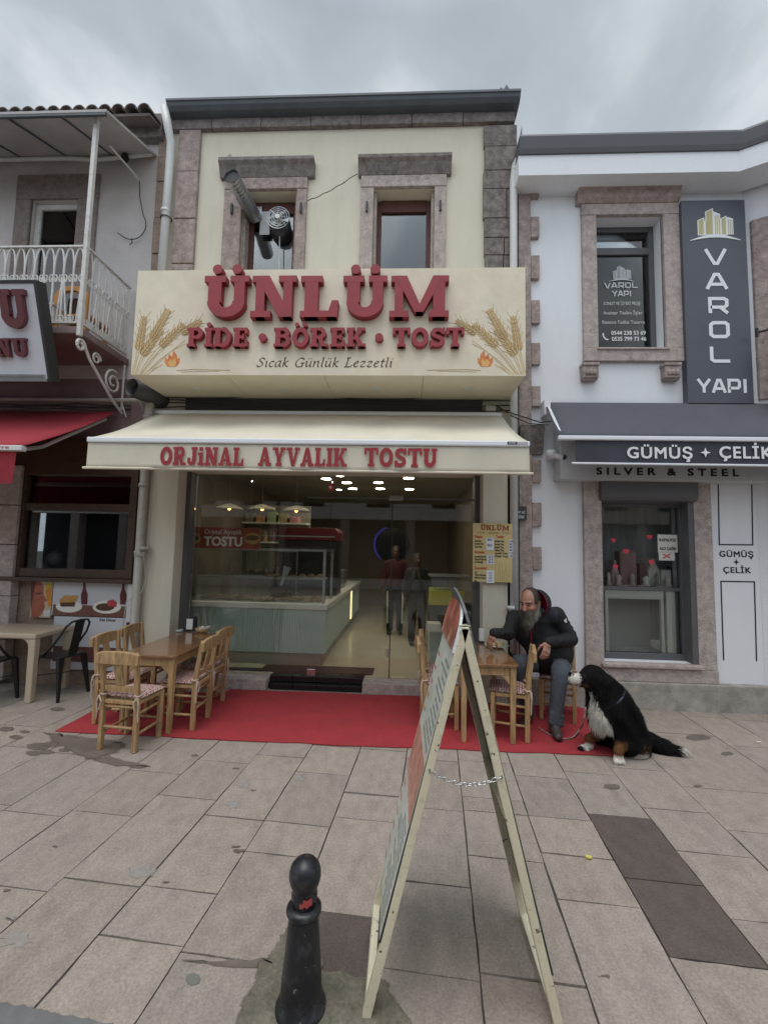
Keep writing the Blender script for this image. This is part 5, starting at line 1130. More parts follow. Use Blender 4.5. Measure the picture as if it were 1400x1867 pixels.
txt('KAPALIYIZ', 1202, 1232, 982, 987, YH-.0025, MT['black'], nt_, bold=.03); txt('ALO ÇAĞRI', 1202, 1232, 998, 1003, YH-.0025, MT['black'], nt_, bold=.03)
m = MB(); 
for a, b in (((1208, 1010), (1222, 1018)), ((1222, 1010), (1208, 1018))): stroke_mb(m, [(fx(*a, YH), fz(*a, YH)), (fx(*b, YH), fz(*b, YH))], .012, YH, YH-.004-.0002*b[0]/1200)
m.build('red_mark', mat('red_ink', (.6, .05, .05), .6), nt_)
# pinstripes and wall lettering
YW = YF
m = MB()
def pl_(pts): stroke_mb(m, [(fx(a, b, YW), fz(a, b, YW)) for a, b in pts], .015, YW, YW-.002)
pl_([(1309, 870), (1311, 993), (1372, 993.5), (1370, 870)]); pl_([(1319, 1204), (1314, 1060), (1375, 1061), (1379, 1206)])
m.build('painted_line', MT['black'], rb_)
txt('GÜMÜŞ', 1311, 1373, 1005, 1016, YW, MT['black'], rb_, dup=.07, space=1.12); txt('ÇELİK', 1318, 1369, 1034, 1045, YW, MT['black'], rb_, dup=.07, space=1.12); star(1342, 1025, .038, YW, MT['black'], rb_)
# camera, plaque, hanging sign, wires
sc = thing('security_camera', 'white security camera under the stone block beside the slate awning', 'camera', F(1008, 830, 5.1))
q = F(1006, 829, 5.05); MB().lathe([(.02, -.05), (.06, -.03), (.065, .03), (.05, .05)], (q[0], q[1], q[2]), 16).build('mount', MT['bar'], sc, smooth=True)
MB().tube([q+np.array([0, 0, -.01]), q+np.array([.10, -.10, -.05])], .032, 12).build('camera_body', MT['bar'], sc, smooth=True); e_ = q+np.array([.10, -.10, -.05]); MB().tube([e_, e_+np.array([.012, -.012, -.006])], .026, 12).build('lens', MT['black'], sc)
MB().tube([q, (q[0], YF, q[2])], .03, 10).build('base', MT['bar'], sc)
pq = thing('wall_plaque', 'small dark plaque with pale writing on the stone quoin', 'plaque', F(950, 935, 5.1))
m = MB(); pbox(m, 940, 960, 923, 948, 5.12, 5.14); m.build('plate', mat('plaque_dark', (.045, .042, .04), .5), pq); txt('ŞHT. ALİ', 942, 957, 932, 936, 5.12, MT['sticker'], pq, bold=.03); txt('SOKAK', 945, 956, 940, 945, 5.12, MT['sticker'], pq, bold=.03)
hs = thing('hanging_bracket_sign', 'dark iron bracket sign hanging at the right edge of the white building', 'sign', (RX1+.3, 4.9, 4))
a = F(1380, 606, 5.0); m = MB(); m.tube([a, a+np.array([.45, -.25, .05])], .012, 8); m.tube([a+np.array([0, 0, .05]), a+np.array([0, 0, -.05])], .016, 8); m.build('bracket', MT['tolix'], hs)
m = MB(); m.box(a[0]+.12, a[0]+.42, 4.84, 4.86, a[2]-.85, a[2]-.06); m.build('sign_plate', MT['stonepale'], hs); m = MB(); stroke_mb(m, arc(a[0]+.3, a[2]-.25, .09, .12, 60, 300), .03, 4.84, 4.836); stroke_mb(m, arc(a[0]+.3, a[2]-.55, .09, .12, 60, 300), .03, 4.84, 4.836); m.build('lettering', MT['black'], hs)
m = MB(); m.tube([F(905, 745, 5.12), F(945, 757, 5.02), F(985, 770, 5.04), F(1006, 768, 5.1)], .007, 5); m.tube([F(930, 757, 5.05), F(965, 772, 5.03), F(1000, 775, 5.08)], .006, 5); m.tube([F(885, 742, 5.14), F(905, 740, 5.12), F(925, 752, 5.08)], .01, 5)
tag(m.build('facade_cable', MT['cable']), 'black cables sagging between the cream awning and the slate awning', 'cables')
m = MB(); pbox(m, 886, 904, 739, 748, 5.1, 5.165); tag(m.build('junction_box', MT['pipegrey'], bevel=.004), 'small grey junction box at the right end above the cream awning', 'junction box')
# ================================================================== LEFT BUILDING
lb_ = thing('old_building', 'old grey plastered building with tiled eaves, an iron balcony and a wooden shop window', 'building', (-5, YF, 0))
LX1 = XL-.004; LX0 = -9.0
dw = (fx(45, 480), fx(132, 480), 4.0, fz(90, 362)); zt = fz(150, 200, 5.0)
m = MB(); hole(m, LX0, LX1, 3.75, zt, [dw], YF+.03, YF+.35); m.build('wall', MT['greyplaster'], lb_)
sw = (fx(45, 980), fx(243, 960), fz(150, 1050), fz(150, 868))
m = MB(); m.box(LX0, LX1, YF+.02, YF+.35, sw[3]+.45, 3.748); m.build('painted_wall', MT['mauve'], lb_)
m = MB(); m.box(LX0, sw[0]-.12, YF+.02, YF+.35, 0, sw[3]+.448); m.box(sw[0]-.119, LX1, YF+.02, YF+.35, 0, sw[2]); m.box(sw[1]+.08, LX1, YF+.02, YF+.35, sw[2]+.001, sw[3]+.448); m.build('lower_wall', MT['stonebrown'], lb_)
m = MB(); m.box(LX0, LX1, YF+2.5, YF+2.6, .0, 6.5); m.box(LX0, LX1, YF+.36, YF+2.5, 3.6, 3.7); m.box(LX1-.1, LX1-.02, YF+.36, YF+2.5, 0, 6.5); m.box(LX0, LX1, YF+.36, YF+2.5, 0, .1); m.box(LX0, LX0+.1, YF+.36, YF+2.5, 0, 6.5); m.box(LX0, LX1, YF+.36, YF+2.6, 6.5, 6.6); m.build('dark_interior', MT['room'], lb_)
blocks('stone_strip', 278, 300, 245, 640, YF+.03, MT['stonebrown'], lb_, 7, seed=3, front=.04)
# upper door/window
m = MB(); y = YF+.03; s0, s1 = fx(18, 480), fx(168, 480)
m.box(s0, dw[0], y-.03, y+.01, 4.0, dw[3]); m.box(dw[1], s1, y-.03, y+.01, 4.0, dw[3]); m.box(s0-.003, s1+.003, y-.034, y+.01, dw[3]+.003, fz(90, 318))
wf = MB(); frame(wf, dw[0], dw[1], 3.9, dw[3], y+.06, y+.13, .07); f_ = wf.build('balcony_door', MT['whitemetal'], lb_, bevel=.01); m.build('surround', MT['greysurround'], f_)
MB().box(dw[0]+.07, dw[1]-.07, y+.09, y+.094, 4.0, dw[3]-.07).build('pane', MT['glass'], f_)
# cornice and tiles
m = MB(); zc1 = fz(240, 247, 5.1); m.box(LX0, LX1-.002, YF-.09, YF+.36, zc1, fz(240, 205, 5.1)); m.build('cornice', MT['stonefrieze'], lb_, bevel=.01)
Yt = 4.85; t0 = F(262, 190, Yt); m = MB(); sp = .166; zt0 = float(t0[2])-.06
for i in range(34):
    xx = float(t0[0])-sp*i
    for k in range(6):
        ya, yb = Yt+.30*k, Yt+.30*(k+1)+.04; zz = zt0+.09*k
        pts = [(xx+.078*math.cos(t*math.pi/8), .075*math.sin(t*math.pi/8)) for t in range(9)]; ins = [(p[0]+(xx-p[0])*.16, p[1]*.84) for p in pts[::-1]]
        v = pts+ins; n = len(v); m.add([(p[0], ya, zz+p[1]+.012) for p in v]+[(xx+(p[0]-xx)*.9, yb, zz+.09+p[1]*.9) for p in v], [tuple(range(n)), tuple(range(2*n-1, n-1, -1))]+[(j, j+n, (j+1) % n+n, (j+1) % n) for j in range(n)])
m.hexa([(LX0, Yt+.04, zt0-.045), (LX1-.02, Yt+.04, zt0-.045), (LX1-.02, Yt+1.9, zt0+.5), (LX0, Yt+1.9, zt0+.5)], [(LX0, Yt+.04, zt0-.01), (LX1-.02, Yt+.04, zt0-.01), (LX1-.02, Yt+1.9, zt0+.54), (LX0, Yt+1.9, zt0+.54)])
m.build('roof', MT['tile'], lb_)
# balcony
YBL = 4.38
bx1 = fx(147, 590, YBL); bz0 = fz(147, 594, YBL); bz1 = fz(147, 447, YBL)
m = MB(); m.box(LX0, bx1, YBL, YF+.02, bz0-.08, bz0); m.build('balcony_floor', MT['mauve'], lb_, bevel=.01)
rl = MB()
def rail(P0, P1, n):
    P0 = Vector(P0); P1 = Vector(P1); d = P1-P0; Hh = bz1-bz0-.03; zb = bz0+.03
    Q = lambda s, z: P0+d*s+Vector((0, 0, z-P0.z))
    rl.beam(Q(0, bz1), Q(1, bz1), .035, .02); rl.beam(Q(0, zb+.02), Q(1, zb+.02), .025, .02)
    for i in range(n):
        a, b = i/n, (i+1)/n; w_ = b-a
        rl.tube([Q(a, zb+.02), Q(a, zb+Hh*.60)], .0105, 6); rl.tube([Q(a+w_/2-.1*w_, zb+.02), Q(a+w_*(.95 if i % 2 else .05), zb+Hh*.62)], .009, 6)
        rl.tube([Q(a+w_/2-w_*math.cos(t*math.pi/12)*.5, zb+Hh*.62+Hh*.36*math.sin(t*math.pi/12)**.8) for t in range(13)], .0095, 6)
        for sgn_ in (-1, 1):
            c = a if sgn_ > 0 else b; rl.tube([Q(c+sgn_*w_*(.24-.24*(1-t/14)*math.cos(t*.62)), zb+Hh*.58+.055*(1-t/18)*math.sin(t*.62)) for t in range(13)], .008, 5)
            rl.tube([Q(c+sgn_*w_*(.2-.2*(1-t/14)*math.cos(t*.7)), zb+.06+.045*(1-t/18)*math.sin(t*.7)) for t in range(12)], .0075, 5)
rail((bx1-.03, YBL+.02, bz0), (bx1-2.6, YBL+.02, bz0), 23); rail((bx1-.02, YBL+.03, bz0), (bx1-.02, YF-.02, bz0), 7)
rl.build('railing', MT['whitemetal'], lb_)
m = MB()
# scroll bracket below the balcony side
bp = [F(150, 608, 4.42), F(160, 640, 4.55), F(185, 672, 4.78), F(215, 705, 5.15)]; xb = bx1-.02
def SB(y_, z_): return (xb, y_, z_)
z0b = bz0-.09; m.tube([SB(YBL+.05+.07*math.cos(t*.5)*(1-t/26), z0b-.10+.07*math.sin(t*.5)*(1-t/26)) for t in range(16, -1, -1)]+[SB(YBL+.2, z0b-.2), SB(YF-.2, z0b-.52), SB(YF, z0b-.62)], .016, 8)
m.tube([SB(YF-.22+.15*math.cos(t*.45+1.2)*(1-t/30), z0b-.30+.15*math.sin(t*.45+1.2)*(1-t/30)) for t in range(24)], .013, 8); m.tube([SB(YBL+.3+.07*math.cos(t*.5)*(1-t/26), z0b-.14+.07*math.sin(t*.5)*(1-t/26)) for t in range(18)], .011, 8)
m.tube([SB(YF-.03, z0b), SB(YF-.03, z0b-.62)], .014, 8); m.build('scroll_bracket', MT['whitemetal'], lb_)
pt = F(162, 222, YBL+.03); m = MB(); m.beam((bx1-.02, YBL+.02, bz0-.1), (bx1-.02, YBL+.02, fz(160, 215, YBL)), .045, .045); m.build('balcony_post', MT['whitemetal'], lb_, bevel=.004)
Yc0 = 4.28; cz0, cz1 = fz(180, 203, Yc0), fz(240, 284, YF); cxr = fx(284, 282, YF)
m = MB(); m.hexa([(LX0, Yc0, cz0), (cxr, Yc0, cz0), (cxr, YF+.02, cz1), (LX0, YF+.02, cz1)], [(LX0, Yc0, cz0+.03), (cxr, Yc0, cz0+.03), (cxr, YF+.02, cz1+.03), (LX0, YF+.02, cz1+.03)]); m.build('canopy', mat('canopy_board', (.42, .40, .40), .8, var=.1, vscale=3), lb_)
m = MB()
for k in range(9):
    xx = cxr-.55-.62*k; m.beam((xx, Yc0+.01, cz0-.012), (xx, YF, cz1-.012), .012, .02)
m.box(LX0, cxr-.01, Yc0+.002, Yc0+.03, cz0-.03, cz0-.001); m.build('canopy_joint', MT['gutter'], lb_)
m = MB(); m.tube([(LX0, YF-.05, cz1-.06), (bx1-1.0, YF-.05, cz1-.06), (bx1-.6, YF-.05, cz1-.09), (cxr-.02, YF-.05, cz1-.03)], .025, 8); a = F(200, 265, 4.75); b = F(254, 327, YF); m.tube([a, b], .012, 8); m.build('canopy_tube', MT['pipewhite'], lb_)
m = MB(); c_ = F(228, 287, YF-.08); m.lathe([(.03, -.05), (.05, 0), (.03, .05)], tuple(c_), 10); m.build('lamp_fitting', MT['tolix'], lb_)
m = MB(); m.tube([F(254, 330, 5.19), F(255, 360, 5.19)]+[F(240+26*math.cos(math.radians(a)), 408+28*math.sin(math.radians(a)), 5.19) for a in range(-35, 130, 11)]+[F(214, 424, 5.19)], .006, 5); m.tube([F(240, 434, 5.18), F(241, 442, 5.17), F(236, 446, 5.17)], .006, 5); tag(m.build('hanging_wire', MT['cable']), 'thin wire looping down the grey plaster wall right of the balcony', 'wire')
# an orange chair back standing on the balcony and a white box
oc = thing('balcony_chair', 'orange plastic chair standing on the iron balcony', 'chair', (fx(118, 580, 4.75), 4.75, bz0))
m = MB(); q0 = F(95, 585, 4.72); x0_, x1_ = fx(97, 550, 4.72), fx(160, 550, 4.72); za, zb = bz0+.02, fz(120, 520, 4.72)
m.prism(arc((x0_+x1_)/2, zb-.14, (x1_-x0_)/2, .14, 0, 180, 12)+[(x0_, za+.3), (x0_, za)]+[(x0_+.06, za), (x0_+.06, zb-.16)]+arc((x0_+x1_)/2, zb-.16, (x1_-x0_)/2-.07, .10, 180, 0, 10)+[(x1_-.06, za), (x1_, za)], 4.72, 4.76); m.build('backrest', mat('orange_plastic', (.52, .24, .06), .5), oc, bevel=.01)
m = MB(); m.box(x0_, x1_, 4.76, 5.1, za+.30, za+.33)
for (a, b) in ((x0_, 5.06), (x1_-.04, 5.06)): m.box(a, a+.04, b, b+.04, bz0, za+.299)
m.build('seat', mat('orange_plastic_seat', (.50, .22, .06), .5), oc)
m = MB(); m.box(x0_+.1, x1_-.1, 4.8, 4.84, za+.34, zb-.1); tag(m.build('dark_cloth', mat('brown_cloth', (.06, .03, .02), .9), bevel=.02), 'dark brown cloth hanging over the orange chair on the balcony', 'cloth')
wb = thing('storage_box', 'white plastic box standing on the balcony beside the orange chair', 'box', F(85, 588, 4.7)); m = MB(); pbox(m, 72, 97, 556, 587, 4.68, 4.95); m.build('box_body', MT['offwhite'], wb, bevel=.01); m = MB(); pbox(m, 71, 98, 551, 555.5, 4.66, 4.97); m.build('box_lid', MT['offwhite'], wb, bevel=.005)
# flue pipe
fp = thing('flue_pipe', 'wide dark open ended flue pipe jutting out beside the scroll bracket', 'pipe', F(241, 705, 4.9))
q = F(240, 706, 4.78); R_ = .105; m = MB(); m.tube([q, q+np.array([.10, .35, .0]), q+np.array([.12, .45, -.01])], R_, 22, cap=False); o = m.build('pipe_tube', mat('sooty_metal', (.07, .068, .068), .5, .4), fp, smooth=True); sm = o.modifiers.new('thick', 'SOLIDIFY'); sm.thickness = .008
m = MB(); m.lathe([(R_-.01, -.004), (R_-.01, .004)], (0, 0, 0), 20); m.xf(lambda p: (q[0]+.03+p[0], q[1]+.12+p[2], q[2]+p[1])); m.build('dark_bore', MT['black'], fp)
m = MB(); a, b = F(0, 728, 5.1), F(266, 725, 5.1); m.tube([(LX0, 5.1, a[2]), (b[0], 5.1, a[2])], .022, 8); m.tube([F(255, 727, 5.1), F(262, 748, 5.14)], .016, 6); m.tube([F(222, 735, 5.1), F(230, 760, 5.12)], .01, 6)
tag(m.build('horizontal_pipe', MT['pipegrey']), 'thin grey horizontal pipe running under the balcony above the red awning', 'pipe')
m = MB()
for i in range(4): m.tube([(LX0+.2+(LX1-LX0-.4)*t/16, 5.19, fz(100, 735+i*3, 5.19)-.03*abs(math.sin(t*.9+i*1.3))) for t in range(17)], .007, 5)
tag(m.build('wall_cable', MT['cable']), 'dark cables sagging along the mauve wall above the red awning', 'cables')
# left neighbour's tilted sign
ns = thing('tilted_sign', 'white sign with dark red letters and a black frame tilted off the iron balcony', 'sign', F(70, 690, 4.35))
A = F(62, 516, 4.05); B = F(88, 690, 4.32); dz_ = Vector(A)-Vector(B); hgt = dz_.length; upv = dz_.normalized(); upv = Vector((0, upv.y, upv.z)).normalized(); rx = Vector((1, 0, 0)); nrm = rx.cross(upv)
o0 = Vector((float(A[0]+B[0])/2, float(B[1]), float(B[2])))
def TS(p): v = o0+rx*p[0]+upv*p[2]+nrm*(-p[1])*-1; return (v.x, v.y, v.z)
# local: x along wall (right = 0 at sign's right edge), z up the tilted face, y<0 towards the street
def TSl(p): v = o0+rx*p[0]+upv*p[2]-nrm*p[1]*1.0; return (v.x, v.y, v.z)
sgn_n = -1 if nrm.y > 0 else 1
def TL(p): v = o0+rx*p[0]+upv*p[2]+nrm*(p[1] if nrm.y > 0 else -p[1]); return (v.x, v.y, v.z)
m = MB(); m.box(-2.2, 0, 0, .03, 0, hgt).xf(TL); m.build('panel', mat('white_sign_panel', (.62, .64, .70), .4), ns)
m = MB(); m.box(-2.2, .03, .031, .12, -.03, hgt+.03); m.box(-2.2, .0, -.01, .03, hgt+.001, hgt+.03); m.box(.001, .03, -.01, .03, -.03, hgt+.03); m.xf(TL); m.build('black_frame', MT['cable'], ns)
m = MB(); m.box(-2.2, 0, -.02, .03, -.03, -.001); m.box(-2.2, -.03, -.025, -.001, .02, .04); m.xf(TL); m.build('bottom_rail', MT['galv'], ns)
for (c, x0_, x1_, z0_, z1_) in (('U', -.38, -.085, hgt*.53, hgt*.93), ('N', -.86, -.50, hgt*.53, hgt*.93)):
    k = slab_mb(c, x0_, x1_, z0_, z1_, 0, .05); k.xf(TL); k.build('letter', mat('dull_red_letter', (.13, .035, .04), .5), ns)
for i, c in enumerate('UNUNO'):
    x1_ = -.155-i*.175; k = slab_mb(c, x1_-.15, x1_, hgt*.23, hgt*.43, 0, .04); k.xf(TL); k.build('letter', bpy.data.materials['dull_red_letter'], ns)
m = MB()
for xx in (-.25, -1.3): m.tube([TL((xx, .1, hgt*.8)), (o0.x+xx, YBL+.02, o0.z+hgt*.8)], .012, 6); m.tube([TL((xx, .1, -.01)), (o0.x+xx, YBL+.1, bz0-.1)], .012, 6)
m.build('mounting_arm', MT['tolix'], ns)
# red awning
ra = thing('red_awning', 'faded red awning sloping out at the left edge of the street front', 'awning', (-4.2, 5.15, 3.2))
YA1, YA0 = 5.16, 3.92
rxr = fx(214, 749, YA1); rz1 = fz(100, 750, YA1); rz0 = fz(35, 812, YA0)
m = MB(); m.grid(lambda u, v: (LX0+(rxr-.01*v-LX0)*u, YA1+(YA0-YA1)*v, rz1+(rz0-rz1)*v-.03*math.sin(math.pi*v)), 20, 8); f_ = m.build('cloth', MT['redawn'], ra, smooth=True); so = f_.modifiers.new('thick', 'SOLIDIFY'); so.thickness = .004
m = MB(); m.box(LX0, rxr-.02, YA0-.03, YA0+.03, rz0-.055, rz0-.003); fb = m.build('front_bar', MT['pipewhite'], ra, bevel=.008)
k = text_mb('ASIK TENTE', .42, .018, .001, .02); k.xf(lambda p: (p[0]+rxr-.56, p[1]+YA0-.0302, p[2]+rz0-.037)); k.build('lettering', MT['redprint'], fb)
m = MB(); m.grid(lambda u, v: (LX0+(rxr-.10-.06*v-LX0)*u, YA0+.01+.05*v+.01*math.sin(u*60)*v, rz0-.056-.30*v), 60, 4); m.build('valance', MT['redawn'], ra, smooth=True)
m = MB(); m.tube([(rxr-.12, YA1-.03, rz1-.1), (rxr-.35, 4.5, rz0+.12), (rxr-.1, YA0+.05, rz0-.03)], .02, 8); m.build('folding_arm', MT['pipewhite'], ra)
# shop window in wood
fw_ = MB(); y = YF-.02; x0_, x1_ = sw[0]-.14, sw[1]+.07; zb_, zt_ = sw[2]-.02, sw[3]+.44
tm = fz(150, 925); fw_.box(x0_, x0_+.17, y-.06, y+.05, zb_, zt_); fw_.box(x1_-.09, x1_, y-.06, y+.05, zb_, zt_); fw_.box(x0_+.17, x1_-.09, y-.055, y+.05, zb_, zb_+.10); fw_.box(x0_+.17, x1_-.09, y-.05, y+.05, tm-.05, tm+.04); fw_.box(x0_+.17, x1_-.09, y-.055, y+.05, sw[3]-.0, zt_)
fw_.box(x0_-.1, x1_+.04, y-.12, y+.0, zb_-.05, zb_-.002)
W3 = fw_.build('shop_window', MT['wooddark'], lb_, bevel=.006)
MB().box(x0_+.17, x1_-.09, y+.0, y+.006, zb_+.1, tm-.05).build('pane', MT['glass'], W3); MB().box(x0_+.17, x1_-.09, y+.0, y+.006, tm+.04, sw[3]).build('pane', MT['glass'], W3)
m = MB(); m.box(x0_+.2, x0_+.9, YF+1.3, YF+1.32, 1.2, 1.9); 
# stone pillar at the left edge
blocks('stone_pillar', -60, 38, 850, 1235, YF-.02, MT['stonepale'], lb_, 5, seed=11, front=.10)
# objects seen dimly in that window
for (a, b, r_, c_, lab) in ((100, 1018, .10, (.5, .5, .5), 'round grey helmet like bowl seen dimly inside the wooden shop window'), (78, 1032, .05, (.7, .7, .72), 'small pale cup seen dimly inside the wooden shop window')):
    q = F(a, b, YF+.4); tag(MB().lathe([(.03, -r_), (r_*.8, -r_*.5), (r_, 0), (r_*.8, r_*.5), (.01, r_)], tuple(q), 16).build('bowl' if r_ > .06 else 'cup', mat('dim_%d' % a, c_, .3), smooth=True), lab, 'bowl' if r_ > .06 else 'cup')
m = MB(); m.box(x0_+.2, x1_-.1, YF+.25, YF+.7, zb_+.0, fz(100, 1034, YF+.4)-.06); tag(m.build('window_shelf', mat('dark_shelf', (.05, .04, .035), .5)), 'dark shelf behind the wooden shop window', 'shelf')
# posters
YP_ = YF-.03
ps = thing('food_poster', 'poster with a sandwich plate and a meat plate beside cola bottles under the wooden window', 'poster', F(165, 1218, YP_))
m = MB(); pbox(m, 96, 233, 1058, 1124, YP_, YP_+.012); m.build('sheet', mat('poster_grey', (.52, .53, .56), .4), ps)
m = MB(); pbox(m, 96, 233, 1104, 1124, YP_-.0015, YP_); m.build('table_print', mat('poster_table', (.16, .07, .05), .5, var=.3, vscale=20), ps)
m = MB(); pbox(m, 95, 228, 1125.5, 1222, YP_, YP_+.012); m.build('sheet', mat('poster_white', (.56, .58, .62), .4), ps)
m = MB(); pbox(m, 96, 228, 1180, 1208, YP_-.0015, YP_); m.build('meat_print', mat('poster_meat', (.14, .05, .05), .5, var=.4, vscale=25), ps)
def oval(c, cy, rx_, ry_, d, mt, name): return poly([(c+rx_*math.cos(t*.349), cy+ry_*math.sin(t*.349)) for t in range(18)], YP_, d).build(name, mt, ps)
oval(126, 1106, 24, 11, .003, MT['plate'], 'plate_print'); oval(195, 1107, 26, 12, .003, MT['plate'], 'plate_print')
bread = mat('poster_bread', (.50, .27, .07), .6, var=.25, vscale=30); meat = mat('poster_brown', (.09, .035, .02), .6, var=.4, vscale=30)
poly([(110, 1105), (109, 1094), (118, 1086), (143, 1086), (139, 1098), (134, 1104)], YP_, .005).build('sandwich_print', bread, ps); poly([(110, 1099), (138, 1098), (136, 1106), (112, 1106)], YP_, .007).build('filling_print', meat, ps)
oval(192, 1107, 17, 7, .005, meat, 'meat_print'); poly([(197, 1105), (196, 1096), (206, 1093), (214, 1099), (212, 1107)], YP_, .007).build('rice_print', mat('poster_red', (.45, .05, .07), .6, var=.4, vscale=40), ps)
for c in (154, 225): poly([(c-5, 1102), (c-6, 1085), (c-2, 1072), (c-2, 1062), (c+2, 1062), (c+2, 1072), (c+6, 1085), (c+5, 1102)], YP_, .006).build('bottle_print', mat('poster_bottle', (.10, .015, .015), .4), ps)
txt('Kes Döner', 182, 212, 1128, 1133, YP_, MT['black'], ps, bold=.02)
p2_ = thing('drink_poster', 'poster with a red tinted face and an orange drink beside the food poster', 'poster', F(75, 1130, YP_))
m = MB(); pbox(m, 57, 94, 1060, 1126, YP_, YP_+.012); m.build('sheet', mat('poster_cream', (.50, .42, .30), .4), p2_)
def pp_(pts, d, c, nm): poly(pts, YP_, d).build(nm, mat(nm, c, .5, var=.2, vscale=12), p2_)
pp_([(57, 1060), (74, 1060), (79, 1068), (80, 1085), (86, 1095), (80, 1099), (82, 1107), (77, 1118), (70, 1126), (57, 1126)], .002, (.34, .10, .06), 'face_print'); pp_([(57, 1060), (66, 1060), (61, 1085), (57, 1110)], .004, (.10, .02, .015), 'hair_print')
pp_([(66, 1081), (76, 1080), (76, 1083), (67, 1084)], .004, (.08, .03, .02), 'eye_print'); pp_([(74, 1103), (81, 1101), (80, 1106), (75, 1106)], .004, (.45, .03, .03), 'lip_print')
pp_([(83, 1076), (94, 1070), (94, 1105), (88, 1106)], .003, (.55, .22, .02), 'juice_print'); pp_([(82, 1068), (94, 1062), (94, 1070), (84, 1075)], .003, (.62, .42, .03), 'orange_print'); pp_([(80, 1114), (92, 1112), (92, 1124), (80, 1124)], .004, (.60, .60, .58), 'cup_print')
m = MB(); pbox(m, 231, 240, 1057, 1135, 5.1, 5.16); tag(m.build('conduit_box', MT['pipewhite'], bevel=.004), 'narrow white conduit box between the posters and the grey drainpipe', 'conduit')
# ================================================================== OPPOSITE STREET FRONT (behind the photographer, seen in reflections)
for i, (a, b, h, c, lab) in enumerate(((-16, -5.5, 6.2, (.62, .59, .55), 'stone street front facing the shops on the left, seen only in reflections'), (-5.3, 3.0, 5.4, (.72, .70, .67), 'pale street front opposite the toast shop, seen only in reflections'), (3.2, 16, 6.4, (.52, .46, .41), 'brown street front facing the silver shop, seen only in reflections'))):
    ob = thing('opposite_building', lab, 'building', ((a+b)/2, -7.5, 0)); m = MB(); hs_ = []
    n = int((b-a)/2.1)
    for k in range(n): c0 = a+(b-a)*(k+.5)/n; hs_.append((c0-.5, c0+.5, 3.4, 4.9))
    hole(m, a, b, 2.9, h, hs_, -8.0, -7.5); m.box(a, b, -8.0, -7.55, 0, .4); m.build('wall', mat('opp_wall_%d' % i, c, .9, var=.15, vscale=2), ob)
    m = MB(); m.box(a, b, -8.6, -8.5, 0, h-.2); m.build('dark_interior', MT['room'], ob)
    m = MB(); m.box(a-.1, b+.1, -8.8, -7.2, h+.001, h+.15); m.build('roof', MT['tile'], ob)
    for k in range(n+1): x_ = a+(b-a)*k/n; MB().box(x_-.18, x_+.18, -7.99, -7.52, .401, 2.899).build('pillar', MT['stone'], ob)
# ================================================================== CARPET
P_ = [G(100, 1335), G(1180, 1383)]
m = MB(); cpts = [tuple(G(100, 1335)[:2]), (-1.0, float(G(560, 1358)[1])), tuple(G(1180, 1383)[:2]), (2.02, 5.02), (1.93, 5.09), (p2, 5.09), (p2-.3, 5.24), (-2.0, 5.24), (-2.05, 5.09), (-3.12, 5.09)]
cc_ = []
rc2 = random.Random(6)
for i in range(len(cpts)):
    a_, b_ = np.array(cpts[i]), np.array(cpts[(i+1) % len(cpts)]); nn_ = max(1, int(np.linalg.norm(b_-a_)/.12))
    for t in range(nn_):
        p = a_+(b_-a_)*t/nn_
        cc_.append((p[0]+rc2.gauss(0, .003)*(t > 0), p[1]+(rc2.gauss(0, .004)+.006*math.sin(p[0]*5))*(t > 0)))
m.prism(cc_, .0045, .010, 'z'); cm = m.build('red_carpet', MT['carpet']); tag(cm, 'red carpet laid along the shop front under the tables', 'carpet')
# ================================================================== FURNITURE
def cushion_mat():
    m = mat('patterned_cushion', (.45, .33, .28), .95, bump=.4, bscale=200); t = m.node_tree; b = t.nodes['Principled BSDF']
    tc = t.nodes.new('ShaderNodeTexCoord'); nz = t.nodes.new('ShaderNodeTexNoise'); nz.inputs['Scale'].default_value = 22; mx = t.nodes.new('ShaderNodeMix'); mx.data_type = 'VECTOR'; mx.inputs[0].default_value = .03
    t.links.new(tc.outputs['Object'], nz.inputs['Vector']); t.links.new(tc.outputs['Object'], mx.inputs[4]); t.links.new(nz.outputs['Color'], mx.inputs[5])
    br = t.nodes.new('ShaderNodeTexBrick'); br.inputs['Scale'].default_value = 9; br.inputs['Mortar Size'].default_value = .028; br.inputs['Brick Width'].default_value = .42; br.inputs['Row Height'].default_value = .2; br.offset = .35
    br.inputs['Color1'].default_value = (.60, .45, .40, 1); br.inputs['Color2'].default_value = (.50, .33, .30, 1); br.inputs['Mortar'].default_value = (.17, .045, .045, 1)
    t.links.new(mx.outputs[1], br.inputs['Vector']); t.links.new(br.outputs['Color'], b.inputs['Base Color']); return m
MT['cushion'] = cushion_mat()
MT['rush'] = mat('woven_rush', (.30, .21, .10), .9, var=.3, vscale=20, stretch=(1, 8, 1))
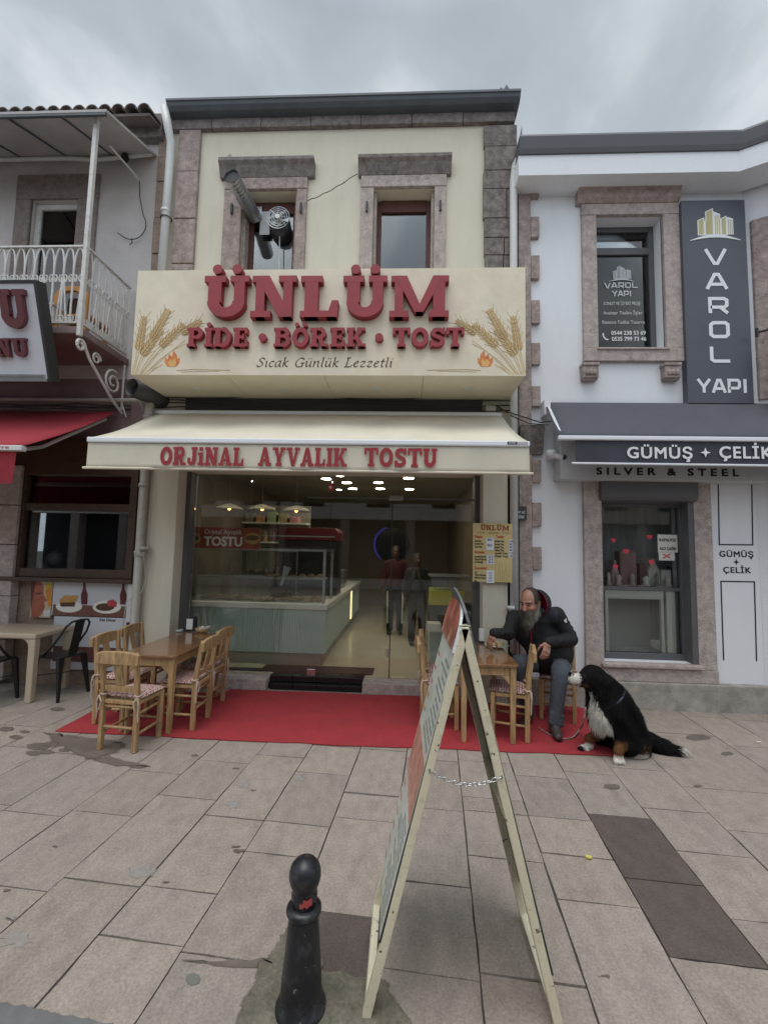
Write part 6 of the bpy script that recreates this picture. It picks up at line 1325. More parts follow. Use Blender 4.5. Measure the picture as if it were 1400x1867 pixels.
def wood_chair():
    t = thing('wooden_chair', '', 'chair', (0, 0, 0), group='wooden chairs around the two tables')
    hw, hd = .155, .15; zs_ = .42; Hc = .80
    def leg(x, y, top, back):
        m = MB()
        if back: m.beam((x, y, 0), (x, y, zs_), .036, .042); m.beam((x, y, zs_), (x, y-.05, Hc), .036, .042, w2=.032, t2=.034)
        else: m.beam((x, y, 0), (x, y, top), .036, .038, w2=.042, t2=.042)
        return m
    for x in (-hw, hw): leg(x, -hd, 0, True).build('leg', MT['chairwood'], t, bevel=.006); leg(x, hd, zs_-.012, False).build('leg', MT['chairwood'], t, bevel=.006)
    m = MB(); n = 8; yb = -hd-.045; prof_b = []
    pts = [(-.19, .705), (.19, .705), (.195, .79), (.12, .805), (0, .812), (-.12, .805), (-.195, .79)]
    m.prism(pts, yb-.032, yb+.0); m.xf(lambda p: (p[0], p[1]-.12*p[0]**2-.0, p[2])); m.build('top_rail', MT['chairwood'], t, bevel=.006)
    m = MB(); m.box(-hw+.016, hw-.016, -hd-.022, -hd+.004, .475, .52); m.build('back_rail', MT['chairwood'], t, bevel=.004)
    m = MB(); m.hexa([(-.035, -hd-.02, .521), (.035, -hd-.02, .521), (.035, -hd-.004, .521), (-.035, -hd-.004, .521)], [(-.04, yb-.02, .704), (.04, yb-.02, .704), (.04, yb-.004, .704), (-.04, yb-.004, .704)]); m.build('slat', MT['chairwood'], t, bevel=.003)
    m = MB(); m.beam((-hw, hd, zs_-.03), (hw, hd, zs_-.03), .03, .03); m.beam((-hw, -hd, zs_-.03), (hw, -hd, zs_-.03), .03, .03)
    for x in (-hw, hw): m.beam((x, -hd, zs_-.031), (x, hd, zs_-.031), .03, .03)
    m.build('seat_frame', MT['chairwood'], t, bevel=.005)
    m = MB(); m.box(-hw-.008, hw+.008, -hd+.022, hd+.014, zs_-.03, zs_-.002); m.build('rush_seat', MT['rush'], t, bevel=.01)
    m = MB(); m.grid(lambda u, v: (-.175+.35*u, -.135+.325*v, zs_+.028*(1-abs(2*u-1)**6)*(1-abs(2*v-1)**6)+.002), 16, 16); m.grid(lambda u, v: (-.175+.35*u, -.135+.325*(1-v), zs_-.001), 1, 1); c = m.build('cushion', MT['cushion'], t, smooth=True)
    for s in (-1, 1):
        k = MB(); x = s*hw; k.tube([(x+.028*math.cos(a*.63), -hd+.028*math.sin(a*.63), zs_+.03+.004*math.sin(a*2)) for a in range(11)], .007, 5); k.tube([(x+s*.02, -hd-.03, zs_+.02), (x+s*.035, -hd-.035, zs_-.03), (x+s*.03, -hd-.03, zs_-.11), (x+s*.036, -hd-.03, zs_-.17)], [.010, .006, .007, .004], 5); k.tube([(x+s*.02, -hd-.03, zs_+.02), (x-s*.01, -hd-.04, zs_-.02), (x+s*.005, -hd-.036, zs_-.08)], [.010, .006, .005], 5); k.build('tie', MT['tie'], c)
    for z in (.30, .135):
        for x in (-hw, hw): m = MB(); m.tube([(x, -hd, z), (x, hd, z+.008)], .0115, 8); m.build('stretcher', MT['chairwood'], t, smooth=True)
    for y_, zz in ((-hd, (.35, .185)), (hd, (.33, .17))):
        for z in zz: m = MB(); m.tube([(-hw, y_, z), (hw, y_, z)], .012, 8); m.build('stretcher', MT['chairwood'], t, smooth=True)
    return t
CH = [(-2.30, 3.79, -5.9, 'wooden chair at the street end of the left table, backrest towards the street'),
      (-2.045, 4.22, 90, 'wooden chair at the right side of the left table, nearer the street'),
      (-2.10, 4.70, 88, 'wooden chair at the right side of the left table, nearer the shop glass'),
      (-2.70, 4.27, -91, 'wooden chair at the left side of the left table, nearer the street'),
      (-2.73, 4.74, -89, 'wooden chair at the left side of the left table, against the cream pilaster'),
      (.36, 4.47, -88, 'wooden chair at the left side of the right table, just left of the sandwich board'),
      (.40, 4.87, -92, 'wooden chair at the left side of the right table, nearer the shop glass'),
      (1.01, 4.295, 76, 'empty wooden chair with cushion tie between the sandwich board and the seated man'),
      (1.61, 4.77, 160, 'wooden chair the bearded man is sitting on')]
c0 = wood_chair()
for i, (x, y, r_, lab) in enumerate(CH):
    o = c0 if i == 0 else copy_tree(c0)
    zz = .0105 if i else .001
    o.location = (x, y, zz); o.rotation_euler = (0, 0, math.radians(r_)); o['label'] = lab
def wood_table(x0, x1, y0, y1, lab):
    zt = .70; t = thing('wooden_table', lab, 'table', ((x0+x1)/2, (y0+y1)/2, .0105), group='varnished wooden tables')
    c = .035; oc_ = [(x0+c, y0), (x1-c, y0), (x1, y0+c), (x1, y1-c), (x1-c, y1), (x0+c, y1), (x0, y1-c), (x0, y0+c)]
    MB().prism(oc_, zt-.028, zt, 'z').build('tabletop', MT['tablewood'], t, bevel=.006)
    i_ = .05
    for (x, y) in ((x0+i_, y0+i_), (x1-i_, y0+i_), (x0+i_, y1-i_), (x1-i_, y1-i_)): m = MB(); m.beam((x, y, .0105), (x, y, zt-.029), .04, .04, w2=.055, t2=.055); m.build('leg', MT['chairwood'], t, bevel=.006)
    m = MB(); m.box(x0+i_+.03, x1-i_-.03, y0+i_-.012, y0+i_+.012, zt-.105, zt-.029); m.box(x0+i_+.03, x1-i_-.03, y1-i_-.012, y1-i_+.012, zt-.105, zt-.029)
    for x in (x0+i_, x1-i_): m.box(x-.012, x+.012, y0+i_+.03, y1-i_-.03, zt-.105, zt-.029)
    for (x, y, s) in ((x0+i_, y0+i_, 1), (x1-i_, y0+i_, -1)): m.prism([(x+s*.028, zt-.18), (x+s*.03, zt-.106), (x+s*.10, zt-.106)][::s], y-.012, y+.010)
    m.build('apron', MT['chairwood'], t, bevel=.004); return t
wood_table(-2.55, -2.02, 3.93, 5.0, 'varnished wooden table with napkin holder at the left end of the red carpet')
wood_table(.50, 1.03, 4.02, 4.95, 'varnished wooden table the bearded man eats at, behind the sandwich board')
ZT = .7005
# things on the tables
q = G(348, 1150, ZT); nh = thing('napkin_holder', 'black napkin dispenser on the left table', 'napkin holder', (q[0], q[1], ZT)); s = .055
MB().box(q[0]-s, q[0]+s, q[1]-.04, q[1]+.05, ZT, ZT+.155).build('holder_body', MT['cable'], nh, bevel=.008); MB().box(q[0]-.036, q[0]+.036, q[1]-.044, q[1]-.0405, ZT+.022, ZT+.14).build('napkins', MT['offwhite'], nh, bevel=.001)
q = G(369, 1153, ZT); bk = thing('bread_basket', 'small straw bowl of wrapped sugar on the left table beside the napkin dispenser', 'basket', (q[0], q[1], ZT))
MB().lathe([(.03, 0), (.05, .002), (.085, .045), (.08, .046), (.046, .008)], (q[0], q[1], ZT), 20).build('bowl', mat('straw', (.46, .33, .17), .9, var=.3, vscale=40, bump=.5), bk, smooth=True)
r = random.Random(3); m = MB()
for i in range(16): a = r.uniform(0, 6.28); d_ = r.uniform(0, .05); m.tube([(q[0]+d_*math.cos(a), q[1]+d_*math.sin(a), ZT+.035), (q[0]+d_*math.cos(a)+r.uniform(-.04, .04), q[1]+d_*math.sin(a)+r.uniform(-.03, .03), ZT+.055+r.uniform(0, .015))], .006, 5)
m.build('sugar_sticks', MT['offwhite'], bk)
q = G(327, 1152, ZT); at_ = tag(MB().lathe([(.035, 0), (.04, .002), (.042, .022), (.034, .022), (.03, .006)], (q[0], q[1], ZT), 20).build('ashtray', mat('clear_grey', (.35, .37, .38), .15), smooth=True), 'small glass ashtray on the left table next to the napkin dispenser', 'ashtray')
q = G(906, 1179, ZT); PLT = q; pt_ = thing('plate', 'white plate of sliced toast in front of the bearded man', 'plate', (q[0], q[1], ZT))
MB().lathe([(.06, 0), (.07, .002), (.125, .016), (.122, .018), (.065, .006)], (q[0], q[1], ZT), 28).build('dish', MT['plate'], pt_, smooth=True)
r = random.Random(8); ybr = mat('pale_toast', (.60, .50, .24), .8, var=.25, vscale=40)
for i in range(9):
    a = r.uniform(0, 6.28); d_ = r.uniform(0, .06); x, y = q[0]+.01+d_*math.cos(a), q[1]+d_*math.sin(a); m = MB(); h = r.uniform(.02, .035); m.hexa([(x-.03, y-.018, ZT+.010), (x+.03, y-.018, ZT+.010), (x+.028, y+.018, ZT+.010), (x-.028, y+.018, ZT+.010)], [(x-.026, y-.014, ZT+.01+h), (x+.03, y-.012, ZT+.012+h), (x+.024, y+.015, ZT+.008+h), (x-.024, y+.014, ZT+.01+h)]); m.build('toast_piece', ybr, pt_, bevel=.004)
nh2 = thing('napkin_holder', 'white napkin stack in a holder behind the sandwich board on the right table', 'napkin holder', (0, 0, 0)); q = G(877, 1172, ZT); nh2.location = (q[0], q[1], ZT); ORG[nh2.name] = (q[0], q[1], ZT)
MB().box(q[0]-.03, q[0]+.03, q[1]-.035, q[1]+.035, ZT, ZT+.02).build('holder_base', MT['cable'], nh2); MB().box(q[0]-.022, q[0]+.026, q[1]-.03, q[1]+.03, ZT+.021, ZT+.15).build('napkins', MT['offwhite'], nh2, bevel=.003)
# plastic table
tp = thing('plastic_table', 'beige plastic table cut by the left edge of the photo', 'table', (-4.6, 4.95, 0))
tx1, ty0, ty1, tz_ = -3.87, 4.56, 5.12, .715
MB().box(tx1-1.5, tx1, ty0, ty1, tz_-.055, tz_).build('tabletop', MT['plastic'], tp, bevel=.012)
for (x, y) in ((tx1-.042, ty0+.042), (tx1-.042, ty1-.042), (tx1-1.45, ty0+.042), (tx1-1.45, ty1-.042)): m = MB(); m.beam((x, y, .001), (x, y, tz_-.056), .066, .066, w2=.075, t2=.075); m.build('leg', MT['plastic'], tp, bevel=.01)
m = MB()
for k in range(8): a0, a1 = math.radians(90*k/8), math.radians(90*(k+1)/8); r_ = .09; ccx, ccz = tx1-.08-r_, tz_-.056-r_; m.prism([(ccx+r_*math.cos(a0), ccz+r_*math.sin(a0)), (tx1-.075, ccz+r_*math.sin(a0)), (tx1-.075, ccz+r_*math.sin(a1)), (ccx+r_*math.cos(a1), ccz+r_*math.sin(a1))], ty0+.012, ty0+.07)
m.build('corner_brace', MT['plastic'], tp)
def metal_chair():
    t = thing('metal_chair', '', 'chair', (0, 0, 0), group='black metal chairs at the plastic table'); hw = .165
    MB().box(-hw, hw, -.165, .165, .43, .45).build('seat', MT['tolix'], t, bevel=.009)
    for x, y, ex, ey in ((-.15, -.15, -.04, -.06), (.15, -.15, .04, -.06), (-.15, .15, -.04, .03), (.15, .15, .04, .03)): m = MB(); m.beam((x, y, .429), (x+ex, y+ey, .0), .055, .045, w2=.026, t2=.024); m.build('leg', MT['tolix'], t, bevel=.004)
    m = MB(); m.tube([(-.165, .06, .45), (-.175, -.06, .56), (-.17, -.15, .68), (-.15, -.20, .78), (-.10, -.222, .825), (0, -.23, .835), (.10, -.222, .825), (.15, -.20, .78), (.17, -.15, .68), (.175, -.06, .56), (.165, .06, .45)], .0115, 8); m.build('back_hoop', MT['tolix'], t, smooth=True)
    m = MB(); m.hexa([(-.05, -.15, .451), (.05, -.15, .451), (.05, -.158, .451), (-.05, -.158, .451)], [(-.06, -.222, .825), (.06, -.222, .825), (.06, -.230, .825), (-.06, -.230, .825)]); m.build('back_panel', MT['tolix'], t)
    m = MB(); m.beam((-.165, -.165, .25), (.165, .14, .25), .02, .004); m.beam((.165, -.165, .246), (-.165, .14, .246), .02, .004); m.build('cross_brace', MT['tolix'], t); return t
MCH = [(-3.80, 4.84, 82, 'black metal chair with a hooped back tucked under the right end of the plastic table'), (-4.32, 4.52, 5, 'black metal chair at the street side of the plastic table, at the left edge'), (-4.25, 5.0, 176, 'black metal chair between the plastic table and the drink poster'), (-2.98, 4.95, 60, 'black metal chair against the cream pilaster behind the left wooden chairs')]
k0 = metal_chair()
for i, (x, y, r_, lab) in enumerate(MCH[:2]):
    o = k0 if i == 0 else copy_tree(k0); o.location = (x, y, .001); o.rotation_euler = (0, 0, math.radians(r_)); o['label'] = lab
# ================================================================== SANDWICH BOARD
MT['dimtext'] = mat('faded_text', (.22, .25, .23), .6)
ab = thing('sandwich_board', 'tall cream painted wooden sandwich board standing in the foreground, seen edge on', 'sandwich board', (.24, 1.96, 0))
yN, yF_ = 1.74, 2.19; apex = (.238, 1.405); fL, fR = (-.122, 0.0), (.597, 0.0)
def leg_pt(f, t): return (f[0]+(apex[0]-f[0])*t, f[1]+(apex[1]-f[1])*t)
for f, s in ((fL, -1), (fR, 1)):
    pw = .036
    dirx = Vector((apex[0]-f[0], 0, apex[1]-f[1])).normalized(); nx = Vector((dirx.z, 0, -dirx.x))*s   # outward normal
    off = -nx*.014
    for y in (yN, yF_):
        a = Vector((f[0], y+.013, .002))+off; b = Vector((apex[0]-.012*(-s), y+.013, apex[1]))+off; m = MB(); m.beam(a, b, .038, .032, upv=tuple(nx)); m.build('post', MT['boardcream'], ab, bevel=.003)
    for t in (.02, .5, .965):
        x, z = leg_pt(f, t); a = Vector((x, yN+.031, z+.01))+off; b = Vector((x, yF_-.005, z+.01))+off; m = MB(); m.beam(a, b, .028, .03, upv=tuple(nx)); m.build('crossbar', MT['boardcream'], ab, bevel=.003)
    # panel sheet on the outer side
    c0_, c1_ = leg_pt(f, .13 if s > 0 else .18), leg_pt(f, .985)
    def PT(u, v, d): return Vector((c0_[0]+(c1_[0]-c0_[0])*v, yN-.004+(yF_-yN+.034)*u, c0_[1]+(c1_[1]-c0_[1])*v+.002))+nx*(d+.004)
    def sheet(u0, u1, v0, v1, d0, d1, mt, nm, par):
        m = MB(); m.hexa([PT(u0, v0, d0), PT(u1, v0, d0), PT(u1, v1, d0), PT(u0, v1, d0)], [PT(u0, v0, d1), PT(u1, v0, d1), PT(u1, v1, d1), PT(u0, v1, d1)]); return m.build(nm, mt, par)
    pn = sheet(0, 1, 0, 1, 0, .007, MT['cable'], 'panel', ab)
    pr_ = mat('menu_print_%s' % ('a' if s < 0 else 'b'), (.56, .58, .51), .4, var=.18, vscale=6, dark=(.25, .30, .25), dscale=14, damt=.7)
    sheet(.01, .99, .005, .995, .0072, .009, pr_, 'menu_print', pn)
    sheet(.02, .98, .36, .55, .0092, .0105, mat('salmon_print', (.50, .25, .19), .5, var=.35, vscale=18), 'food_print', pn)
    rj = random.Random(4+s); mat_price = bpy.data.materials.get('faded_red') or mat('faded_red', (.40, .17, .15), .6)
    for j, v0 in enumerate([.03+.028*q for q in range(11)]+[.58+.028*q for q in range(11)]):
        u0 = .07
        for _ in range(rj.choice((2, 3))): wl = rj.uniform(.08, .2); sheet(u0, u0+wl, v0, v0+.012, .0092, .0102, MT['dimtext'], 'text_line', pn); u0 += wl+.03
        if j % 2 == 0: sheet(.8, .93, v0, v0+.013, .0092, .0102, mat_price, 'price_line', pn)
    # arched head board
    hb = MB(); n = 16; h0 = leg_pt(f, .925); L_ = yF_-yN+.03
    def HP(u, h, d): return Vector((h0[0], yN+L_*u, h0[1]))+dirx*h+nx*(d+.013)
    hh = .19 if s < 0 else .235
    out = [(1, 0), (0, 0)]+[(.5-.5*math.cos(math.pi*k/n), .07+(hh-.07)*math.sin(math.pi*k/n)**.7) for k in range(n+1)]
    hb.add([HP(u, h, 0) for u, h in out]+[HP(u, h, .010) for u, h in out], [tuple(range(len(out))), tuple(range(2*len(out)-1, len(out)-1, -1))]+[(i, i+len(out), (i+1) % len(out)+len(out), (i+1) % len(out)) for i in range(len(out))])
    h_ = hb.build('head_board', MT['frame'] if s > 0 else MT['whiteprint'], ab)
    out2 = [(.5+(u-.5)*.96, .004+h*.97) for u, h in out]; q_ = MB(); q_.add([HP(u, h, .0125) for u, h in out2], [tuple(range(len(out2)))]); q_.build('head_print', mat('toast_photo_print_%d' % s, (.40, .12, .085), .4, var=.5, vscale=9, dark=(.55, .42, .27), dscale=12, damt=.8), h_)
m = MB()
for y in (yN+.013, yF_+.01): m.box(apex[0]-.022, apex[0]+.022, y-.012, y+.014, apex[1]+.002, apex[1]+.006)
m.box(apex[0]-.022, apex[0]+.022, yN-.006, yN-.003, apex[1]-.03, apex[1]-.015)
m.build('hinge', mat('painted_hinge', (.55, .52, .40), .5, dark=(.05, .04, .03), dscale=40, damt=.9), ab)
# chain
a, b = Vector(F(783, 1404, 1.735)), Vector(F(914, 1416, 1.735)); n = 15; chn = MB()
def chain_pt(t): p = a.lerp(b, t); return p+Vector((0, 0, -.075*4*t*(1-t)*.55))
for i in range(n):
    p0, p1_ = chain_pt((i-.12)/n), chain_pt((i+1.12)/n); c = (p0+p1_)/2; d = (p1_-p0).normalized(); s1 = d.cross(Vector((0, 1, 0))).normalized() if i % 2 else Vector((0, 1, 0)); hl = (p1_-p0).length/2
    chn.tube([c+d*(hl*.72*math.cos(k*math.pi/6)+(.28*hl if math.cos(k*math.pi/6) > .01 else -.28*hl if math.cos(k*math.pi/6) < -.01 else 0))+s1*.0062*math.sin(k*math.pi/6) for k in range(12)], .0019, 6, closed=True)
chn.build('chain', MT['chrome'], ab, smooth=True)
m = MB()
for p in (a, b): m.tube([p+Vector((0, .02, .004)), p+Vector((0, -.006, .004)), p+Vector((0, -.008, -.006))], .003, 6)
m.build('chain_hook', MT['chrome'], ab)
# ================================================================== BOLLARD
q = G(548, 1838); bo = thing('bollard', 'black cast iron bollard with a ball top and a torn red sticker', 'bollard', (q[0], q[1], 0))
prof = [(.093, -.02), (.093, .012), (.089, .018), (.085, .03), (.081, .034), (.077, .06), (.072, .12), (.065, .20), (.058, .29), (.054, .325), (.053, .33)]
MB().lathe(prof, (q[0], q[1], 0), 36).build('post', MT['bollard'], bo, smooth=True)
MB().lathe([(.052, .326), (.062, .330), (.066, .340), (.065, .350), (.056, .358), (.044, .360)], (q[0], q[1], 0), 36).build('collar', MT['bollard'], bo, smooth=True)
MB().lathe([(.044, .358), (.044, .373), (.048, .383), (.049, .40), (.045, .412), (.047, .42), (.055, .436), (.060, .458), (.0595, .476), (.053, .497), (.039, .513), (.020, .523), (.004, .526)], (q[0], q[1], 0), 36).build('ball_top', MT['bollard'], bo, smooth=True)
m = MB(); n = 10; rr_ = .0500
m.grid(lambda u, v: (q[0]+rr_*math.cos(-math.pi/2-.15+.95*u), q[1]+rr_*math.sin(-math.pi/2-.15+.95*u), .380+.026*v*(1 if u > .3 else .6)-.003*math.sin(u*13)), 12, 3); m.build('torn_sticker', mat('torn_red', (.42, .06, .06), .7, dark=(.3, .24, .2), dscale=40, damt=.7), bo)
# scraps
q = G(1073, 1567); m = MB(); m.tube([(q[0]-.014, q[1]+.004, .010), (q[0]+.014, q[1]-.004, .010)], .009, 8); tag(m.build('paper_scrap', mat('yellow_scrap', (.62, .55, .12), .8)), 'small yellow paper scrap on the paving right of the sandwich board', 'litter')
q = G(1383, 1355); m = MB(); m.tube([(q[0]-.02, q[1], .008), (q[0]+.02, q[1], .008)], .006, 6); tag(m.build('cigarette_butt', MT['offwhite']), 'cigarette butt on the paving at the right edge near the plinth', 'litter')
# ================================================================== FIGURES (continuous surfaces from blended solids)
def _v(p): return np.array([float(c) for c in p], dtype=np.float64)
class Body:
    def __init__(s): s.P = []
    def cap(s, a, b, ra, rb=None, k=.02, op='u', flat=None):
        a, b = _v(a), _v(b); rb = ra if rb is None else rb; R_ = max(ra, rb)
        def f(X, Y, Z):
            d = b-a; L2 = max(float(d@d), 1e-9)
            t = np.clip(((X-a[0])*d[0]+(Y-a[1])*d[1]+(Z-a[2])*d[2])/L2, 0, 1)
            return np.sqrt((X-a[0]-t*d[0])**2+(Y-a[1]-t*d[1])**2+(Z-a[2]-t*d[2])**2)-(ra+(rb-ra)*t)
        s.P.append((np.minimum(a, b)-R_, np.maximum(a, b)+R_, f, k, op)); return s
    def chain(s, pts, rs, k=.02):
        for i in range(len(pts)-1): s.cap(pts[i], pts[i+1], rs[i], rs[i+1], k)
        return s
    def ell(s, c, r, axes=None, k=.02, op='u'):
        c = _v(c); r = _v(r); A = np.eye(3) if axes is None else np.array([_v(x) for x in axes]); R_ = float(r.max())
        def f(X, Y, Z):
            dx, dy, dz = X-c[0], Y-c[1], Z-c[2]; q = [A[i][0]*dx+A[i][1]*dy+A[i][2]*dz for i in range(3)]
            k0 = np.sqrt((q[0]/r[0])**2+(q[1]/r[1])**2+(q[2]/r[2])**2); k1 = np.sqrt((q[0]/r[0]**2)**2+(q[1]/r[1]**2)**2+(q[2]/r[2]**2)**2)
            return k0*(k0-1)/np.maximum(k1, 1e-6)
        s.P.append((c-R_, c+R_, f, k, op)); return s
    def plane(s, c, n, k=.005):   # cut away the half space on the +n side
        c, n = _v(c), _v(n); n = n/np.linalg.norm(n)
        s.P.append((None, None, lambda X, Y, Z: -((X-c[0])*n[0]+(Y-c[1])*n[1]+(Z-c[2])*n[2]), k, 'c')); return s
    def mesh(s, h, noise=0.0, nscale=30.0):
        lo = np.min([p[0] for p in s.P if p[0] is not None and p[4] == 'u'], 0)-4*h; hi = np.max([p[1] for p in s.P if p[1] is not None and p[4] == 'u'], 0)+4*h
        n = np.ceil((hi-lo)/h).astype(int)+1; ax = [lo[i]+h*np.arange(n[i]) for i in range(3)]
        D = np.full(tuple(n), 0.5, dtype=np.float32)
        for a, b, f, k, op in s.P:
            if a is None: sl = (slice(None),)*3
            else:
                i0 = np.maximum(((a-lo-k-3*h)/h).astype(int), 0); i1 = np.minimum(((b-lo+k+3*h)/h).astype(int)+2, n)
                if (i1 <= i0).any(): continue
                sl = tuple(slice(i0[j], i1[j]) for j in range(3))
            X, Y, Z = ax[0][sl[0]][:, None, None], ax[1][sl[1]][None, :, None], ax[2][sl[2]][None, None, :]
            d = f(X, Y, Z).astype(np.float32); o = D[sl]
            if op == 'u': hh = np.clip(.5+.5*(d-o)/k, 0, 1); D[sl] = d+(o-d)*hh-k*hh*(1-hh)
            else:
                d2 = -d if op == 'd' else -d; hh = np.clip(.5-.5*(d2-o)/k, 0, 1); D[sl] = d2+(o-d2)*hh+k*hh*(1-hh)
        ins = D < 0
        c8 = [ins[i:n[0]-1+i, j:n[1]-1+j, l:n[2]-1+l] for i in (0, 1) for j in (0, 1) for l in (0, 1)]
        al = c8[0].copy(); an = c8[0].copy()
        for c in c8[1:]: al &= c; an |= c
        act = np.argwhere(an & ~al)
        offs = [(i, j, l) for i in (0, 1) for j in (0, 1) for l in (0, 1)]
        val = np.stack([D[act[:, 0]+o[0], act[:, 1]+o[1], act[:, 2]+o[2]] for o in offs], 1)
        acc = np.zeros((len(act), 3)); cnt = np.zeros(len(act)); O = np.array(offs, float)
        for i in range(8):
            for j in range(i+1, 8):
                if np.abs(O[i]-O[j]).sum() == 1:
                    m = (val[:, i] < 0) != (val[:, j] < 0); t = val[:, i]/(val[:, i]-val[:, j]+1e-12)
                    acc += np.where(m[:, None], O[i]+(O[j]-O[i])*t[:, None], 0); cnt += m
        V = lo+h*(act+acc/np.maximum(cnt, 1)[:, None])
        idx = np.full((n[0]-1, n[1]-1, n[2]-1), -1, dtype=np.int64); idx[act[:, 0], act[:, 1], act[:, 2]] = np.arange(len(act))
        Fs = []
        for a in range(3):
            sl0 = [slice(1, n[i]-1) for i in range(3)]; sl1 = list(sl0); sl0[a] = slice(0, n[a]-1); sl1[a] = slice(1, n[a])
            A_, B_ = ins[tuple(sl0)], ins[tuple(sl1)]; e = np.argwhere(A_ != B_)
            if len(e) == 0: continue
            s_in = A_[e[:, 0], e[:, 1], e[:, 2]]; base = e.copy(); u, w = (a+1) % 3, (a+2) % 3; base[:, u] += 1; base[:, w] += 1
            def cell(du, dw): q = base.copy(); q[:, u] += du; q[:, w] += dw; return idx[q[:, 0], q[:, 1], q[:, 2]]
            q = np.stack([cell(-1, -1), cell(0, -1), cell(0, 0), cell(-1, 0)], 1); q[~s_in] = q[~s_in][:, ::-1]; Fs.append(q)
        return V, np.concatenate(Fs)
def build_np(name, V, Fq, mt, parent, col=None, smooth=True):
    m = MB(); m.v = [tuple(p) for p in V]; m.f = [tuple(int(i) for i in q) for q in Fq]; m.mi = [0]*len(m.f)
    return m.build(name, mt, parent, smooth=smooth, col=col)
def nrm_(v): v = _v(v); return v/np.linalg.norm(v)
def hand(B, wrist, d, n, side, curl, spread=.0, sc=1.0, pinch=0.0):
    """palm plus five fingers; d = finger direction, n = palm side normal, side = +1 thumb towards d x n"""
    d = nrm_(d); n = _v(n); n = nrm_(n-d*(n@d)); s = np.cross(d, n)*side; w = _v(wrist)
    B.cap(w-d*.02, w+d*.03*sc, .024*sc, .028*sc, .02)
    for o in (-.026, -.009, .009, .026): B.cap(w+d*.025*sc+s*o*.6*sc, w+d*.088*sc+s*o*sc, .014*sc, .0115*sc, .012)
    for i, (o, L_) in enumerate(((.028, .070), (.0095, .079), (-.0095, .073), (-.028, .056))):
        p = w+d*.088*sc+s*o*sc; ang = 0; r = .0095*sc*(.92 if i == 3 else 1)
        for j, fr_ in enumerate((.46, .30, .24)):
            ang += curl*(.75, .75, .5)[j]*(1+.12*(i-1.5)*(1 if pinch == 0 else -1)); dd = d*math.cos(ang)+n*math.sin(ang)+s*spread*(1.5-i)*.12
            q = p+nrm_(dd)*L_*fr_*sc; B.cap(p, q, r, r*.93, .004); p = q; r *= .93
    p = w+d*.03*sc+s*.026*sc; q = p+nrm_(s*.62+d*.60+n*.45)*.042*sc; r2 = q+nrm_(d*.85+n*.55+s*.1)*.032*sc; t = r2+nrm_(d*.8+n*.6-s*.15)*.024*sc
    B.cap(w+d*.02*sc+s*.012*sc, p, .016*sc, .015*sc, .014); B.cap(p, q, .0145*sc, .012*sc, .01); B.cap(q, r2, .0115*sc, .010*sc, .004); B.cap(r2, t, .010*sc, .008*sc, .004)
MT['attr'] = mat('skin', (1, 1, 1), .5, attr=True, var=.06, vscale=60)
MT['coat'] = mat('fur_coat', (1, 1, 1), .8, attr=True, var=.25, vscale=60, spec=.15)
MT['hairattr'] = mat('hair_strands', (1, 1, 1), .6, attr=True)
def strands(V, Fq, n, length, flow, colf, seed=1, width=.004, lift=.35, mask=None, bend=.3):
    """short tapering hair blades grown from a surface: flow(p) gives the combing direction"""
    rs = np.random.RandomState(seed); T = V[Fq]; ar = np.linalg.norm(np.cross(T[:, 1]-T[:, 0], T[:, 2]-T[:, 0]), axis=1)
    nn = np.cross(T[:, 2]-T[:, 0], T[:, 3]-T[:, 1]); nn /= np.maximum(np.linalg.norm(nn, axis=1), 1e-9)[:, None]; cen = T.mean(1)
    if mask is not None: ar = ar*mask(cen)
    pk = rs.choice(len(Fq), n, p=ar/ar.sum()); u = rs.rand(n, 1); w = rs.rand(n, 1)
    base = T[pk, 0]*(1-u)*(1-w)+T[pk, 1]*u*(1-w)+T[pk, 2]*u*w+T[pk, 3]*(1-u)*w; N_ = nn[pk]; fl = flow(base); fl = fl-N_*(fl*N_).sum(1)[:, None]*.85; fl /= np.maximum(np.linalg.norm(fl, axis=1), 1e-6)[:, None]
    d = fl+N_*lift*rs.uniform(.5, 1.5, (n, 1))+rs.normal(0, .16, (n, 3)); d /= np.linalg.norm(d, axis=1)[:, None]
    L_ = (length(base) if callable(length) else np.full(n, length))*rs.uniform(.55, 1.25, n); sd = np.cross(d, N_); sd /= np.maximum(np.linalg.norm(sd, axis=1), 1e-6)[:, None]
    mid = base+d*(L_*.5)[:, None]; tip = base+d*L_[:, None]+fl*(L_*bend)[:, None]*.5-np.array([0, 0, 1])*(L_*bend*.4)[:, None]; wd = (width*rs.uniform(.6, 1.3, n))[:, None]
    VV = np.stack([base-sd*wd/2-N_*.002, base+sd*wd/2-N_*.002, mid+sd*wd*.4, mid-sd*wd*.4, tip], 1).reshape(-1, 3)
    b = np.arange(n)[:, None]*5; F4 = b+np.array([[0, 1, 2, 3]]); F3 = b+np.array([[3, 2, 4]])
    c = colf(base); c = c*rs.uniform(.75, 1.25, (n, 1)); C_ = np.concatenate([np.repeat(c, 5, 0), np.ones((n*5, 1))], 1)
    return VV, [tuple(q) for q in F4]+[tuple(q) for q in F3], C_
SKIN = np.array([.36, .185, .13])
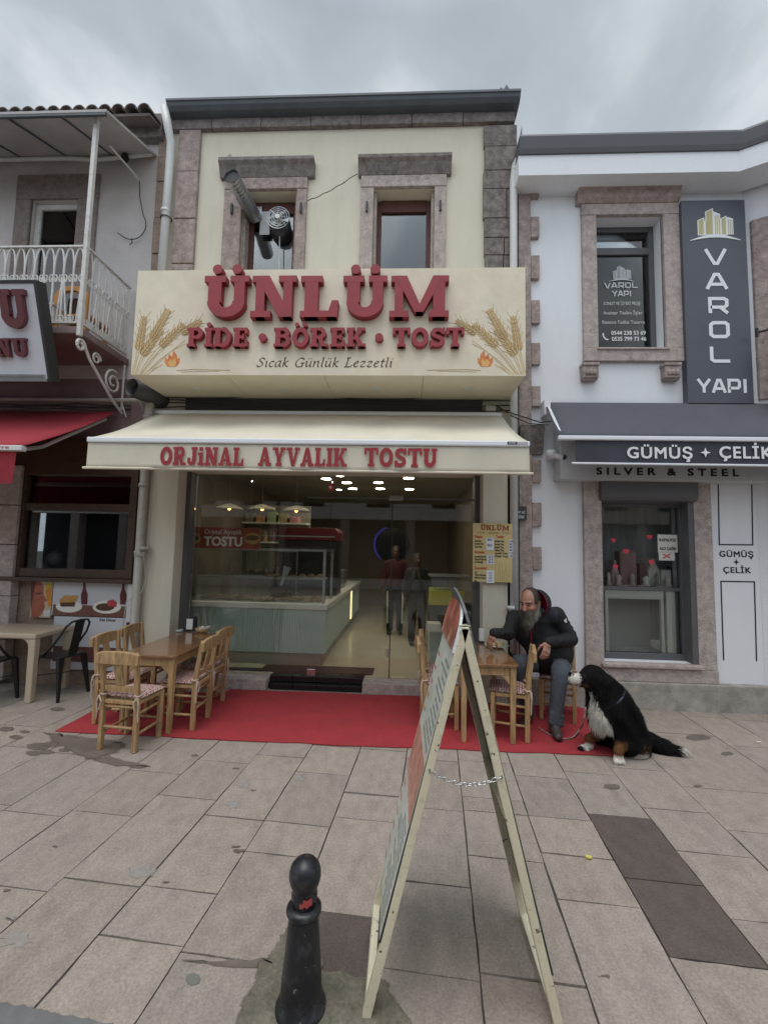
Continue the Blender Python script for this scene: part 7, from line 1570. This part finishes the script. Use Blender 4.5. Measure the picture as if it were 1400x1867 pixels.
# ---------------------------------------------------------------- the seated man
hc = F(967, 1099, 4.50); fw = nrm_((-.70, -.66, -.34)); lf = nrm_(np.cross((0, 0, 1), fw)); hu = np.cross(fw, lf); HS = 1.10
hp = lambda f, l, u: hc+fw*f*HS+lf*l*HS+hu*u*HS
ax_ = (fw, lf, hu)
shR, shL = F(938, 1127, 4.72), F(1014, 1121, 4.62); neck = (shR+shL)/2+np.array([0, .0, .05])
elR, wrR = F(926, 1156, 4.58), F(900, 1154, 4.42); elL, wrL = F(1041, 1166, 4.62), F(999, 1171, 4.42)
hipR, hipL = np.array([1.46, 4.83, .53]), np.array([1.66, 4.80, .53]); pel = np.array([1.56, 4.84, .53])
knR, knL = F(948, 1200, 4.50), F(1022, 1222, 4.40); knR[2] = min(knR[2], .60)
anR, anL = np.array([1.24, 4.56, .10]), G(1011, 1322, .10)
chest = np.array([float(neck[0])+.02, 4.72, .92]); belly = np.array([1.56, 4.70, .68])
man = thing('person', 'bearded man in a black hooded jacket and grey jeans eating at the right table', 'person', (1.56, 4.8, .0))
B = Body()
def head(B, face=True):
    B.ell(hp(-.01, 0, .02), (.100*HS, .077*HS, .108*HS), ax_, .02); B.ell(hp(.025, 0, -.055), (.066*HS, .058*HS, .068*HS), ax_, .04); B.cap(hp(-.03, 0, -.06), neck, .058, .066, .03)
    B.cap(hp(.088, 0, .022), hp(.116, 0, -.022), .009, .015, .012); B.ell(hp(.103, 0, -.028), (.014, .021, .012), ax_, .008)
    B.cap(hp(.084, .012, .034), hp(.070, .052, .032), .010, .009, .014); B.cap(hp(.084, -.012, .034), hp(.070, -.052, .032), .010, .009, .014)
    for s in (-1, 1):
        B.ell(hp(.091, s*.032, .012), (.012, .016, .010), ax_, .012, 'd'); B.ell(hp(.074, s*.031, .011), (.012, .013, .011), ax_, .003); B.ell(hp(.066, s*.042, -.022), (.022, .022, .020), ax_, .02)
        B.ell(hp(-.012, s*.078, -.005), (.020, .010, .034), ax_, .008); B.ell(hp(-.008, s*.086, -.003), (.009, .006, .018), ax_, .005, 'd')
    B.cap(hp(.086, -.022, -.060), hp(.086, .022, -.060), .008, .008, .008)
head(B)
B.cap(neck-np.array([0, 0, .04]), chest, .07, .10, .05); B.ell(chest, (.15, .09, .17), None, .06); B.ell(belly, (.14, .10, .18), None, .06); B.ell(pel, (.15, .11, .10), None, .05)
B.chain([shR, elR, wrR], [.045, .036, .026], .03); B.chain([shL, elL, wrL], [.045, .036, .026], .03); B.cap(neck-np.array([0, 0, .07]), shR, .05, .045, .04); B.cap(neck-np.array([0, 0, .07]), shL, .05, .045, .04)
B.chain([hipR, knR, anR], [.070, .050, .036], .04); B.chain([hipL, knL, anL], [.070, .050, .036], .04)
for a, dd in ((anR, (-.5, -.85, 0)), (anL, (-.12, -1, 0))): B.cap(a-np.array([0, 0, .05]), a+nrm_(dd)*.13-np.array([0, 0, .07]), .035, .025, .03)
tgt = F(893, 1171, 4.44); dR = nrm_(tgt-wrR); hand(B, wrR+dR*.012, dR, (.80, .45, -.15), 1, .45, .5, 1.12, pinch=1)
hand(B, wrL, (-.30, -.38, -.88), (-.25, .85, -.2), -1, .42, .3, 1.08)
V, Q = B.mesh(.0055)
c = np.tile(SKIN, (len(V), 1)); dl = V-hc; f_, l_, u_ = dl@fw/HS, dl@lf/HS, dl@hu/HS
def blend(c, m, col): return c*(1-m[:, None])+np.array(col)*m[:, None]
red = np.exp(-((f_-.108)**2+l_**2+(u_+.02)**2)/.028**2)*.6+np.exp(-((f_-.07)**2+(abs(l_)-.042)**2+(u_+.02)**2)/.025**2)*.45; c = blend(c, np.clip(red, 0, 1), (.40, .13, .095))
eye = ((abs(l_)-.031)**2+(u_-.010)**2*1.8 < .011**2) & (f_ > .055); c[eye] = (.05, .035, .03)
br_ = (abs(u_-.036+abs(l_)*.05) < .008) & (abs(abs(l_)-.034) < .024) & (f_ > .05); c[br_] = (.06, .045, .035)
build_np('body', V, Q, MT['attr'], man, np.concatenate([c, np.ones((len(c), 1))], 1))
# hair: short at the sides and back, thin on the crown
Hb = Body(); Hb.ell(hp(-.016, 0, .028), (.1005*HS, .0815*HS, .108*HS), ax_, .02); Hb.plane(hp(.030, 0, .06), fw*1.0+hu*.42); Hb.plane(hp(0, 0, -.055), -hu-fw*.2)
V, Q = Hb.mesh(.006)
def hcol(P): d = P-hc; u = (d@hu)/HS; g = np.clip((.03-u)/.07, 0, 1)[:, None]; return np.array([.035, .026, .020])*(1-g)+np.array([.16, .15, .14])*g*.8+np.array([.01, .01, .01])*g
hv = build_np('hair', V, Q, MT['hairattr'], man, np.concatenate([hcol(V)*.9, np.ones((len(V), 1))], 1))
VV, FF, CC = strands(V, Q, 1500, .022, lambda p: np.tile(-hu-fw*.7, (len(p), 1)), hcol, 3, .0025, .2); m = MB(); m.v = [tuple(p) for p in VV]; m.f = FF; m.mi = [0]*len(FF); m.build('hair_strands', MT['hairattr'], hv, col=CC)
# beard: full, hanging to the chest, grey at the sides
Bb = Body(); ch = hp(.078, 0, -.078); dn = np.array([-.10, -.10, -1.0])
Bb.cap(hp(.085, -.028, -.048), hp(.085, .028, -.048), .017, .017, .015); Bb.ell(ch, (.042, .056, .045), ax_, .03); Bb.cap(ch, ch+nrm_(dn)*.085, .052, .050, .03); Bb.cap(ch+nrm_(dn)*.08, ch+nrm_(dn)*.155+fw*.0, .046, .020, .03)
for s in (-1, 1): Bb.chain([hp(.004, s*.076, -.025), hp(.022, s*.068, -.075), hp(.055, s*.045, -.10)], [.012, .022, .035], .02); Bb.cap(hp(.055, s*.04, -.10), ch+nrm_(dn)*.08+lf*s*.026, .032, .024, .02)
V, Q = Bb.mesh(.006)
def bcol(P):
    d = P-hc; l = abs(d@lf)/HS; z = np.clip((hc[2]-.07-P[:, 2])/.16, 0, 1); g = np.clip((l-.026)/.035, 0, 1)[:, None]; return np.array([.052, .040, .028])*(1-g)+np.array([.16, .148, .13])*g
bv = build_np('beard', V, Q, MT['hairattr'], man, np.concatenate([bcol(V)*.85, np.ones((len(V), 1))], 1))
VV, FF, CC = strands(V, Q, 3200, .045, lambda p: np.tile(dn, (len(p), 1)), bcol, 4, .003, .22); m = MB(); m.v = [tuple(p) for p in VV]; m.f = FF; m.mi = [0]*len(FF); m.build('beard_strands', MT['hairattr'], bv, col=CC)
# jacket
J = Body(); dnz = np.array([0, 0, 1.0])
J.cap(neck-dnz*.05, chest, .085, .13, .06); J.ell(chest+np.array([-.02, 0, -.02]), (.225, .14, .21), None, .08); J.ell(belly+np.array([-.05, 0, .0]), (.235, .165, .23), None, .08); J.ell(pel+np.array([-.0, -.03, .05]), (.20, .15, .10), None, .06)
J.cap(neck-dnz*.075, shR+np.array([0, 0, -.01]), .07, .075, .05); J.cap(neck-dnz*.075, shL+np.array([0, 0, -.01]), .07, .075, .05)
def sleeve(a, e, w):
    J.cap(a, e, .074, .060, .05); J.cap(e, w-nrm_(w-e)*.01, .060, .044, .03); d = nrm_(w-e); J.cap(w-d*.035, w-d*.004, .048, .046, .006)
    for i in range(4):
        t = .25+.2*i; p = a+(e-a)*t; J.cap(p+nrm_(np.cross(e-a, (0, 1, 0)))*.06, p-nrm_(np.cross(e-a, (0, 1, 0.3)))*.06, .018, .014, .03)
    for i in range(3): p = e+(w-e)*(.1+.25*i); J.cap(p+np.array([.05, -.03, .02]), p+np.array([-.04, -.05, -.03]), .014, .012, .02)
sleeve(shR, elR, wrR); sleeve(shL, elL, wrL)
for t in (.30, .5, .68):   # folds across the front
    p = chest+(belly-chest)*t*1.3+np.array([0, -.13, 0]); J.cap(p+np.array([-.12, .02, .02]), p+np.array([.10, .0, -.03]), .016, .012, .03)
# collar
J.chain([hp(-.05, .07, -.10), hp(-.085, .0, -.09), hp(-.05, -.07, -.10)], [.035, .04, .035], .03)
V, Q = J.mesh(.009)
c = np.tile(np.array([.0105, .0105, .0125]), (len(V), 1)); zz = V[:, 2]
yoke = np.clip((zz-(chest[2]+.075))/.01, 0, 1)*np.clip((.17-np.abs(V[:, 0]-chest[0]))/.01, 0, 1); c = blend(c, yoke, (.024, .027, .038))
MT['jacket'] = mat('jacket_cloth', (1, 1, 1), .8, attr=True, var=.3, vscale=12, bump=.6, bscale=22, grain=.2)
jk = build_np('jacket', V, Q, MT['jacket'], man, np.concatenate([c, np.ones((len(c), 1))], 1))
def snap(P, off=.004):   # push points onto the jacket's street side
    out = []
    for p in P:
        m_ = (np.abs(V[:, 0]-p[0]) < .018) & (np.abs(V[:, 2]-p[2]) < .018)
        y = V[m_, 1].min() if m_.any() else p[1]; out.append((p[0], y-off, p[2]))
    return out
zp = [hp(.05, 0, -.2)+(np.array([1.47, 4.5, .60])-hp(.05, 0, -.2))*t/12 for t in range(13)]; zp = [np.array([float(F(971, 1135, 4.5)[0])+(.012*t/12), 4.5, float(F(971, 1140, 4.5)[2])+(float(F(973, 1192, 4.5)[2])-float(F(971, 1140, 4.5)[2]))*t/12]) for t in range(13)]
MB().tube(snap(zp), .006, 6).build('zip', mat('red_zip', (.30, .015, .03), .6), jk)
p = elL+(shL-elL)*.55; e_ = F(1034, 1133, 4.5); em = MB(); pts = snap([(float(e_[0])+.022*math.cos(t*1.0472)*(1 if t % 2 else .5), 0, float(e_[2])+.03*math.sin(t*1.0472)*(1 if t % 2 else .6)) for t in range(6)], .005); em.flat(pts); em.build('sleeve_emblem', MT['offwhite'], jk)
# hood with red lining
Hd = Body(); q = hp(-.058, .032, -.025); Hd.ell(q, (.112*HS, .122*HS, .128*HS), ax_, .02); Hd.ell(hp(-.030, .036, -.02), (.098*HS, .108*HS, .116*HS), ax_, .006, 'd'); Hd.plane(hp(-.036, 0, 0), fw+hu*.35-lf*.15); Hd.plane(hp(-.06, 0, -.13), -hu)
V2, Q2 = Hd.mesh(.006); d = V2-hp(-.030, .036, -.02); inn = np.sqrt(((d@fw)/(.098*HS))**2+((d@lf)/(.108*HS))**2+((d@hu)/(.116*HS))**2) < 1.035
c = np.where(inn[:, None], np.array([.30, .012, .035]), np.array([.0105, .0105, .0125])); build_np('hood', V2, Q2, MT['jacket'], jk, np.concatenate([c, np.ones((len(c), 1))], 1))
# jeans
K = Body(); K.ell(pel+np.array([0, 0, -.01]), (.19, .14, .105), None, .05)
K.chain([hipR, knR, anR+np.array([0, 0, .02])], [.098, .076, .058], .04); K.chain([hipL, knL, anL+np.array([0, 0, .02])], [.100, .078, .060], .04)
for a, b in ((knL, anL), (knR, anR)):
    for t in (.06, .16, .80, .88, .95): p = a+(b-a)*t; K.cap(p+np.array([-.055, -.03, .01]), p+np.array([.05, -.045, -.012]), .016, .014, .02)
for t in (.3, .5, .7): p = hipL+(knL-hipL)*t+np.array([0, 0, .07]); K.cap(p+np.array([-.06, 0, 0]), p+np.array([.06, .03, -.01]), .018, .014, .03)
V, Q = K.mesh(.008)
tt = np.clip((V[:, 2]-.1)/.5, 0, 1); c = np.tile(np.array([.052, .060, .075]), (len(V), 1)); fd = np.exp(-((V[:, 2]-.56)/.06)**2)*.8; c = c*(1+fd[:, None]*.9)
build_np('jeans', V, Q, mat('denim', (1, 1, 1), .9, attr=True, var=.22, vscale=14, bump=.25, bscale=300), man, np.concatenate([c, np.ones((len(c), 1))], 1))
for a, dd in ((anR, (-.5, -.85, 0)), (anL, (-.10, -1, 0))):
    S_ = Body(); d = nrm_(dd); g = np.array([a[0], a[1], .012]); S_.cap(g+np.array([0, 0, .075]), g-d*.05+np.array([0, 0, .04]), .046, .038, .03); S_.cap(g-d*.05+np.array([0, 0, .04]), g+d*.14+np.array([0, 0, .036]), .038, .036, .03); S_.cap(g+np.array([0, 0, .09]), g+d*.08+np.array([0, 0, .05]), .04, .036, .03); S_.plane(g+np.array([0, 0, -.001]), (0, 0, -1), .004)
    V, Q = S_.mesh(.007); c = np.where((V[:, 2] < .034)[:, None], np.array([.03, .028, .026]), np.array([.05, .042, .038])); build_np('shoe', V, Q, MT['attr'], man, np.concatenate([c, np.ones((len(c), 1))], 1))
# ---------------------------------------------------------------- solid figures inside the shop, standing in for reflections in the glass
def stander(x, y, z0, Hh, top, leg, lab, face=(0, -1), stripe=True, seed=1, fold=False):
    t = thing('person', lab, 'person', (x, y, z0)); k = Hh/1.75; f = np.array([face[0], face[1], 0.]); f /= np.linalg.norm(f); l = np.cross((0, 0, 1), f); U = np.array([0, 0, 1.])
    P = lambda a, b, c: np.array([x, y, z0])+f*a*k+l*b*k+U*c*k
    B = Body(); A = (f, l, U)
    B.ell(P(.0, 0, 1.64), (.095*k, .075*k, .11*k), A); B.ell(P(.03, 0, 1.57), (.06*k, .055*k, .06*k), A, .03); B.cap(P(-.02, 0, 1.56), P(-.02, 0, 1.44), .055*k, .06*k); B.cap(P(.09, 0, 1.635), P(.105, 0, 1.60), .01, .014, .01)
    for s in (-1, 1):
        B.ell(P(-.01, s*.075, 1.62), (.018, .01, .03), A, .008); B.ell(P(.085, s*.03, 1.645), (.012, .014, .010), A, .01, 'd')
        sh, el, wr = P(-.02, s*.17, 1.40), P(-.03, s*.25, 1.12), P(.08, s*.24, .90)
        B.chain([sh, el, wr], [.042*k, .034*k, .026*k], .03); hand(B, wr, f*.25-U*.95, -l*s, s, .35, .2, 1.0*k); B.cap(P(-.02, 0, 1.40), sh, .055*k, .045*k, .04); B.chain([P(0, s*.09, .92), P(.01, s*.10, .5), P(-.02, s*.10, .09)], [.075*k, .05*k, .036*k], .04); B.cap(P(-.02, s*.10, .05), P(.13, s*.12, .03), .035*k, .026*k, .03)
    B.ell(P(-.01, 0, 1.24), (.085*k, .135*k, .20*k), A, .06); B.ell(P(0, 0, .98), (.085*k, .13*k, .14*k), A, .06)
    V, Q = B.mesh(.010); c = np.tile(SKIN*.28, (len(V), 1)); build_np('body', V, Q, MT['attr'], t, np.concatenate([c, np.ones((len(c), 1))], 1))
    T = Body(); T.ell(P(-.01, 0, 1.24), (.125*k, .185*k, .24*k), A, .08); T.ell(P(0, 0, 1.02), (.125*k, .175*k, .14*k), A, .06); T.cap(P(-.02, -.1, 1.42), P(-.02, .1, 1.42), .06*k, .06*k, .05)
    for s in (-1, 1): T.chain([P(-.02, s*.17, 1.40), P(-.03, s*.25, 1.12), P(.07, s*.24, .92)], [.068*k, .056*k, .044*k], .04)
    V, Q = T.mesh(.014); build_np('shirt', V, Q, mat('shirt_%d' % seed, top, .9, var=.15), t)
    Lg = Body(); Lg.ell(P(0, 0, .94), (.11*k, .16*k, .12*k), A, .05)
    for s in (-1, 1): Lg.chain([P(0, s*.09, .92), P(.01, s*.10, .5), P(-.02, s*.10, .10)], [.10*k, .075*k, .065*k], .04)
    V, Q = Lg.mesh(.014); tr = build_np('trousers', V, Q, mat('trousers_%d' % seed, leg, .9, var=.1), t)
    if stripe:
        for s in (-1, 1): MB().tube([P(.075, s*.155, .85), P(.075, s*.150, .5), P(.05, s*.145, .22)], .018, 6).build('white_stripe', MT['offwhite'], tr)
    for s in (-1, 1): S_ = Body(); S_.cap(P(-.06, s*.10, .045), P(.13, s*.12, .04), .045*k, .038*k, .03); S_.plane(P(0, 0, .004), (0, 0, -1)); V, Q = S_.mesh(.012); build_np('shoe', V, Q, MT['black'], t)
    Hr = Body(); Hr.ell(P(-.015, 0, 1.665), (.10*k, .083*k, .105*k), A); Hr.plane(P(.045, 0, 1.66), f-U*.3); V, Q = Hr.mesh(.01); build_np('hair', V, Q, mat('hair_%d' % seed, (.02, .016, .014), .7), t)
g = G(719, 1156, zf); stander(g[0], g[1], zf, 1.62, (.055, .008, .012), (.008, .008, .010), 'person standing inside the shop in a dark red top and black trousers with white stripes', seed=1)
g = G(757, 1176, zf); stander(g[0]+.02, g[1], zf, 1.50, (.022, .024, .022), (.012, .012, .012), 'person in dark clothes standing inside the shop behind the glass door', (.15, -1), False, 2)
# ---------------------------------------------------------------- the dog
dog = thing('dog', 'large black white and tan long haired dog sitting beside the bearded man', 'dog', (1.9, 4.0, 0))
D = Body(); Yh = 3.96
hd_ = F(1081, 1236, Yh); mz0, mz1 = F(1066, 1238, Yh-.01), F(1045, 1238, Yh-.02)
nk, sh_, ch_, bd_, rp = F(1098, 1258, 3.97), F(1112, 1282, 3.98), F(1098, 1302, 3.95), F(1128, 1308, 4.02), F(1144, 1344, 4.05)
D.ell(hd_, (.105, .095, .105), None, .03); D.cap(mz0, mz1, .056, .043, .03); D.cap(mz0+np.array([.01, 0, -.03]), mz1+np.array([.03, 0, -.042]), .035, .022, .02); D.ell(F(1040.5, 1229, Yh-.02), (.020, .022, .018), None, .008)
D.cap(hd_+np.array([.02, .01, -.02]), nk, .092, .105, .035); D.cap(nk, sh_, .115, .15, .06); D.ell(ch_, (.11, .12, .14), None, .06); D.ell(sh_, (.14, .135, .15), None, .05)
D.chain([sh_, bd_, rp], [.145, .155, .15], .06); D.ell(rp+np.array([.02, 0, -.04]), (.15, .15, .15), None, .06)
# ears
for yy, s in ((-.085, -1), (.085, 1)): D.chain([hd_+np.array([.03, yy*.75, .065]), hd_+np.array([.045, yy*1.15, .0]), hd_+np.array([.035, yy*1.2, -.085])], [.022, .034, .022], .012)
# legs
pN, pF, pH = G(1130, 1392), G(1070, 1368), G(1158, 1379)
def fl_(sh, el, pw, rs): D.chain([sh, el, pw+np.array([0, 0, .09])], rs[:3], .035); D.cap(pw+np.array([0, 0, .09]), pw+np.array([0, 0, .035]), rs[2], .036, .02)
fl_(F(1126, 1310, 3.92), F(1131, 1342, 3.90), pN+np.array([.0, .02, 0]), [.062, .040, .031]); fl_(F(1095, 1310, 4.04), F(1090, 1338, 4.07), pF+np.array([.03, .02, 0]), [.06, .040, .031])
for p, dx_ in ((pN, -.015), (pF, -.035)):
    for o in (-.028, -.010, .010, .028): D.cap(p+np.array([dx_*.2+o*.9, .015, .022]), p+np.array([dx_+o*1.1, -.028, .018]), .018, .015, .006)
# hind leg: thigh up at the flank, knee forward, hock behind, paw flat on the ground
kn_, hk_ = F(1141, 1352, 3.93), F(1172, 1372, 3.98)
D.chain([rp+np.array([.0, -.07, -.02]), kn_, hk_], [.12, .075, .045], .05); D.chain([hk_, pH+np.array([.03, .02, .035]), pH+np.array([-.01, -.01, .03])], [.045, .036, .034], .03)
for o in (-.024, -.008, .008, .024): D.cap(pH+np.array([o, .0, .022]), pH+np.array([o-.01, -.035, .017]), .017, .014, .006)
kn2 = rp+np.array([-.12, .12, -.10]); D.chain([rp+np.array([0, .08, -.02]), kn2, np.array([rp[0]-.05, rp[1]+.14, .05])], [.11, .07, .04], .04); D.cap(np.array([rp[0]-.05, rp[1]+.14, .035]), np.array([rp[0]-.2, rp[1]+.10, .03]), .035, .032, .03)
# tail
tl0, tl1, tl2 = F(1172, 1362, 4.10), F(1208, 1366, 4.07), G(1243, 1372, .03); tl0[2] = max(tl0[2], .09); D.chain([tl0, tl1, tl2], [.07, .066, .024], .025)
D.plane((0, 0, .002), (0, 0, -1), .004)
V, Q = D.mesh(.0085)
BK, WH, TN = np.array([.0075, .007, .0075]), np.array([.55, .52, .47]), np.array([.15, .068, .03])
def pxof(P):
    d = P-np.array([0, 0, H]); z = d@_fw; return np.stack([700+FPX*(d@_rt)/z, 933.5-FPX*(d@_up)/z], 1)
def dcol(P):
    rs = np.random.RandomState(5); q = P+rs.normal(0, .006, P.shape); n_ = len(P); c = np.tile(BK, (n_, 1))
    d = q-mz1; wm = ((q[:, 0] < mz0[0]-.052) & (q[:, 2] > hd_[2]-.13) & (np.abs(q[:, 1]-Yh) < .09)); c[wm] = WH
    nose = np.linalg.norm(q-F(1039.5, 1228, Yh-.02), axis=1) < .030; c[nose] = BK*.7
    mouth = (np.abs(q[:, 2]-(mz1[2]-.040)) < .009) & (q[:, 0] > mz1[0]+.01) & wm; c[mouth] = np.array([.12, .03, .028])
    # white bib down the chest front
    w0 = F(1068, 1266, 3.9); w1 = F(1096, 1324, 3.86); ax1 = (w1-w0)/np.linalg.norm(w1-w0); t = (q-w0)@ax1; ll = np.linalg.norm(w1-w0); ds = np.linalg.norm(q-w0-np.clip(t, 0, ll)[:, None]*ax1, axis=1)
    bib = (ds < .050+.035*np.clip(t/ll, 0, 1)) & (q[:, 0] < sh_[0]+.02) & (q[:, 2] > .20) & (q[:, 2] < hd_[2]-.10); c[bib & ~nose] = WH
    for p, hi_, xw in ((pN, .17, .075), (pF+np.array([.03, 0, 0]), .21, .08), (pH+np.array([.01, 0, 0]), .12, .09)):
        r_ = np.linalg.norm(q[:, :2]-p[:2], axis=1) < xw; tn = r_ & (q[:, 2] < hi_) & (q[:, 2] > .055); c[tn] = TN; c[r_ & (q[:, 2] <= .06)] = WH
    ck = np.linalg.norm(q-(mz0+np.array([-.012, -.045, -.045])), axis=1) < .018; c[ck] = TN*.7
    tip = np.linalg.norm(q-tl2, axis=1) < .045; c[tip] = WH
    return c
c = dcol(V); bo_ = build_np('body', V, Q, MT['coat'], dog, np.concatenate([c, np.ones((len(c), 1))], 1))
def dlen(P):
    L_ = .046+.014*np.sin(P[:, 0]*43+P[:, 2]*31); L_[P[:, 2] < .20] = .013; L_[P[:, 2] < .09] = .008; L_[np.linalg.norm(P-hd_, axis=1) < .12] = .014; L_[P[:, 0] < mz0[0]-.01] = np.where(np.abs(P[P[:, 0] < mz0[0]-.01][:, 2]-hd_[2]) < .1, .005, .03)
    tt = (P[:, 0] > tl0[0]+.03) & (P[:, 2] < .22); L_[tt] = .05; return L_
def dflow(P):
    f = np.tile(np.array([.25, 0, -1.0]), (len(P), 1)); t = (P[:, 0] > tl0[0]+.03) & (P[:, 2] < .2); f[t] = (1, -.1, -.25); h_ = np.linalg.norm(P-hd_, axis=1) < .13; f[h_] = (.9, 0, -.5); return f
VV, FF, CC = strands(V, Q, 46000, dlen, dflow, dcol, 6, .0045, .48, bend=.6)
VV[:, 2] = np.maximum(VV[:, 2], .003); m = MB(); m.v = [tuple(p) for p in VV]; m.f = FF; m.mi = [0]*len(FF); fu = m.build('fur', MT['coat'], bo_, col=CC)
for s in (-1,): q = hd_+np.array([-.085, -.05, .025]); MB().lathe([(.003, -.010), (.010, -.005), (.010, .005), (.003, .010)], tuple(q), 12).build('eye', mat('dog_eye', (.02, .01, .006), .1), bo_, smooth=True)
cl = MB(); n = 24; cc0 = (nk+sh_)/2; axn = nrm_(sh_-hd_); e1 = nrm_(np.cross(axn, (0, 1, 0))); e2 = np.cross(axn, e1); cl.tube([cc0+(e1*math.cos(2*math.pi*i/n)+e2*math.sin(2*math.pi*i/n))*.158 for i in range(n)], .011, 6, closed=True); co = cl.build('collar', mat('navy_collar', (.02, .03, .06), .5), dog)
q = F(1091, 1290, 3.80); MB().tube([q, q+np.array([0, 0, -.035])], .010, 8).build('tag', MT['chrome'], co)
lsh = MB(); lp_ = [F(1067, 1290, 3.86), F(1064, 1318, 3.88)]+[np.array([*G(a, b)[:2], z]) for a, b, z in ((1060, 1336, .05), (1046, 1349, .018), (1030, 1352, .017), (1012, 1348, .017), (996, 1340, .017), (982, 1331, .017))]
sm_ = []
for i in range(len(lp_)-1):
    for t in range(5): sm_.append(lp_[i]+(lp_[i+1]-lp_[i])*t/5)
sm_.append(lp_[-1])
for _ in range(3): sm_ = [sm_[0]]+[(sm_[i-1]+sm_[i]*2+sm_[i+1])/4 for i in range(1, len(sm_)-1)]+[sm_[-1]]
lsh.tube(sm_, .0075, 8); tag(lsh.build('leash', mat('braided_leash', (.26, .20, .18), .8, var=.6, vscale=45), smooth=True), 'braided leash trailing over the red carpet from the dog', 'leash')
bpy.data.objects.remove(_fo)
